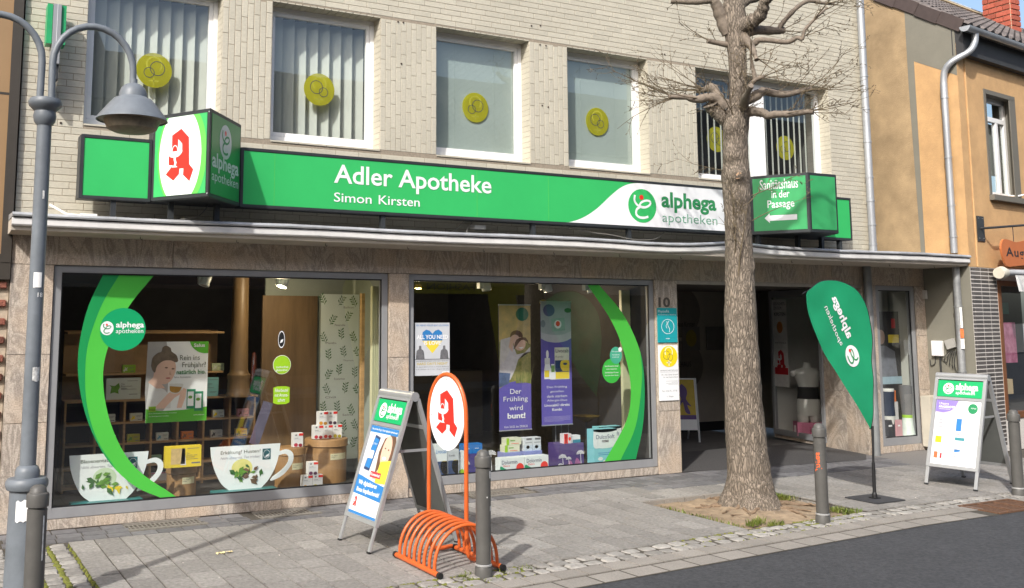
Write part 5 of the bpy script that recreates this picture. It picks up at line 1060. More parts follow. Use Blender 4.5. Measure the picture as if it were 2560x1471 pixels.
q.ribbon(LFr, sc_(el), .014); q.ribbon(LFr, sc_([tuple(p) for p in catmull([(-.12,-.04),(-.4,-.22),(-.46,-.5),(-.25,-.68),(.1,-.7),(.4,-.62)], 4)]), .015); q.ribbon(LFr, sc_([tuple(p) for p in catmull([(-.52,.62),(-.56,.3),(-.38,.05),(-.1,-.05),(.15,-.08)], 4)]), .014); onflag(q, .009).build('logo_glyph', M_gt, t)
onflag(MB().disc(LFr, .062, -.0, .016, .016), .010).build('logo_dot', M_red, t)
q = MB(); q.tube([(.53,-2.15,.03),(.535,-2.15,.35)], .016, 12); q.tube([(.535,-2.15,.33),(.55,-2.152,.70)], .011, 12); q.tube([Vector((p_.x+.006, FY+rip(p_.x,p_.y)+.008, p_.y)) for p_ in Ra], [.009]*40+[.007]*21, 8); q.tube([(-.285,FY,2.01),(-.34,FY,1.985)], .005, 8); q.build('pole', M_black, t, smooth=40)
q = MB(); q.box(.49,.57,-2.19,-2.11,.012,.02); q.lathe([(.026,.018),(.024,.05),(.018,.07)], (.53,-2.15,0), 16); q.lathe([(.0175,.075),(.0175,.085)], (.53,-2.15,0), 14); q.build('socket', M_black, t, bevel=.002)
q = MB(); q.box(.32,.73,-2.34,-1.97,.0,.012); q.build('base_plate', mat('base_plate', (.045,.046,.05), .6, .2, 10), t, bevel=.003)
# ------------------------------------------------------------------ the pollarded street tree
def bark_mat():
    m = bpy.data.materials.new('bark'); m.use_nodes = True; nt = m.node_tree; N = nt.nodes; L = nt.links; b = N['Principled BSDF']
    geo = N.new('ShaderNodeNewGeometry'); mp = N.new('ShaderNodeMapping'); mp.inputs['Scale'].default_value = (1,1,.22); L.new(geo.outputs['Position'], mp.inputs[0])
    vo = N.new('ShaderNodeTexVoronoi'); vo.feature = 'DISTANCE_TO_EDGE'; vo.inputs['Scale'].default_value = 46; nzv = N.new('ShaderNodeTexNoise'); nzv.inputs['Scale'].default_value = 20; nzv.inputs['Detail'].default_value = 4
    L.new(mp.outputs[0], nzv.inputs[0]); ad = N.new('ShaderNodeMix'); ad.data_type = 'VECTOR'; ad.inputs[0].default_value = .10; L.new(mp.outputs[0], ad.inputs[4]); L.new(nzv.outputs[1], ad.inputs[5]); L.new(ad.outputs[1], vo.inputs[0])
    n1 = N.new('ShaderNodeTexNoise'); n1.inputs['Scale'].default_value = 6; n1.inputs['Detail'].default_value = 6; L.new(geo.outputs['Position'], n1.inputs[0])
    mx = N.new('ShaderNodeMix'); mx.data_type = 'RGBA'; mx.inputs[6].default_value = (.24,.195,.15,1); mx.inputs[7].default_value = (.36,.305,.245,1); L.new(n1.outputs[0], mx.inputs[0])
    r1 = N.new('ShaderNodeMapRange'); r1.inputs[1].default_value = .0; r1.inputs[2].default_value = .24; r1.inputs[3].default_value = .30; r1.inputs[4].default_value = 1.; L.new(vo.outputs[0], r1.inputs[0])
    m2 = N.new('ShaderNodeMix'); m2.data_type = 'RGBA'; m2.blend_type = 'MULTIPLY'; m2.inputs[0].default_value = 1; L.new(mx.outputs[2], m2.inputs[6]); L.new(r1.outputs[0], m2.inputs[7]); L.new(m2.outputs[2], b.inputs['Base Color'])
    bp = N.new('ShaderNodeBump'); bp.inputs['Strength'].default_value = 1.; bp.inputs['Distance'].default_value = .02; L.new(vo.outputs[0], bp.inputs['Height']); L.new(bp.outputs[0], b.inputs['Normal']); b.inputs['Roughness'].default_value = .9; b.inputs['Specular IOR Level'].default_value = .2
    return m
M_bark = bark_mat(); M_bk2 = mat('branch_bark', (.19,.155,.12), .85, .3, 20, .5, 60, dirt=.3); M_twig = mat('twig_bark', (.13,.10,.06), .8, .3, 12)
TR = thing('street_tree', 'bare pollarded street tree with knobbly trunk and thin twigs', 'tree', (-.745,-1.78,0)); rt_ = random.Random(11)
axis = [(-.745,-1.79,-.04,.27),(-.745,-1.785,.04,.245),(-.742,-1.78,.14,.215),(-.74,-1.775,.3,.192),(-.745,-1.76,.6,.18),(-.75,-1.75,1.0,.168),(-.748,-1.75,1.7,.148),(-.742,-1.752,2.3,.128),(-.738,-1.75,2.8,.118),(-.738,-1.745,3.05,.128),(-.738,-1.745,3.15,.135),(-.738,-1.748,3.26,.122),(-.735,-1.755,3.5,.116),(-.73,-1.765,3.68,.125),(-.715,-1.775,3.78,.122),(-.708,-1.785,3.9,.09),(-.703,-1.79,4.1,.083),(-.702,-1.79,4.35,.086),(-.705,-1.785,4.55,.098),(-.71,-1.782,4.7,.112),(-.712,-1.78,4.85,.10),(-.71,-1.785,5.1,.075),(-.70,-1.78,5.6,.06)]
NR, NA = 190, 44; tm = MB(); vs = []
def ax_at(z):
    for a, b_ in zip(axis, axis[1:]):
        if a[2] <= z <= b_[2]: k_ = (z-a[2])/(b_[2]-a[2]); k_ = k_*k_*(3-2*k_); return [a[i]+(b_[i]-a[i])*k_ for i in range(4)]
    return axis[-1]
knots = [(3.14, R(-130), .075), (3.36,R(-152),.045),(2.93,R(-128),.03),(2.9,R(-140),.02),(3.62,R(200),.05),(4.32,R(-120),.025),(2.05,R(-100),.02),(2.25,R(-70),.018)]
for j in range(NR+1):
    z = -.04+5.6*(j/NR); x, y, _, r_ = ax_at(z)
    for i in range(NA):
        a = 2*math.pi*i/NA; d = Vector((math.cos(a), math.sin(a), 0)); rr = r_
        rr += .009*noise.noise(Vector((d.x*2.2, d.y*2.2, z*1.5)))+.0075*(1-min(1, abs(noise.noise(Vector((d.x*7, d.y*7, z*4.5))))*3.2))*(1 if z < 3 else .5)
        if z < .25: rr += .05*(1-(z+.04)/.29)**1.5*(.5+.5*math.sin(a*5+1.3)+.4*math.sin(a*3))
        for kz, ka, kr in knots:
            da = (a-ka+math.pi) % (2*math.pi)-math.pi; q2 = (da*r_/.06)**2+((z-kz)/.055)**2; rr += kr*math.exp(-q2)-kr*.55*math.exp(-q2*6)
        vs.append((x+d.x*rr, y+d.y*rr, z))
tm.add(vs, [(j*NA+i, j*NA+(i+1) % NA, (j+1)*NA+(i+1) % NA, (j+1)*NA+i) for j in range(NR) for i in range(NA)]); tm.build('trunk', M_bark, TR, smooth=80)
q = MB(); d = Vector((math.cos(R(-130)), math.sin(R(-130)), 0)); F = Fr(Vector((-.738,-1.745,3.14))+d*.176, (-d.y, d.x, 0), (0,0,1)); q.flat(F, [oval(0,0,.036,.042,20)], .002); q.build('pruning_scar', mat('cut_wood', (.40,.26,.16), .9, .2, 30), TR)
LIMB = {
'L1':([(-0.818,-1.706,3.832),(-0.891,-1.689,3.918),(-0.977,-1.658,3.941),(-1.090,-1.601,3.915),(-1.185,-1.561,3.938),(-1.332,-1.469,3.948)],.05,.018),
'L1b':([(-0.838,-1.685,3.873),(-0.852,-1.636,3.998),(-0.867,-1.585,4.072),(-0.894,-1.522,4.056),(-0.929,-1.451,4.060)],.05,.02),
'L1c':([(-0.79,-1.715,3.70),(-0.87,-1.665,3.79),(-0.93,-1.651,3.826),(-0.96,-1.657,3.869)],.06,.045),
'R1':([(-0.74,-1.79,3.814),(-0.680,-1.801,3.905),(-0.590,-1.848,3.931),(-0.507,-1.888,3.990),(-0.451,-1.901,4.006),(-0.353,-1.955,3.980),(-0.255,-2.010,3.979),(-0.140,-2.083,4.009),(-0.058,-2.121,4.029)],.05,.019),
'R2':([(-0.71,-1.82,3.744),(-0.665,-1.897,3.786),(-0.658,-1.939,3.772),(-0.619,-2.015,3.749),(-0.605,-2.064,3.716),(-0.567,-2.139,3.718),(-0.505,-2.237,3.706),(-0.444,-2.335,3.712),(-0.392,-2.424,3.707)],.045,.02),
'R3':([(-0.695,-1.831,3.82),(-0.681,-1.881,3.966),(-0.685,-1.912,4.023),(-0.660,-1.973,4.083),(-0.620,-2.050,4.108)],.028,.016),
'R3b':([(-0.650,-1.960,4.076),(-0.665,-1.955,4.188),(-0.685,-1.960,4.255),(-0.719,-1.977,4.336)],.02,.009),
'U1':([(-0.76,-1.74,4.60),(-0.82,-1.715,4.75),(-0.891,-1.717,4.886),(-0.945,-1.705,4.934),(-1.060,-1.631,4.919),(-1.262,-1.469,4.942)],.06,.02),
'U2':([(-0.70,-1.82,4.65),(-0.651,-1.946,4.688),(-0.637,-2.032,4.718),(-0.647,-2.094,4.776),(-0.669,-2.142,4.835),(-0.634,-2.248,4.898)],.065,.035),
'U3':([(-0.70,-1.82,4.60),(-0.527,-1.906,4.625),(-0.369,-1.971,4.623),(-0.261,-1.986,4.641)],.05,.026),
'U3b':([(-0.33,-1.98,4.625),(-0.30,-2.03,4.71),(-0.238,-2.152,4.834),(-0.124,-2.197,4.903),(0.004,-2.256,4.886),(0.117,-2.298,4.884)],.022,.012),
'U4':([(-0.75,-1.76,4.476),(-0.884,-1.710,4.494),(-0.987,-1.677,4.511)],.024,.018),
'U5':([(-0.69,-1.84,4.474),(-0.612,-1.931,4.471),(-0.595,-1.964,4.497),(-0.528,-2.048,4.484),(-0.422,-2.171,4.448),(-0.364,-2.246,4.481),(-0.341,-2.285,4.461),(-0.330,-2.312,4.544),(-0.271,-2.388,4.646),(-0.197,-2.479,4.745)],.03,.009),
'U6':([(-0.68,-1.84,4.58),(-0.666,-1.931,4.444),(-0.683,-1.985,4.364),(-0.701,-2.038,4.266)],.04,.014),
'U7':([(-0.71,-1.80,4.84),(-0.622,-1.810,4.914),(-0.539,-1.800,4.963),(-0.412,-1.833,5.006)],.05,.03),
'B1':([(-.70,-1.74,3.85),(-.60,-1.62,3.92),(-.52,-1.5,3.95),(-.45,-1.36,4.02)],.045,.018),
'B2':([(-.72,-1.85,3.80),(-.82,-1.98,3.86),(-.90,-2.08,3.88),(-.98,-2.22,3.94)],.045,.018),
'B3':([(-.70,-1.72,4.70),(-.60,-1.6,4.8),(-.5,-1.48,4.84),(-.42,-1.3,4.9)],.05,.02)}
ends = []
for k_, (pts, ra, rb) in LIMB.items():
    P = catmull(pts, 5); n = len(P); q = MB(); rr = []
    for i in range(n): f_ = i/(n-1); rr.append((ra+(rb-ra)*f_)*1.18*(1+.16*noise.noise(Vector((i*.7, len(k_), ra*90)))+.16*max(0, math.sin(i*1.25+ra*200))**6))
    rr[-1] *= 1.25; q.tube(P, rr, 12); q.build('limb', M_bk2 if rb < .03 else M_bark, TR, smooth=70); ends.append((k_, P, rb))
tw = MB()
def twig(p, d, ln, r_, depth=0, curl=.25):
    n = 7; pts = [p.copy()]; c = p.copy(); d = d.normalized(); bend = Vector((rt_.uniform(-1,1), rt_.uniform(-1,1), rt_.uniform(-.5,1.2)))*curl
    for i in range(n):
        d = (d+bend/n+Vector((rt_.uniform(-1,1),rt_.uniform(-1,1),rt_.uniform(-1,1)))*.09).normalized(); c = c+d*ln/n; pts.append(c.copy())
        if depth < 2 and i >= 1 and rt_.random() < (.5 if depth == 0 else .3):
            s_ = d.cross(Vector((rt_.uniform(-1,1),rt_.uniform(-1,1),rt_.uniform(-1,1)))).normalized(); twig(c, d*.75+s_*.7, ln*rt_.uniform(.22,.5), r_*.55, depth+1, curl)
        if depth >= 1 and rt_.random() < .35: e = d.cross(Vector((rt_.uniform(-1,1),rt_.uniform(-1,1),1))).normalized(); tw.tube([c, c+(d+e*.8)*.012, c+(d+e*.6)*.02], [.0022,.0032,.0008], 4)
    tw.tube(pts, [r_*(1-.72*i/n) for i in range(n+1)], 5, False)
VIEW = Vector((.71,.70,0)); SIDE = Vector((.70,-.71,0))
fans = {'L1':(-1,26,.62),'L1b':(-1,20,.62),'L1c':(-1,7,.4),'R1':(1,22,.55),'R2':(1,18,.55),'R3':(.6,10,.45),'R3b':(.3,7,.5),'U1':(-1,5,.32),'U2':(.5,8,.5),'U3':(1,9,.45),'U3b':(1,12,.5),'U4':(-1,3,.3),'U5':(1,14,.5),'U6':(.4,6,.4),'U7':(.8,6,.45),'B1':(.5,16,.5),'B2':(-.3,9,.4),'B3':(.4,6,.45)}
for k_, P, rb in ends:
    s_, n, ln = fans[k_]; n = max(3, int(n*.5))
    for i in range(n):
        f_ = 1-abs(rt_.gauss(0,.16)) if i < n*.7 else rt_.uniform(.45,1); p_ = P[max(0, min(len(P)-1, int(f_*(len(P)-1))))]; dl = (P[-1]-P[-3]).normalized() if len(P) > 3 else (P[-1]-P[0]).normalized()
        d = SIDE*s_*rt_.uniform(.2,1.1)+VIEW*rt_.uniform(-.7,.7)+Vector((0,0,rt_.uniform(-.25,1.15)))+dl*.6
        twig(p_, d, ln*rt_.uniform(.55,1.25), rt_.uniform(.004,.0068))
for i in range(9): twig(Vector((-.74,-1.75,3.75))+Vector((rt_.uniform(-.08,.08),rt_.uniform(-.08,.08),rt_.uniform(-.05,.1))), SIDE*rt_.uniform(-.8,.8)-VIEW*rt_.uniform(.1,.9)+Vector((0,0,rt_.uniform(.1,.9))), rt_.uniform(.3,.6), .005)
for z_ in (2.75,2.55,2.35): twig(Vector((-.85,-1.80,z_)), Vector((-.3,-.4,1)), .5, .006, 0, .15)
twig(Vector((-.84,-1.83,2.12)), Vector((.05,-.1,1)), .75, .009, 0, .05); twig(Vector((-.80,-1.72,3.2)), Vector((-1,.6,.1)), .5, .005); twig(Vector((-.66,-1.86,2.7)), Vector((.6,-.7,.5)), .6, .005); twig(Vector((-.64,-1.84,2.95)), Vector((.7,-.6,.3)), .55, .005)
for i in range(13):                                   # surface roots snaking out of the trunk foot
    a = 2*math.pi*i/13+rt_.uniform(-.2,.2); ln = rt_.uniform(.18,.5); P = []; c = Vector((-.745+.22*math.cos(a), -1.785+.2*math.sin(a), .03)); d = a
    for j in range(9): P.append(c.copy()); d += rt_.uniform(-.5,.5); c = c+Vector((math.cos(d), math.sin(d), 0))*ln/8; c.z = -.014+.02*max(0,1-j/4)+rt_.uniform(-.009,.007); c.x = min(max(c.x,-1.5),-.1); c.y = min(max(c.y,-2.48),-1.32)
    MB().tube(P, [.017*(1-.8*j/8)+.003 for j in range(9)], 7).build('root', mat('root_bark', (.20,.14,.09), .95, .3, 20, .6, 60), TR, smooth=80)
o = tw.build('twigs', M_twig, TR, smooth=80); struct(o, 'stuff')
# ------------------------------------------------------------------ things in the shop windows
M_dg = mat('decal_green_dark', (.01,.27,.075), .4, .04, 2); M_mg = mat('decal_green_mid', (.04,.40,.05), .4, .04, 2); M_lg = mat('decal_green_light', (.07,.47,.055), .4, .04, 2)
D = face(.026)
def decal(name, label, F, loops_m, cat='window decal'):
    t = thing(name, label, cat, F.p(*loops_m[0][0][0]))
    for i, (lp, m) in enumerate(loops_m): MB().flat(F, [lp], .0005*i).build('film', m, t)
    return t
def cm(pts, n=5): return [tuple(p) for p in catmull(pts, n)]
out1 = cm([(-6.45,2.125),(-6.58,1.78),(-6.63,1.36),(-6.55,.93),(-6.37,.56),(-6.13,.31),(-5.88,.178)]); in1 = cm([(-6.01,2.125),(-6.23,1.83),(-6.39,1.47),(-6.41,1.15),(-6.31,.77),(-6.11,.45),(-5.75,.178)])
md1 = cm([(-6.31,2.125),(-6.45,1.86),(-6.55,1.53),(-6.565,1.25),(-6.535,.98),(-6.44,.70),(-6.28,.455)])
t = decal('window_decal', 'large green crescent decal on the left shop window', D, [(out1+in1[::-1], M_lg), (md1+[p for p in out1 if p[1] > .45][::-1], M_dg)])
t = thing('window_decal', 'round green decal with white alphega lettering on left shop window', 'window decal', (-6.265,.024,1.65)); MB().disc(D, -6.265, 1.645, .195, .185, .002, 40).build('film', mat('decal_disc_green', (.005,.33,.12), .4, .03, 2), t)
logo(D, -6.40, 1.655, .055, .06, t, M_sw, M_gt, M_red, h=.003); letters('lettering', D, 'alphega', -6.325, -6.085, 1.645, 1.71, M_sw, t, h=.003, bold=.025); letters('lettering', D, 'apotheken', -6.325, -6.09, 1.60, 1.65, M_sw, t, h=.003)
out2 = cm([(-1.09,2.125),(-.75,1.79),(-.52,1.37),(-.47,.97),(-.51,.54),(-.62,.178)]); in2 = cm([(-1.25,2.125),(-.91,1.70),(-.73,1.30),(-.67,.96),(-.74,.61),(-1.06,.178)]); md2 = cm([(-.52,1.37),(-.505,1.06),(-.61,.55),(-.84,.178)])
decal('window_decal', 'large green crescent decal on the right shop window', D, [(out2+in2[::-1], M_lg), (md2+[p for p in out2 if p[1] < 1.36][::-1], M_dg)])
t = thing('window_decal', 'two overlapping round green opening hours decals on right shop window', 'window decal', (-.9,.024,1.2)); MB().disc(D, -.935, 1.165, .13, .135, .001, 32).build('film', M_mg, t); MB().disc(D, -.87, 1.335, .085, .095, .002, 32).build('film', mat('decal_mint', (.06,.38,.24), .4), t)
for i, s_ in enumerate(('Gesundheitszentrum Kirsten', 'Adler-Apotheke', 'Sanitätshaus Kirsten', 'Apotheker Simon Kirsten')): letters('lettering', D, s_, -1.03+.02*(i == 1), -.84-.02*(i == 1), 1.21-.035*i, 1.228-.035*i, M_sw, t, h=.003)
letters('lettering', D, 'Öffnungszeiten', -.93, -.81, 1.37, 1.388, M_sw, t, h=.003); letters('lettering', D, 'Mo-Fr 8.00-18.30', -.92, -.82, 1.335, 1.348, M_sw, t, h=.003); letters('lettering', D, 'Sa 8.00-13.00', -.92, -.83, 1.31, 1.322, M_sw, t, h=.003)
MB().disc(D, -.81, 1.40, .025, .027, .003, 18).build('logo', M_sw, t)
M_lime = mat('decal_lime', (.30,.55,.02), .4)
t = thing('window_decal', 'small black oval leaf sticker high on the left shop window', 'window decal', (-4.81,.024,1.54)); MB().disc(D, -4.81, 1.545, .035, .085, .001).build('film', M_black, t); MB().disc(D, -4.81, 1.545, .033, .08, .002, 28, .88).build('ring', M_sw, t); MB().flat(D, [[(-4.825,1.51),(-4.80,1.52),(-4.79,1.55),(-4.815,1.54)]], .002).build('leaf', M_sw, t)
t = thing('window_decal', 'round lime green sugar free sticker on the left shop window', 'window decal', (-4.80,.024,1.31)); MB().disc(D, -4.80, 1.31, .085, .085, .001, 36).build('film', M_lime, t); MB().disc(D, -4.80, 1.31, .088, .088, .0005, 36).build('rim', M_sw, t); letters('lettering', D, 'zuckerfrei\nglutenfrei', -4.86, -4.74, 1.245, 1.30, M_sw, t, h=.003)
t = thing('window_decal', 'square lime green film bag sticker on the left shop window', 'window decal', (-4.80,.024,1.03)); MB().flat(D, [[(-4.88,.96),(-4.84,.945),(-4.76,.945),(-4.72,.96),(-4.72,1.10),(-4.76,1.11),(-4.84,1.11),(-4.88,1.10)]], .001).build('film', M_lime, t); letters('lettering', D, 'Filterbeutel\nmit Aroma-\nschutz', -4.865, -4.735, .97, 1.09, M_sw, t, h=.003, align='CENTER')
# tea shelf at the back of the left bay
M_wood = mat('shelf_wood', (.44,.27,.12), .55, .25, 8, stretch=(1,1,4)); M_bkp = mat('shelf_back', (.035,.022,.015), .7)
t = thing('tea_shelf', 'old wooden shelf with pigeonholes at the back of the left window', 'shelf', (-5.6,1.2,.1)); Y = 1.1
q = MB(); q.box(-6.58,-4.70,1.32,1.34,.1,.95); q.build('back_panel', M_bkp, t); q = MB(); q.box(-6.58,-5.06,1.32,1.34,.95,1.62); q.build('back_panel', mat('shelf_back_lit', (.32,.20,.095), .7, .2, 5), t)  # upper back painted lighter as if lit, lower back near black
for z_, xr in ((1.60,-5.05),(1.20,-5.05),(.945,-4.68),(.73,-4.70),(.53,-4.70),(.315,-4.70),(.14,-4.70)): q = MB(); q.box(-6.58, xr, Y, 1.32, z_-.012, z_+.008); q.build('shelf_board', M_wood, t, bevel=.003)
for x in (-6.57,-6.29,-6.02,-5.76,-5.50,-5.24,-4.97,-4.71): q = MB(); q.box(x-.011, x+.011, Y+.004, 1.32, .1, .935); q.build('upright', M_wood, t, bevel=.003)
t = thing('wooden_column', 'turned wooden column standing beside the tea shelf', 'column', (-4.92,1.0,.95))
q = MB(); q.lathe([(.125,.955),(.125,.985),(.115,1.0),(.11,1.12),(.118,1.14),(.12,1.17),(.10,1.19),(.092,1.22),(.088,1.5),(.082,2.185)], (-4.92,1.0,0), 28); q.build('shaft', mat('column_wood', (.20,.125,.058), .45, .2, 6, stretch=(3,3,.3)), t, smooth=40)
# cartons
def carton(label, x, y, z, w_, h_, d_, col, prints=(), grp=None, cat='carton', txt=None, name='carton', rz=0.):
    t = thing(name, label, cat, (x+w_/2, y+d_/2, z), group=grp); q = MB(); q.box(x, x+w_, y, y+d_, z, z+h_); q.build('box', col if not isinstance(col, tuple) else mat('card_%02d%02d%02d' % tuple(int(99*c) for c in col), col, .5, .03, 4), t, bevel=.0012)
    F = face(y-.0012, x, z)
    for pr in prints: MB().flat(F, [pr[0]], .0004).build('print', pr[1], t)
    for (s_, a0, a1, b0, b1, m) in (txt or ()): letters('lettering', F, s_, a0, a1, b0, b1, m, t, h=.0012)
    return t
M_lf = mat('print_leaf', (.12,.30,.03), .5, .3, 20); M_lf2 = mat('print_leaf_dark', (.04,.14,.03), .5, .3, 20); M_flw = mat('print_flower', (.80,.62,.02), .5, .2, 20)
def herb(w_, h_, m): return [(.06*w_,.3*h_),(.2*w_,.55*h_),(.15*w_,.8*h_),(.3*w_,.6*h_),(.42*w_,.75*h_),(.36*w_,.45*h_),(.4*w_,.25*h_),(.25*w_,.3*h_),(.15*w_,.12*h_)]
cw_, ch_ = .085, .058
rowz = {1:1.208, 2:.738, 3:.538, 4:.323}
tea = [('lime and white tea box on the upper shelf behind the crescent decal', -6.05, 1, (.25,.45,.03), (.6,.62,.55)), ('pale green tea box on the upper shelf beside the column', -5.16, 1, (.45,.52,.30), (.6,.62,.5)),
 ('white tea box in the pigeonhole beside the green crescent', -6.22, 2, (.62,.63,.58), M_flw), ('white and green tea box left of the spring poster', -5.96, 2, (.60,.62,.56), M_flw), ('white tea box in the upper row right of the spring poster', -5.14, 2, (.62,.66,.60), M_flw), ('pink tea box at the right end of the shelf', -4.88, 2, (.60,.28,.33), (.2,.05,.03)),
 ('white tea box half hidden by the crescent decal', -6.21, 3, (.55,.6,.5), M_lf), ('olive yellow tea box in the second pigeonhole row', -5.98, 3, (.42,.40,.03), M_lf), ('white and blue tea box under the spring poster', -5.70, 3, (.62,.66,.66), (.12,.36,.55)), ('orange tea box under the spring poster', -5.45, 3, (.68,.20,.03), (.2,.1,.04)), ('beige tea box with a dark ring in the second row', -5.155, 3, (.52,.50,.44), (.06,.05,.05)), ('yellow tea box at the right end of the second row', -4.895, 3, (.75,.50,.02), (.2,.18,.03))]
for lb, x, r_, c1, c2 in tea:
    m2 = c2 if not isinstance(c2, tuple) else mat('card_%02d%02d%02d' % tuple(int(99*c) for c in c2), c2, .5, .03, 4)
    carton(lb, x, 1.14, rowz[r_], .125 if r_ == 1 else .12, .075, .05, c1, [(herb(.12,.075,0), m2), (rect(.06,.11,.052,.055), M_ink), (rect(.06,.1,.042,.045), M_ink), (rect(.075,.11,.012,.018), M_ink)], 'small tea boxes on the wooden shelf', 'tea box', name='tea_box')
carton('large white tea box with mint leaves on the shelf left of the poster', -6.20, 1.13, .953, .33, .205, .06, (.62,.68,.66), [([(.04,.06),(.05,.12),(.03,.14),(.08,.13),(.12,.16),(.13,.12),(.115,.09),(.12,.055),(.08,.07)], M_lf), (rect(.2,.3,.175,.179), M_ink), (rect(.14,.29,.095,.098), M_ink), (rect(.22,.30,.045,.05), M_ink)], 'large tea boxes', 'tea box', txt=[('Tee\nBrennessel-\nblätter', .14, .25, .10, .155, M_ink)], name='tea_box')
carton('large turquoise tea box on the shelf between poster and column', -5.30, 1.13, .953, .21, .19, .06, (.25,.56,.54), [(rect(.08,.2,.165,.168), M_ink), (rect(.03,.16,.085,.088), M_ink), (rect(.12,.19,.04,.046), M_ink)], 'large tea boxes', 'tea box', txt=[('Tee\nBronchial-\nHusten', .03, .15, .10, .15, M_ink)], name='tea_box')
carton('large yellow tea box standing on the wooden drum', -5.79, .33, .385, .33, .19, .07, (.80,.60,.04), [(rect(.05,.18,.03,.17), mat('print_tan_photo', (.62,.45,.20), .5, .3, 9)), ([(.14,.02),(.19,.02),(.175,.17),(.15,.17)], M_pink), (rect(.2,.31,.165,.169), M_ink), (rect(.19,.30,.07,.073), M_ink), (rect(.24,.32,.03,.042), M_ink)], 'large tea boxes', 'tea box', txt=[('Tee\nHusten- und\nBronchial', .19, .29, .085, .13, M_ink)], name='tea_box')
carton('small green packet on a low shelf behind the yellow tea box', -5.74, 1.14, .323, .1, .075, .05, (.25,.40,.28), [], 'small tea boxes on the wooden shelf', 'tea box', name='tea_box'); carton('grey and pink packet on the lowest shelf behind the drum', -5.74, 1.14, .15, .16, .08, .05, (.45,.40,.38), [(rect(0,.16,.07,.08), mat('card_pink', (.6,.15,.25), .5))], 'small tea boxes on the wooden shelf', 'tea box', name='tea_box')
# poster with the tea drinker
t = thing('spring_poster', 'green and white tea poster with a woman holding a glass cup', 'poster', (-5.64,.6,.77)); F = face(.6, -5.925, .77); pw, ph = .575, .75
MB().fbox(F, 0, pw, 0, ph, -.004, 0).build('sheet', mat('poster_sheet', (.80,.81,.80), .5, .06, 2), t); M_pg = mat('poster_green', (.10,.42,.03), .5, .05, 3)
S = lambda lp, m, h: MB().flat(F, [[(a*pw, b*ph) for a, b in lp]], h).build('print', m, t)
S(cm([(0,1),(0,.16),(.3,.16),(.35,.7),(.3,1)], 3), mat('poster_shade', (.42,.40,.38), .5, .1, 4), .0004)
S([(0,.18),(.04,.50),(.14,.46),(.30,.40),(.40,.30),(.40,.17),(.0,.17)], mat('poster_shirt', (.70,.68,.65), .5, .1, 6), .0008)
S([(.02,.50),(.10,.56),(.12,.66),(.26,.62),(.24,.48),(.30,.42),(.16,.42)], M_skin, .0011); S(cm([(.10,.66),(.13,.55),(.20,.49),(.30,.47),(.40,.52),(.46,.62),(.46,.72),(.40,.78),(.22,.80),(.12,.74),(.10,.66)], 3), M_skin, .0014)
S(cm([(.06,.70),(.08,.80),(.16,.86),(.22,.875),(.24,.93),(.30,.95),(.37,.92),(.39,.875),(.47,.83),(.50,.76),(.46,.74),(.38,.765),(.26,.76),(.16,.70),(.13,.62),(.09,.64),(.06,.70)], 3), mat('poster_hair', (.17,.125,.085), .5, .3, 18), .0017)
for a, b in ((.31,.675),(.42,.66)): S(oval(a,b,.025,.009,12), M_hair, .002)
S(oval(.345,.545,.04,.010,12), mat('poster_lip', (.45,.14,.12), .5), .002); S([(.37,.64),(.40,.58),(.355,.59)], mat('poster_nose', (.55,.33,.25), .5), .002)
S([(.15,.19),(.36,.36),(.44,.40),(.55,.42),(.60,.36),(.46,.30),(.30,.17),(.18,.17)], M_skin, .002); S([(.50,.17),(.54,.32),(.60,.42),(.65,.40),(.64,.30),(.58,.17)], M_skin, .0021)
S(cm([(.37,.44),(.38,.38),(.44,.35),(.53,.36),(.58,.42),(.585,.47),(.37,.475)], 3), mat('poster_cup_glass', (.66,.66,.62), .5), .0024); S(cm([(.375,.445),(.385,.385),(.45,.36),(.53,.37),(.575,.43)], 3), mat('poster_tea', (.42,.22,.03), .5), .0027)
for i, x in enumerate((.66,.79)): S(rect(x,x+.145,.155-.03*i,.40-.03*i), mat('poster_pack_green', (.03,.22,.11), .5), .002+.0006*i); S(rect(x+.015,x+.115,.19-.03*i,.37-.03*i), M_sw, .0023+.0006*i); S(oval(x+.06,.30-.03*i,.035,.02,14), M_lf, .0026+.0006*i)
S([(0,0),(1,0),(1,.175),(.62,.145),(.25,.14),(0,.17)], M_pg, .0016); S(cm([(.685,1),(.73,.93),(.83,.87),(.92,.85),(1,.85)], 4)+[(1,1)], M_pg, .0016); S(rect(.045,.16,.135,.20), M_lime, .003)
for s_, a0, a1, b0, b1, m in (('Salus',.755,.94,.93,.975,M_sw),('Rein ins',.53,.86,.765,.83,mat('poster_ink_green',(.10,.12,.08),.5)),('Frühjahr?',.57,.965,.655,.74,MATS['poster_ink_green']),('natürlich bio.',.48,.965,.59,.645,mat('poster_bold_green',(.03,.20,.05),.5)),('Salus Arzneitees',.44,.72,.545,.565,M_ink),('bio',.055,.15,.145,.185,M_black),('Gute Stimmung. Mit Salus Arzneitees',.05,.50,.105,.12,M_sw),('aus ökologischem Landbau.',.05,.38,.07,.085,M_sw),('www.salus.de',.78,.96,.07,.085,M_sw)): letters('lettering', F, s_, a0*pw, a1*pw, b0*ph, b1*ph, m, t, h=.004, bold=.02 if s_ in ('Salus','natürlich bio.') else 0)
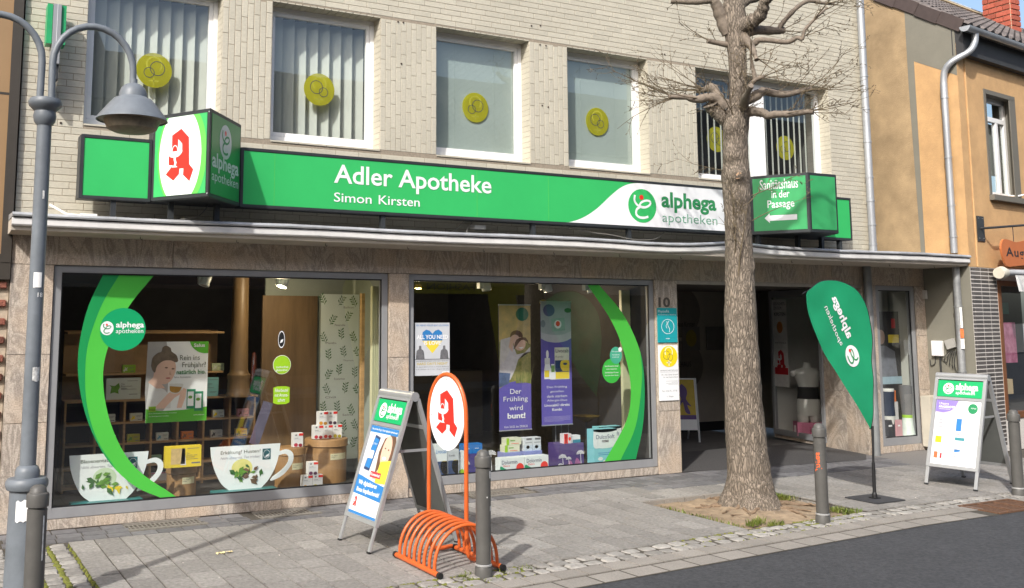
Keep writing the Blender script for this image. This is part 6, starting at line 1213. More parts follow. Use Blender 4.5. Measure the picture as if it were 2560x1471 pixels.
# cup shaped displays
M_cup = mat('cup_card', (.84,.88,.86), .45, .03, 3); M_st = mat('teal_stand', (.03,.19,.19), .4, .1, 5)
def cup(label, x0, txt1, txt2, seed):
    t = thing('cup_display', label, 'display', (x0+.35,.2,.17)); F = face(.2, x0, .17); rr = random.Random(seed)
    body = cm([(0,.395),(.012,.29),(.05,.17),(.11,.06),(.18,0)], 4)+cm([(.49,0),(.56,.07),(.62,.17),(.655,.28),(.67,.395)], 4); MB().prism(F, body, -.012, 0).build('cup_board', M_cup, t)
    MB().prism(F, cm([(.655,.32),(.74,.335),(.80,.29),(.79,.20),(.70,.10),(.585,.055),(.60,.09),(.69,.15),(.745,.21),(.755,.265),(.72,.295),(.655,.285)], 4, )+[(.655,.32)], -.010, -.001).build('handle', M_cup, t)
    q = MB(); q.box(x0+.02, x0+.62, .10, .26, .10, .17); q.build('stand', M_st, t, bevel=.003)
    ms = (M_lf, M_lf2, M_flw) if seed == 1 else (M_lf2, M_lf, mat('print_twig', (.16,.10,.06), .5))
    MB().disc(F, .30, .19, .10, .085, .001, 24).build('print', mat('print_wash_%d' % seed, (.58,.72,.50) if seed == 1 else (.78,.74,.25), .5, .1, 8), t)
    for k_ in range(26):
        an = rr.uniform(0, 6.28); cx, cy = .30+rr.gauss(0,.075), .15+rr.gauss(0,.04); l_ = rr.uniform(.03,.06); c, s_ = math.cos(an), math.sin(an); m = ms[0] if k_ % 3 == 0 else ms[1] if k_ % 3 == 1 else ms[2]
        if seed == 1 and m is M_flw: cx, cy = .40+rr.gauss(0,.045), .10+rr.gauss(0,.02); l_ *= .7
        if seed == 2 and k_ % 3 == 2: cx, cy = .40+rr.gauss(0,.05), .12+rr.gauss(0,.03)
        MB().flat(F, [[(cx+c*l_, cy+s_*l_), (cx-s_*l_*.4, cy+c*l_*.4), (cx-c*l_*.6, cy-s_*l_*.6), (cx+s_*l_*.4, cy-c*l_*.4)]], .002+.0004*k_).build('print_leaf', m, t)
    letters('lettering', F, txt1, .095, .475, .315, .355, MATS['poster_ink_green'], t, h=.002); letters('lettering', F, txt2, .095, .475, .275, .302, M_gpr, t, h=.002, shear=.2)
    q = MB(); q.flat(F, [rect(.495,.575,.255,.355)], .002); q.build('badge', mat('badge_teal', (.02,.12,.14), .5), t); MB().disc(F, .535, .305, .033, .04, .003, 24, .9).build('badge_ring', M_sw, t); MB().flat(F, [[(.52,.275),(.555,.285),(.56,.31),(.53,.295)]], .003).build('badge_leaf', M_sw, t)
cup('white cup shaped display with yellow flowers in the left window corner', -6.64, 'Blasenentzündung?', 'Nicht abwarten, Tee trinken!', 1)
cup('white cup shaped display with green herbs in the middle of the left window', -5.41, 'Erkältung? Husten?', 'Nicht abwarten, Tee trinken!', 2)
# wooden drums
M_drum = mat('drum_wood', (.34,.19,.075), .6, .22, 5, stretch=(2,2,.3), dirt=.25); M_tag = mat('drum_label', (.62,.58,.36), .6)
def drum(label, x, y, r_, z1_, tagz):
    t = thing('wooden_drum', label, 'drum', (x,y,.1), group='wooden apothecary drums'); q = MB(); q.lathe([(r_*.97,.1),(r_*.97,z1_-.075)], (x,y,0), 36); q.build('barrel', M_drum, t, smooth=40)
    q = MB(); q.lathe([(r_*1.0,z1_-.08),(r_*1.04,z1_-.072),(r_*1.02,z1_-.06),(r_*1.03,z1_-.02),(r_*1.0,z1_-.006),(r_*.2,z1_)], (x,y,0), 36); q.build('lid', M_drum, t, smooth=30)
    q = MB(); n = 6; vs = []
    for i in range(n+1): a = R(-100+9*i); vs += [(x+r_*.985*math.cos(a), y+r_*.985*math.sin(a), tagz), (x+r_*.985*math.cos(a), y+r_*.985*math.sin(a), tagz+.06)]
    q.add(vs, [(2*i,2*i+2,2*i+3,2*i+1) for i in range(n)]); q.build('label', M_tag, t)
    vs2 = MB(); k_ = MB(); text_mb(k_, Fr((0,0,0),(1,0,0),(0,1,0)), 'Dr. Richard\nMüller', .018); vs2.add([(x+r_*.99*math.cos(R(-97)+v.x/r_*.8), y+r_*.99*math.sin(R(-97)+v.x/r_*.8), tagz+.036+v.y) for v in k_.v], k_.f); vs2.build('lettering', M_ink, t)
drum('small wooden drum under the yellow tea box', -5.585, .55, .14, .385, .22); drum('medium wooden drum with a single box on top', -4.50, .60, .15, .48, .27); drum('large wooden drum with five boxes on top', -4.065, .72, .215, .53, .33)
def sbox(label, x, z, w_=.10, h_=.135, y=.42, c=(.55,.1,.05), d_=.07): return carton(label, x, y, z, w_, h_, d_, (.78,.77,.75), [(rect(.55*w_,w_,.80*h_,.97*h_), M_red), (oval(.26*w_,.86*h_,.1*w_,.06*h_,12), M_ink), (rect(.1*w_,.5*w_,.62*h_,.645*h_), M_ink), (rect(.1*w_,.75*w_,.55*h_,.565*h_), M_gpr), (oval(.25*w_,.16*h_,.2*w_,.13*h_,14), mat('card_%02d%02d%02d' % tuple(int(99*q_) for q_ in c), c, .5, .03, 4)), (oval(.72*w_,.13*h_,.2*w_,.12*h_,14), mat('card_b%02d%02d%02d' % tuple(int(60*q_) for q_ in c), tuple(q_*.6 for q_ in c), .5, .03, 4))], 'white and red tea cartons')
top_ = ['left', 'right']
sbox('white and red carton, left of the two on top of the drum stack', -4.19, .665, y=.62, c=(.75,.35,.03)); sbox('white and red carton, right of the two on top of the drum stack', -4.087, .665, y=.62, c=(.10,.05,.08))
sbox('white and red carton, leftmost of three standing on the large drum', -4.24, .53, y=.62, c=(.55,.03,.05)); sbox('white and red carton, middle of three standing on the large drum', -4.137, .53, y=.62, c=(.6,.05,.03)); sbox('white and red carton, rightmost of three standing on the large drum', -4.034, .53, y=.62, c=(.6,.5,.03))
sbox('white and red carton standing alone on the medium drum', -4.50, .48, y=.5, c=(.5,.03,.06)); sbox('white and red carton on top of the small floor stack', -4.40, .225, y=.34, c=(.15,.03,.10), h_=.125); sbox('white and red carton, left of the two at the bottom of the floor stack', -4.455, .1, y=.34, c=(.75,.4,.05), h_=.125); sbox('white and red carton, right of the two at the bottom of the floor stack', -4.35, .1, y=.34, c=(.65,.55,.05), h_=.125)
# herb patterned panel, wooden batten and pale radiator at the right of the bay
t = thing('herb_panel', 'pale panel printed with dark herb sprigs and herb names', 'panel', (-3.8,.98,.25)); F = face(.98); MB().fbox(F, -4.04, -3.56, .26, 2.0, -.006, 0).build('sheet', mat('herb_sheet', (.66,.73,.69), .7, .04, 2), t); rr = random.Random(3)
nm = ['Basilicum','Laurus nobilis','Salvia','Chili','Rosmarinus','Thymus','Mentha','Petersilie']; k_ = 0
for j in range(9):
    for i in range(3):
        cx, cy = -3.99+.17*i+.05*(j % 2)+rr.uniform(-.02,.02), .36+.19*j+rr.uniform(-.02,.03); q = MB(); a0 = rr.uniform(.9,2.2)
        for l_ in range(7):
            f_ = l_/7; bx, by = cx+math.cos(a0)*.10*f_, cy+math.sin(a0)*.10*f_; an = a0+(.9 if l_ % 2 else -.9); q.flat(F, [[(bx,by),(bx+math.cos(an-.25)*.03,by+math.sin(an-.25)*.03),(bx+math.cos(an)*.045,by+math.sin(an)*.045),(bx+math.cos(an+.25)*.03,by+math.sin(an+.25)*.03)]], .001)
        q.ribbon(F, [(cx,cy-.01),(cx+math.cos(a0)*.11,cy+math.sin(a0)*.11)], .004, .001); q.build('sprig', M_lf2 if (i+j) % 3 else mat('print_sprig', (.09,.17,.09), .5), t)
    letters('lettering', F, nm[k_ % 8], -3.98+.1*(j % 3), -3.86+.1*(j % 3), .33+.19*j, .352+.19*j, M_ink, t, h=.001); k_ += 1
tag(MB().box(-3.80,-3.765,.45,.5,.12,2.0).build('wooden_batten', M_wood), 'upright wooden batten beside the herb panel', 'batten')
def radiator(label, x0, x1, y, z0_, z1_, n):
    t = thing('radiator', label, 'radiator', ((x0+x1)/2, y, z0_))
    for i in range(n): q = MB(); xx = x0+(x1-x0)*i/n; q.box(xx, xx+(x1-x0)/n*.82, y, y+.05, z0_, z1_); q.build('fin', mat('cream_enamel', (.60,.60,.40), .4, .04, 3), t, bevel=.004)
radiator('tall cream radiator at the right end of the left window', -3.75, -3.60, .3, .2, 2.07, 7); radiator('tall cream radiator at the right end of the right window', -.47, -.34, .40, .25, 2.08, 9)
t = thing('tilted_strip', 'tilted dark purple advertising strip under the lime stickers', 'strip', (-4.9,.5,.6)); F = Fr((-4.90,.5,.55), (.94,0,-.33), (.33,0,.94)); MB().fbox(F, -.05, .05, -.02, .40, -.005, .005).build('strip', mat('strip_purple', (.12,.11,.16), .4, .2, 6), t)
# spotlights
def lamp_light(t, p, e):
    l_ = bpy.data.lights.new('lamp_light', 'POINT'); l_.energy = e; l_.color = (1,.80,.52); l_.shadow_soft_size = .04
    o = bpy.data.objects.new('lamp_light', l_); COL.objects.link(o); o.parent = t; o.location = Vector(p)-OFF[t.name]
M_spot = mat('spot_white', (.62,.66,.63), .4)
def spot(label, x, y=.3, lit=False, tilt=-.35, z=2.185):
    t = thing('spotlight', label, 'spotlight', (x,y,z), group='white ceiling spotlights'); q = MB(); q.box(x-.075,x-.035,y-.03,y+.03,z-.12,z); q.build('mount', M_spot, t)
    d = Vector((tilt,-.15,-1)).normalized(); q = MB(); q.lathe([(.045,-.01),(.052,.0),(.052,.11),(.048,.115)], Vector((x+.01,y,z-.03)), 20, ax=d); q.build('head', M_spot, t, smooth=40)
    q = MB(); q.lathe([(.046,.112),(.02,.118)], Vector((x+.01,y,z-.03)), 18, ax=d); q.build('bulb', emit('spot_lit', (1,.78,.35), 5) if lit else mat('spot_off', (.3,.3,.28), .3), t)
    if lit: lamp_light(t, Vector((x+.01,y,z-.03))+d*.13, 22.)
    return t
spot('unlit white spotlight near the middle of the left window', -5.47); spot('lit white spotlight above the lime stickers', -4.70, lit=True); spot('white spotlight above the left purple banner', -2.42, tilt=.1); spot('white spotlight above the right purple banner', -1.62, tilt=.1); spot('white spotlight behind the top of the right crescent', -1.02, tilt=.2)
for lb, x, y, z in (('small lit brass lamp at the top left of the right window', -2.92, .9, 2.08), ('small lit brass lamp behind the right crescent decal', -1.04, 1.2, 1.93)):
    t = thing('pendant_lamp', lb, 'lamp', (x,y,z)); q = MB(); q.lathe([(.045,0),(.04,.03),(.015,.045)], (x,y,z), 18); q.build('shade', mat('brass', (.5,.36,.08), .3, metal=.8), t, smooth=40); q = MB(); q.lathe([(.038,-.004),(.01,-.012)], (x,y,z), 16); q.build('bulb', emit('lamp_warm', (1,.72,.2), 9), t); lamp_light(t, (x,y,z-.05), 14.); q = MB(); q.tube([(x,y,z+.04),(x,y,2.2)], .004, 6); q.build('cord', M_black, t)
# ------------------------------------------------------------------ right shop window
t = thing('concert_poster', 'grey concert poster with a blue and yellow heart in the right window', 'poster', (-3.2,.03,1.17)); F = face(.029, -3.40, 1.17); pw, ph = .40, .53
MB().fbox(F, 0, pw, 0, ph, -.002, 0).build('sheet', mat('concert_sheet', (.55,.57,.60), .6, .08, 4), t)
hp = [(.5,.42),(.3,.58),(.2,.72),(.22,.82),(.32,.87),(.42,.85),(.5,.79),(.58,.85),(.68,.87),(.78,.82),(.8,.72),(.7,.58)]
S = lambda lp, m, h: MB().flat(F, [[(a*pw, b*ph) for a, b in lp]], h).build('print', m, t)
S([p_ for p_ in hp if p_[1] > .6]+[(.76,.655),(.24,.655)] if False else [(.215,.66),(.2,.72),(.22,.82),(.32,.87),(.42,.85),(.5,.79),(.58,.85),(.68,.87),(.78,.82),(.8,.72),(.785,.66)], M_blue, .0006); S([(.5,.42),(.3,.58),(.215,.66),(.785,.66),(.7,.58)], M_ylw, .0006)
for x0 in (.03,.72): S(cm([(x0,.30),(x0+.02,.46),(x0+.08,.5),(x0+.09,.56),(x0+.15,.56),(x0+.16,.5),(x0+.22,.46),(x0+.25,.30)], 3), mat('poster_bw', (.14,.14,.15), .6, .4, 20), t and .0009)
S(rect(.0,1,.30,.315), M_ink, .0008); S(rect(.78,1,.0,.07), M_sw, .001)
for s_, a0, a1, b0, b1, m, bo in (('EIN ABEND VOLLER BEAT-LES-SONGS',.04,.96,.935,.965,M_blue,.0),('ALL YOU NEED',.05,.95,.69,.77,M_sw,.03),('IS LOVE',.26,.74,.58,.655,M_sw,.03),('DAS BENEFIZKONZERT DER STADT BEDBURG',.04,.96,.265,.285,M_ink,0),("HARD DAY'S NIGHT",.06,.94,.20,.25,mat('poster_gold',(.55,.42,.05),.5),.01),('10. April 2022 | Schloss Arena Bedburg',.03,.97,.15,.175,M_ink,0),('12 € | Einlass 18.15 Uhr | Beginn 20 Uhr',.03,.97,.105,.13,M_ink,0)): letters('lettering', F, s_, a0*pw, a1*pw, b0*ph, b1*ph, m, t, h=.002, bold=bo)
M_ban = mat('banner_violet', (.13,.105,.42), .5, .06, 2)
def banner(label, x0, z0_, z1_, y=.5, w_=.42):
    t = thing('banner', label, 'banner', (x0+w_/2,y,z0_)); F = face(y, x0, z0_); h_ = z1_-z0_; MB().fbox(F, 0, w_, 0, h_, -.003, 0).build('sheet', M_ban, t); MB().fbox(F, -.003, w_+.003, -.008, .004, -.006, .006).build('rod', M_silver, t); MB().fbox(F, -.003, w_+.003, h_-.006, h_+.008, -.006, .006).build('rod', M_silver, t); return t, F, h_
t, F, h_ = banner('violet banner reading Der Frühling wird bunt with a hugging couple', -2.115, .52, 1.895); w_ = .42
P = lambda lp, m, h: MB().flat(F, [[(a*w_, b*h_) for a, b in lp]], h).build('print', m, t)
P([(0,.33)]+cm([(0,.33),(.3,.375),(.65,.385),(1,.36)], 3)+[(1,1),(0,1)], mat('banner_meadow', (.42,.34,.12), .6, .6, 14, col2=(.12,.16,.04)), .0005)
P([(0,.70),(.5,.72),(1,.68),(1,1),(0,1)], mat('banner_bokeh', (.70,.50,.20), .6, .4, 10, col2=(.40,.33,.16)), .0008)
P([(0,.38),(.05,.72),(.35,.74),(.55,.60),(.98,.62),(.98,.66),(.6,.56),(.5,.48),(.35,.40)], mat('banner_shirt', (.62,.58,.60), .6, .15, 12), .0011)
P(oval(.55,.75,.2,.045,18), M_hair, .0013); P(oval(.65,.685,.19,.055,18), M_skin, .0016); P([(.3,.66),(.42,.62),(.46,.73),(.36,.74)], M_skin, .0015); P(oval(.50,.725,.14,.035,16), M_skin, .0017); P(cm([(.45,.64),(.55,.72),(.85,.735),(.95,.66),(.88,.70),(.7,.715),(.5,.65)], 3), M_hair, .0019); P([(.6,.655),(.78,.66),(.7,.645)], M_sw, .002)
P([(0,.34),(.3,.37),(.35,.45),(0,.46)], mat('banner_jeans', (.10,.14,.25), .6, .3, 15), .0018)
for i in range(26):
    rr = random.Random(i); x = rr.uniform(.45,1); P([(x,.37),(x+.02,.37),(x+rr.uniform(-.15,.15),.37+rr.uniform(.08,.18))] if x < .97 else [(.9,.37),(.92,.37),(.95,.5)], mat('banner_grass_%d' % (i % 2), ((.16,.20,.05),(.30,.30,.10))[i % 2], .6), .0021+.0001*i)
P(oval(.73,.925,.2,.055,24), mat('banner_badge', (.03,.17,.10), .5), .005)
for s_, a0, a1, b0, b1, bo in (('Der',.33,.68,.285,.325,0),('Frühling',.12,.88,.215,.265,0),('wird',.30,.72,.155,.195,0),('bunt!',.24,.80,.09,.135,.03),('Vom 26.02. bis 29.04.22',.13,.87,.018,.035,0)): letters('lettering', F, s_, a0*w_, a1*w_, b0*h_, b1*h_, M_sw, t, h=.006, bold=bo)
t, F, h_ = banner('violet banner advertising an allergy spray with a white bottle', -1.555, .55, 1.935)
P(cm([(0,.70),(.2,.675),(.5,.665),(.8,.675),(1,.70)], 3)+[(1,1),(0,1)], mat('banner_grey_top', (.50,.52,.55), .6, .08, 4), .0005); P(cm([(0,.75),(.3,.73),(.7,.73),(1,.76)], 3)+[(1,1),(0,1)], mat('banner_cool', (.38,.44,.45), .6, .1, 5), .0008)
P([(.36,.755),(.80,.765),(.78,.87),(.34,.86)], mat('banner_pack', (.28,.42,.36), .5, .2, 8), .0012); P(oval(.56,.815,.12,.035,18), M_sw, .0015); P(oval(.56,.82,.07,.022,14), M_red, .0018); P(oval(.27,.93,.19,.05,24), mat('banner_badge_navy', (.10,.10,.24), .5), .0012); P(oval(.9,.93,.12,.02,14), M_lf2, .0014); P(oval(.07,.82,.08,.03,14), mat('print_bud', (.2,.25,.28), .5), .0014)
P(rect(.44,.92,.365,.625), mat('pack_cream', (.72,.74,.62), .5), .0012); P(rect(.45,.91,.37,.425), M_ylw, .0015); P(rect(.45,.91,.425,.52), M_navy, .0015); P(cm([(.7,.43),(.62,.47),(.66,.515),(.91,.515),(.91,.43)], 3), M_ylw, .0018); P(oval(.78,.49,.07,.01,14), M_navy, .002)
P([(.09,.37),(.31,.37),(.31,.45),(.27,.5),(.13,.5),(.09,.45)], M_sw, .002); P(rect(.11,.28,.49,.54), mat('pack_white_cap', (.66,.68,.68), .5), .0023); P(oval(.2,.57,.045,.035,14), M_sw, .0022); P(rect(.10,.25,.385,.44), M_ylw, .0026); P([(.28,.365),(.46,.365),(.46,.43),(.42,.46),(.42,.49),(.32,.49),(.32,.46),(.28,.43)], M_sw, .003); P(rect(.32,.43,.425,.48), mat('pack_green_cap', (.22,.42,.12), .5), .0033)
letters('lettering', F, 'Livocab', .47*w_, .90*w_, .583*h_, .613*h_, M_ink, t, h=.003, bold=.02); letters('lettering', F, 'Kombi', .47*w_, .72*w_, .542*h_, .558*h_, M_ink, t, h=.003)
for i, (s_, bo) in enumerate((('Den Frühling',0),('genießen',0),('dank starkem',0),('Allergie-Duo',0),('Livocab® direkt',.025),('Kombi.',.025))): wd_ = len(s_)*.055; letters('lettering', F, s_, (.5-wd_/2)*w_, (.5+wd_/2)*w_, (.292-.036*i)*h_, (.313-.036*i)*h_, M_sw, t, h=.003, bold=bo)
q = MB()
for i in range(5): q.ribbon(F, [(.07*w_,(.065-.009*i)*h_),((.93 if i < 4 else .7)*w_,(.065-.009*i)*h_)], .0022, .002)
q.build('small_print', M_lil, t)
q = MB()
for x in (-1.30,-1.22,-1.12): q.tube([(x,.6,.1),(x,.6,.56)], .006, 6)
tag(q.build('banner_stand', mat('stand_steel', (.35,.36,.38), .4, metal=.6)), 'thin steel banner stand rods below the allergy banner', 'stand')
# boxes on the window floor
M_crd = mat('card_cool_white', (.70,.76,.75), .45, .03, 4); M_gsw = mat('card_green', (.01,.30,.13), .45)
for i, (x, lb) in enumerate(((-2.345,'white Dolormin box with red dot, left one of the pair'), (-2.035,'white Dolormin box with red dot, right one of the pair'))):
    carton(lb, x, .12, .1, .30, .185, .10, M_crd, [(cm([(.0,.0),(.0,.10),(.06,.075),(.14,.04),(.24,.0)], 4), M_gsw), (oval(.245,.075,.048,.048,24), M_red), (rect(.0,.3,.0,.006), M_gsw)], 'pain relief boxes', txt=[('Dolormin',.02,.21,.12,.16,M_navy),('Extra',.04,.12,.095,.113,M_red)])
M_lav = mat('card_lavender', (.24,.28,.55), .5)
for lb, x in (('lavender plinth box left, under the green packets', -2.20), ('lavender plinth box right, under the white packets', -1.94)): carton(lb, x, .27, .1, .225, .215, .14, M_lav)
for j in range(2): carton('lime and cream packet, '+('lower' if j == 0 else 'upper')+' of two on the left lavender plinth', -2.18+.02*j, .29, .315+.075*j, .19, .073, .10, (.62,.64,.48), [(rect(0,.035,0,.073), M_lime), (rect(.05,.11,.04,.05), M_lf), (rect(.06,.16,.012,.017), M_red)], 'small packets in the right window')
for j, s_ in enumerate(('left','right')): carton('white and pale blue packet, '+s_+' one on the right lavender plinth', -1.935+.112*j, .29, .315, .108, .14, .09, (.60,.64,.66), [(rect(.03,.10,.115,.135), M_ink), (oval(.05,.04,.022,.018,16), M_gpr), (rect(.02,.1,.085,.09), M_ink), (rect(0,.108,0,.06), mat('card_ice', (.50,.58,.64), .5))], 'small packets in the right window')
t = carton('dark violet plinth box printed with white daisies', -1.545, .2, .1, .34, .275, .2, mat('card_violet', (.085,.055,.19), .5, .1, 5), [], None)
F = face(.198, -1.545, .1)
def daisy(F, cx, cy, r_, stem, t, h=.002):
    q = MB()
    for k_ in range(9): a = math.pi*(k_/8)+.0; q.flat(F, [[(cx,cy),(cx+r_*math.cos(a-.12),cy+r_*.75*math.sin(a-.12)),(cx+r_*1.1*math.cos(a),cy+r_*.8*math.sin(a)),(cx+r_*math.cos(a+.12),cy+r_*.75*math.sin(a+.12))]], h)
    q.ribbon(F, [(cx,cy),(cx+.01,cy-stem)], .006, h); return q.build('daisy_print', M_sw, t)
for cx, cy, r_, s_ in ((.05,.13,.05,.12),(.13,.11,.035,.08),(.29,.16,.05,.14),(.02,.05,.03,.05)): daisy(F, cx, cy, r_, s_, t)
MB().flat(F, [cm([(.1,.01),(.15,.1),(.2,.04),(.24,.12),(.3,.02),(.1,.01)], 3)], .001).build('print', mat('print_mauve', (.35,.12,.28), .5, .3, 20), t)
carton('red and white packet on top of the daisy plinth', -1.455, .22, .375, .10, .105, .08, (.68,.62,.62), [(rect(0,.05,0,.105), M_red), (rect(.02,.03,0,.105), M_sw), (oval(.075,.05,.018,.02,14), M_red)], 'small packets in the right window'); carton('white and teal packet on top of the daisy plinth', -1.345, .24, .375, .125, .08, .08, (.72,.74,.74), [(rect(.02,.125,0,.035), mat('card_teal', (.03,.22,.30), .5))], 'small packets in the right window')
M_aq = mat('card_aqua', (.22,.55,.60), .45, .08, 4)
for i, (x, y, lb) in enumerate(((-1.13,.12,'large aqua and white DulcoSoft box at the front'), (-.92,.30,'large aqua and white box behind the DulcoSoft box'))):
    carton(lb, x, y, .1, .325, .42, .12, M_aq, [(cm([(0,.42),(0,.235),(.08,.215),(.16,.21),(.24,.215),(.325,.235)], 4)+[(.325,.42)], M_crd), (cm([(0,.40),(.08,.388),(.16,.384),(.24,.388),(.325,.40)], 3)+[(.325,.42),(0,.42)], mat('card_deep_aqua', (.02,.25,.33), .45)), (rect(.12,.205,.275,.30), mat('card_maroon', (.40,.03,.07), .5)), (oval(.09,.10,.035,.02,14), M_crd), (oval(.15,.06,.03,.025,14), M_pink), (rect(.06,.27,.16,.165), M_blue), (rect(.06,.25,.14,.145), M_blue)], 'large aqua boxes', txt=[('DulcoSoft' if i == 0 else 'DulcoSoft',.035,.29,.315,.36,M_navy),('PLUS',.13,.195,.279,.296,M_sw)])
carton('tall white and blue Livocab box behind the A-board, left one', -3.12, .12, .1, .14, .37, .08, M_crd, [(rect(0,.14,.0,.06), M_ylw), (rect(0,.14,.06,.2), M_navy), (cm([(.14,.2),(.08,.2),(.06,.14),(.09,.08),(.14,.06)], 3), M_ylw)], 'tall allergy boxes', txt=[('Livocab',.01,.13,.28,.32,M_blue)]); carton('tall white and blue box with an eye behind the orange hoop', -2.975, .13, .1, .14, .31, .08, (.50,.54,.56), [(rect(.01,.13,.0,.06), M_ylw), (rect(.01,.13,.06,.2), M_navy), (cm([(.13,.2),(.07,.2),(.055,.14),(.08,.08),(.13,.06)], 3), M_ylw), (oval(.09,.155,.025,.006,12), M_navy)], 'tall allergy boxes', txt=[('Kombi',.02,.09,.24,.262,M_ink)])
t = carton('dark blue plinth box with daisies behind the middle bollard', -2.74, .2, .1, .24, .24, .16, mat('card_indigo', (.05,.04,.20), .5), []); daisy(face(.198,-2.74,.1), .03, .14, .04, .12, t); daisy(face(.198,-2.74,.1), .2, .10, .03, .08, t)
for j, s_ in enumerate(('left','right')): carton('bright blue packet, '+s_+' one behind the middle bollard', -2.73+.115*j, .22, .34, .112, .10, .09, (.01,.16,.48), [(rect(.02,.07,.05,.055), M_sw)], 'small packets in the right window')
t = thing('flower_cutout', 'white flower cut-out left of the Dolormin boxes', 'cut-out', (-2.42,.2,.1)); F = face(.2, -2.47, .1); daisy(F, .06, .22, .06, .2, t); daisy(F, -.03, .12, .035, .1, t); MB().fbox(F, -.05, .1, 0, .004, -.05, .02).build('foot', M_sw, t)
t = thing('snowman_cutout', 'white rounded figure cut-out behind the orange hoop', 'cut-out', (-2.79,.16,.1)); F = face(.16, -2.86, .1); MB().prism(F, cm([(.02,0),(.0,.1),(.03,.16),(-.03,.2),(.0,.25),(.04,.24),(.06,.29),(.11,.28),(.12,.23),(.10,.17),(.13,.1),(.11,0)], 4), -.006, 0).build('board', M_crd, t); MB().flat(F, [cm([(.03,.0),(.04,.08),(.09,.1),(.12,.03),(.11,0)], 3)], .001).build('print', M_lime, t)
t = thing('shop_counter', 'dim counter with small framed pictures deep inside the shop', 'counter', (-2.2,3.5,.1)); q = MB(); q.box(-3.3,-.6,3.4,3.9,.1,1.0); q.build('front', mat('counter_front', (.06,.055,.05), .5), t)
for x in (-2.9,-2.3,-1.4): q = MB(); q.box(x,x+.22,3.37,3.39,.75,1.0); q.build('picture', mat('dim_picture', (.16,.12,.07), .6, .4, 12), t)
t = thing('brass_bowl', 'shallow brass bowl behind the large aqua boxes', 'bowl', (-.75,.75,.55)); q = MB(); q.lathe([(.03,0),(.06,.02),(.16,.07),(.17,.075),(.155,.07),(.05,.025)], (-.72,.8,.52), 28); q.build('bowl', mat('brass_bowl', (.55,.40,.10), .25, metal=.9), t, smooth=50); q = MB(); q.lathe([(.08,0),(.08,.01),(.01,.02),(.012,.42)], (-.72,.8,.1), 16); q.build('pillar', M_dark, t)
# ------------------------------------------------------------------ passage things
t = thing('passage_board', 'small yellow sign board with a violet figure inside the passage', 'sandwich board', (1.95,1.9,0)); wdir = Vector((.80,-.6,0)); F = Fr((1.93,2.03,0), (.9,-.43,0), (.05,.12,1)); hw = .2
for e in (-1,1): q = MB(); q.fbox(F, e*hw-.014, e*hw+.014, 0, .90, -.01, .006); q.build('leg', M_silver, t)
MB().fbox(F, -hw+.014, hw-.014, .17, .9, -.006, 0).build('panel', M_sw, t); MB().flat(F, [rect(-hw+.02,hw-.02,.36,.88)], .002).build('print', mat('passage_yellow', (.55,.40,.05), .5), t); MB().flat(F, [rect(-hw+.02,hw-.02,.32,.38)], .003).build('print', mat('passage_violet', (.12,.07,.22), .5), t)
MB().flat(F, [cm([(.0,.82),(-.06,.76),(-.06,.68),(-.02,.60),(-.09,.52),(-.05,.50),(.0,.56),(.03,.42),(.10,.40),(.06,.52),(.12,.50),(.05,.60),(.07,.68),(.06,.76),(.0,.82)], 3)], .004).build('figure', MATS['passage_violet'], t); F3 = Fr((2.05,2.4,0), (.9,-.43,0), (-.05,-.25,1))
for e in (-1,1): q = MB(); q.fbox(F3, e*hw-.012, e*hw+.012, 0, .9, -.01, .006); q.build('leg', M_silver, t)
t = thing('passage_directory', 'dim directory of round signs and plaques on the passage back wall', 'directory', (2.9,2.98,.6)); F = face(2.985)
M_dw = mat('dim_white', (.16,.15,.14), .7);  # directory colours darkened to suit the shade of the passage
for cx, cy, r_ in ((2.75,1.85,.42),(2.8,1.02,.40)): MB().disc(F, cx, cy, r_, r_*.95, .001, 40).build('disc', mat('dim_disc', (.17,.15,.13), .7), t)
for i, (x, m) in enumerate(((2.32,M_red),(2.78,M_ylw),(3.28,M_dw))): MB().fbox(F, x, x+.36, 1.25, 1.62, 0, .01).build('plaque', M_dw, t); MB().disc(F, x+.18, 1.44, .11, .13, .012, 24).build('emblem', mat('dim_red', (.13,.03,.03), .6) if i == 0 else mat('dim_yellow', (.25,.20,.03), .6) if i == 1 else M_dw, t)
letters('lettering', F, 'Sanitätshaus Kirsten', 2.45, 3.05, 1.62, 1.70, M_black, t, h=.003); letters('lettering', F, 'VITALHAUS', 2.5, 2.95, 1.0, 1.08, M_black, t, h=.003)
# mannequin behind the side shop window
MX, MY = 3.66, 1.36; du2 = (A1-A0).normalized(); nn2 = PF.n
def mp_(u_, v_, z_): return Vector((MX, MY, 0))+Vector((.83,-.55,0))*u_+Vector((.55,.83,0))*v_+Vector((0,0,z_))
t = thing('torso_mannequin', 'glossy white headless torso mannequin wearing a black back support', 'mannequin', (MX,MY,.36)); q = MB(); sec = [(.36,.155,.085,.0),(.42,.165,.10,.0),(.50,.17,.105,.0),(.56,.165,.10,0),(.64,.145,.085,0),(.72,.13,.078,0),(.80,.14,.085,0),(.88,.165,.09,0),(.95,.195,.085,0),(.99,.205,.075,0),(1.02,.15,.06,0),(1.04,.07,.05,0),(1.08,.05,.045,0),(1.115,.05,.045,0)]; n = 32; vs = []
for z_, rx, ry, _ in sec:
    for i in range(n):
        a = 2*math.pi*i/n; c, s_ = math.cos(a), math.sin(a); rr = 1.
        if z_ < .58: rr *= 1-.16*math.exp(-(c/.18)**2)*(1 if s_ < 0 else .4)*(1-(z_-.36)/.4)
        if .7 < z_ < 1.0 and s_ < 0: rr *= 1-.08*math.exp(-(c/.15)**2)
        vs.append(mp_(rx*c*rr, ry*s_*rr*(1.25 if z_ < .56 and s_ < 0 else 1), z_))
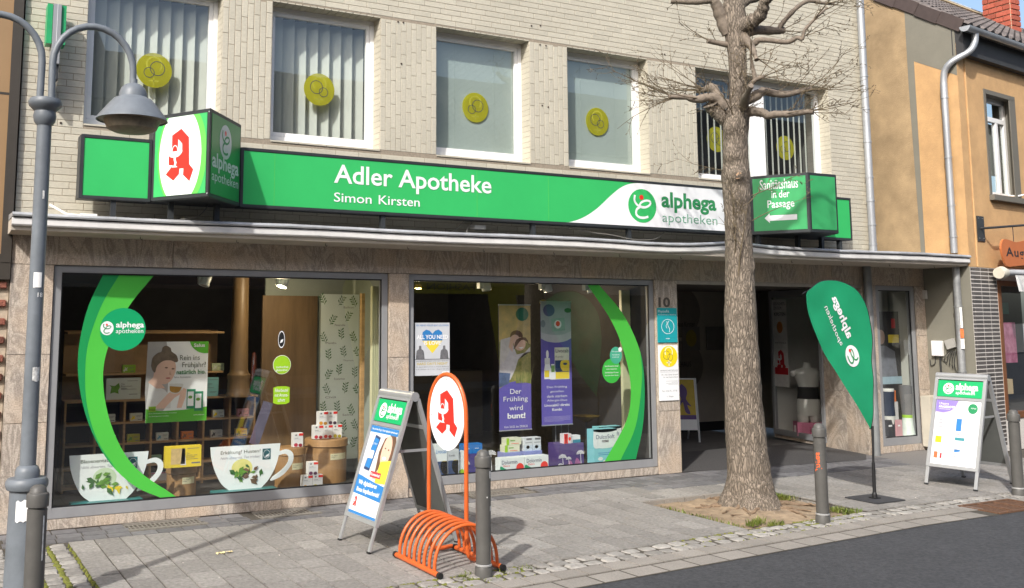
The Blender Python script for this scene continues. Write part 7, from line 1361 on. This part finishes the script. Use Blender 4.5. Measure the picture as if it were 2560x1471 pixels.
m_ = len(sec); q.add(vs, [(j*n+i, j*n+(i+1) % n, (j+1)*n+(i+1) % n, (j+1)*n+i) for j in range(m_-1) for i in range(n)]+[tuple(range(n-1,-1,-1)), tuple((m_-1)*n+i for i in range(n))])
for e in (-1,1): q.lathe([(.0,-.055),(.045,-.035),(.058,0),(.045,.03),(.0,.045)], mp_(.19*e,0,.965), 16)
q.build('torso', mat('mannequin_white', (.72,.71,.67), .12, .02, 2, coat=.6), t, smooth=60)
for e in (-1,1): q = MB(); q.lathe([(.075,0),(.082,.06),(.085,.12)], mp_(.085*e,0,.27), 20); q.build('thigh', MATS['mannequin_white'], t, smooth=50)
q = MB(); vs = []
for z_, rx, ry in ((.60,.16,.098),(.68,.146,.09),(.77,.146,.09)):
    for i in range(n): a = 2*math.pi*i/n; vs.append(mp_(rx*math.cos(a), ry*math.sin(a), z_))
q.add(vs, [(j*n+i, j*n+(i+1) % n, (j+1)*n+(i+1) % n, (j+1)*n+i) for j in range(2) for i in range(n)]); q.build('back_support', mat('black_brace', (.012,.012,.014), .7), t, smooth=50)
q = MB(); q.add([mp_(a,b,c) for c in (.08,.27) for a, b in ((-.2,-.12),(.2,-.12),(.2,.12),(-.2,.12))], [(0,3,2,1),(4,5,6,7),(0,1,5,4),(1,2,6,5),(2,3,7,6),(3,0,4,7)]); q.build('plinth', mat('pink_plinth', (.62,.20,.32), .5), t)
def pframe(d): a_ = PF.p(pu(d), 0, 0); return a_
carton('small white and pink box at the foot of the mannequin, left one', 3.47, 1.42, .08, .14, .14, .05, (.68,.60,.60), [(rect(.0,.16,0,.04), mat('card_magenta', (.55,.04,.15), .5)), (oval(.08,.09,.04,.03,14), M_ink)]); carton('small pink box at the foot of the mannequin, right one', 3.57, 1.27, .08, .09, .13, .05, (.55,.08,.2), [(rect(.02,.08,.03,.1), M_pink)])
t = thing('door_notice', 'white opening hours notice with red A on the side shop window', 'notice', PF.p(pu(1.75),.6,.03)); a0, a1 = sorted((pu(1.93), pu(1.60))); MB().flat(PF, [rect(a0,a1,.75,2.03)], .024).build('sheet', mat('notice_sheet', (.72,.71,.68), .6), t)
PC = (a0+a1)/2; emblem_A(PF, PC, 1.14, .30, t, h=.026, red=mat('notice_red', (.50,.02,.03), .5)); MB().flat(PF, [rect(a0+.01,a1-.01,.93,1.03)], .0262).build('print', MATS['notice_red'], t); MB().disc(PF, PC, 1.62, .07, .085, .027, 24).build('print', mat('notice_orange', (.60,.22,.04), .5), t)
letters('lettering', PF, 'KIRSTEN', a0+.04, a1-.02, 1.79, 1.84, M_ink, t, h=.027, bold=.02); letters('lettering', PF, 'GESUNDHEITS-\nZENTRUM', a0+.03, a1-.02, 1.88, 1.99, M_ink, t, h=.027); letters('lettering', PF, 'SANITÄTSHAUS', a0+.03, a1-.03, 1.38, 1.41, M_ink, t, h=.027)
tag(MB().fbox(PF, min(pu(1.58),pu(.9)), max(pu(1.58),pu(.9)), .12, 2.0, -.6, -.58).build('back_panel', mat('grey_back_panel', (.78,.76,.73), .8, .04, 2)), 'tall plain grey display panel behind the mannequin', 'panel')
# narrow window display
t = thing('leg_mannequin', 'white mannequin leg with green topped knee brace in the narrow window', 'mannequin', (3.8,.16,.19)); q = MB(); q.lathe([(.06,.19),(.065,.30),(.075,.38),(.085,.46)], (3.80,.16,0), 18); q.lathe([(.085,.78),(.09,.80),(.085,.82)], (3.80,.16,0), 18); q.build('leg', MATS['mannequin_white'], t, smooth=50); q = MB(); q.lathe([(.088,.46),(.082,.58),(.085,.70),(.092,.78)], (3.80,.16,0), 18); q.build('brace', mat('navy_brace', (.02,.03,.06), .7), t, smooth=50)
t = thing('calf_mannequin', 'pale green and grey compression stocking leg form in the narrow window', 'mannequin', (4.14,.13,.19)); q = MB(); q.lathe([(.10,.19),(.075,.30),(.065,.42)], (4.14,.13,0), 18); q.build('foot', mat('mint_form', (.66,.74,.68), .4), t, smooth=50); q = MB(); q.lathe([(.066,.42),(.067,.46)], (4.14,.13,0), 18); q.build('band', M_lime, t, smooth=50); q = MB(); q.lathe([(.066,.46),(.075,.60),(.085,.75),(.08,.85)], (4.14,.13,0), 18); q.build('stocking', mat('grey_stocking', (.13,.13,.14), .8), t, smooth=50)
t = thing('sports_poster', 'dark poster of a person in a grey shirt in the narrow window', 'poster', (3.95,.3,.5)); F = face(.3, 3.72, .5); MB().fbox(F, 0, .58, 0, 1.35, -.006, 0).build('sheet', mat('sports_sheet', (.035,.035,.04), .5, .2, 6), t)
MB().flat(F, [oval(.2,1.0,.075,.10,20)], .001).build('print', mat('sports_skin', (.42,.27,.20), .5), t); MB().flat(F, [[(.0,.45),(.03,.8),(.14,.88),(.28,.88),(.46,.8),(.5,.45)]], .002).build('print', mat('sports_shirt', (.20,.21,.24), .6, .2, 9), t); MB().flat(F, [rect(.42,.5,1.12,1.25)], .002).build('print', MATS['notice_red'], t); MB().flat(F, [rect(.34,.56,.92,1.03)], .002).build('print', M_ylw, t); MB().flat(F, [rect(.0,.58,.36,.46)], .003).build('print', mat('sports_blue', (.35,.48,.55), .5), t)
for lb, x, y, z, w_, h_, c in (('black and white product box low in the narrow window', 3.68,.09,.19,.15,.22,(.05,.05,.06)), ('pink product box beside the leg form in the narrow window', 3.88,.10,.19,.11,.21,(.62,.35,.38)), ('white product box stacked behind the pink one', 3.86,.20,.19,.20,.44,(.6,.58,.58)), ('orange product box on the stack in the narrow window', 3.94,.21,.63,.10,.15,(.62,.18,.06))): carton(lb, x, y, z, w_, h_, .05, c, [(rect(.02,w_*.6,h_*.6,h_*.7), M_sw)])
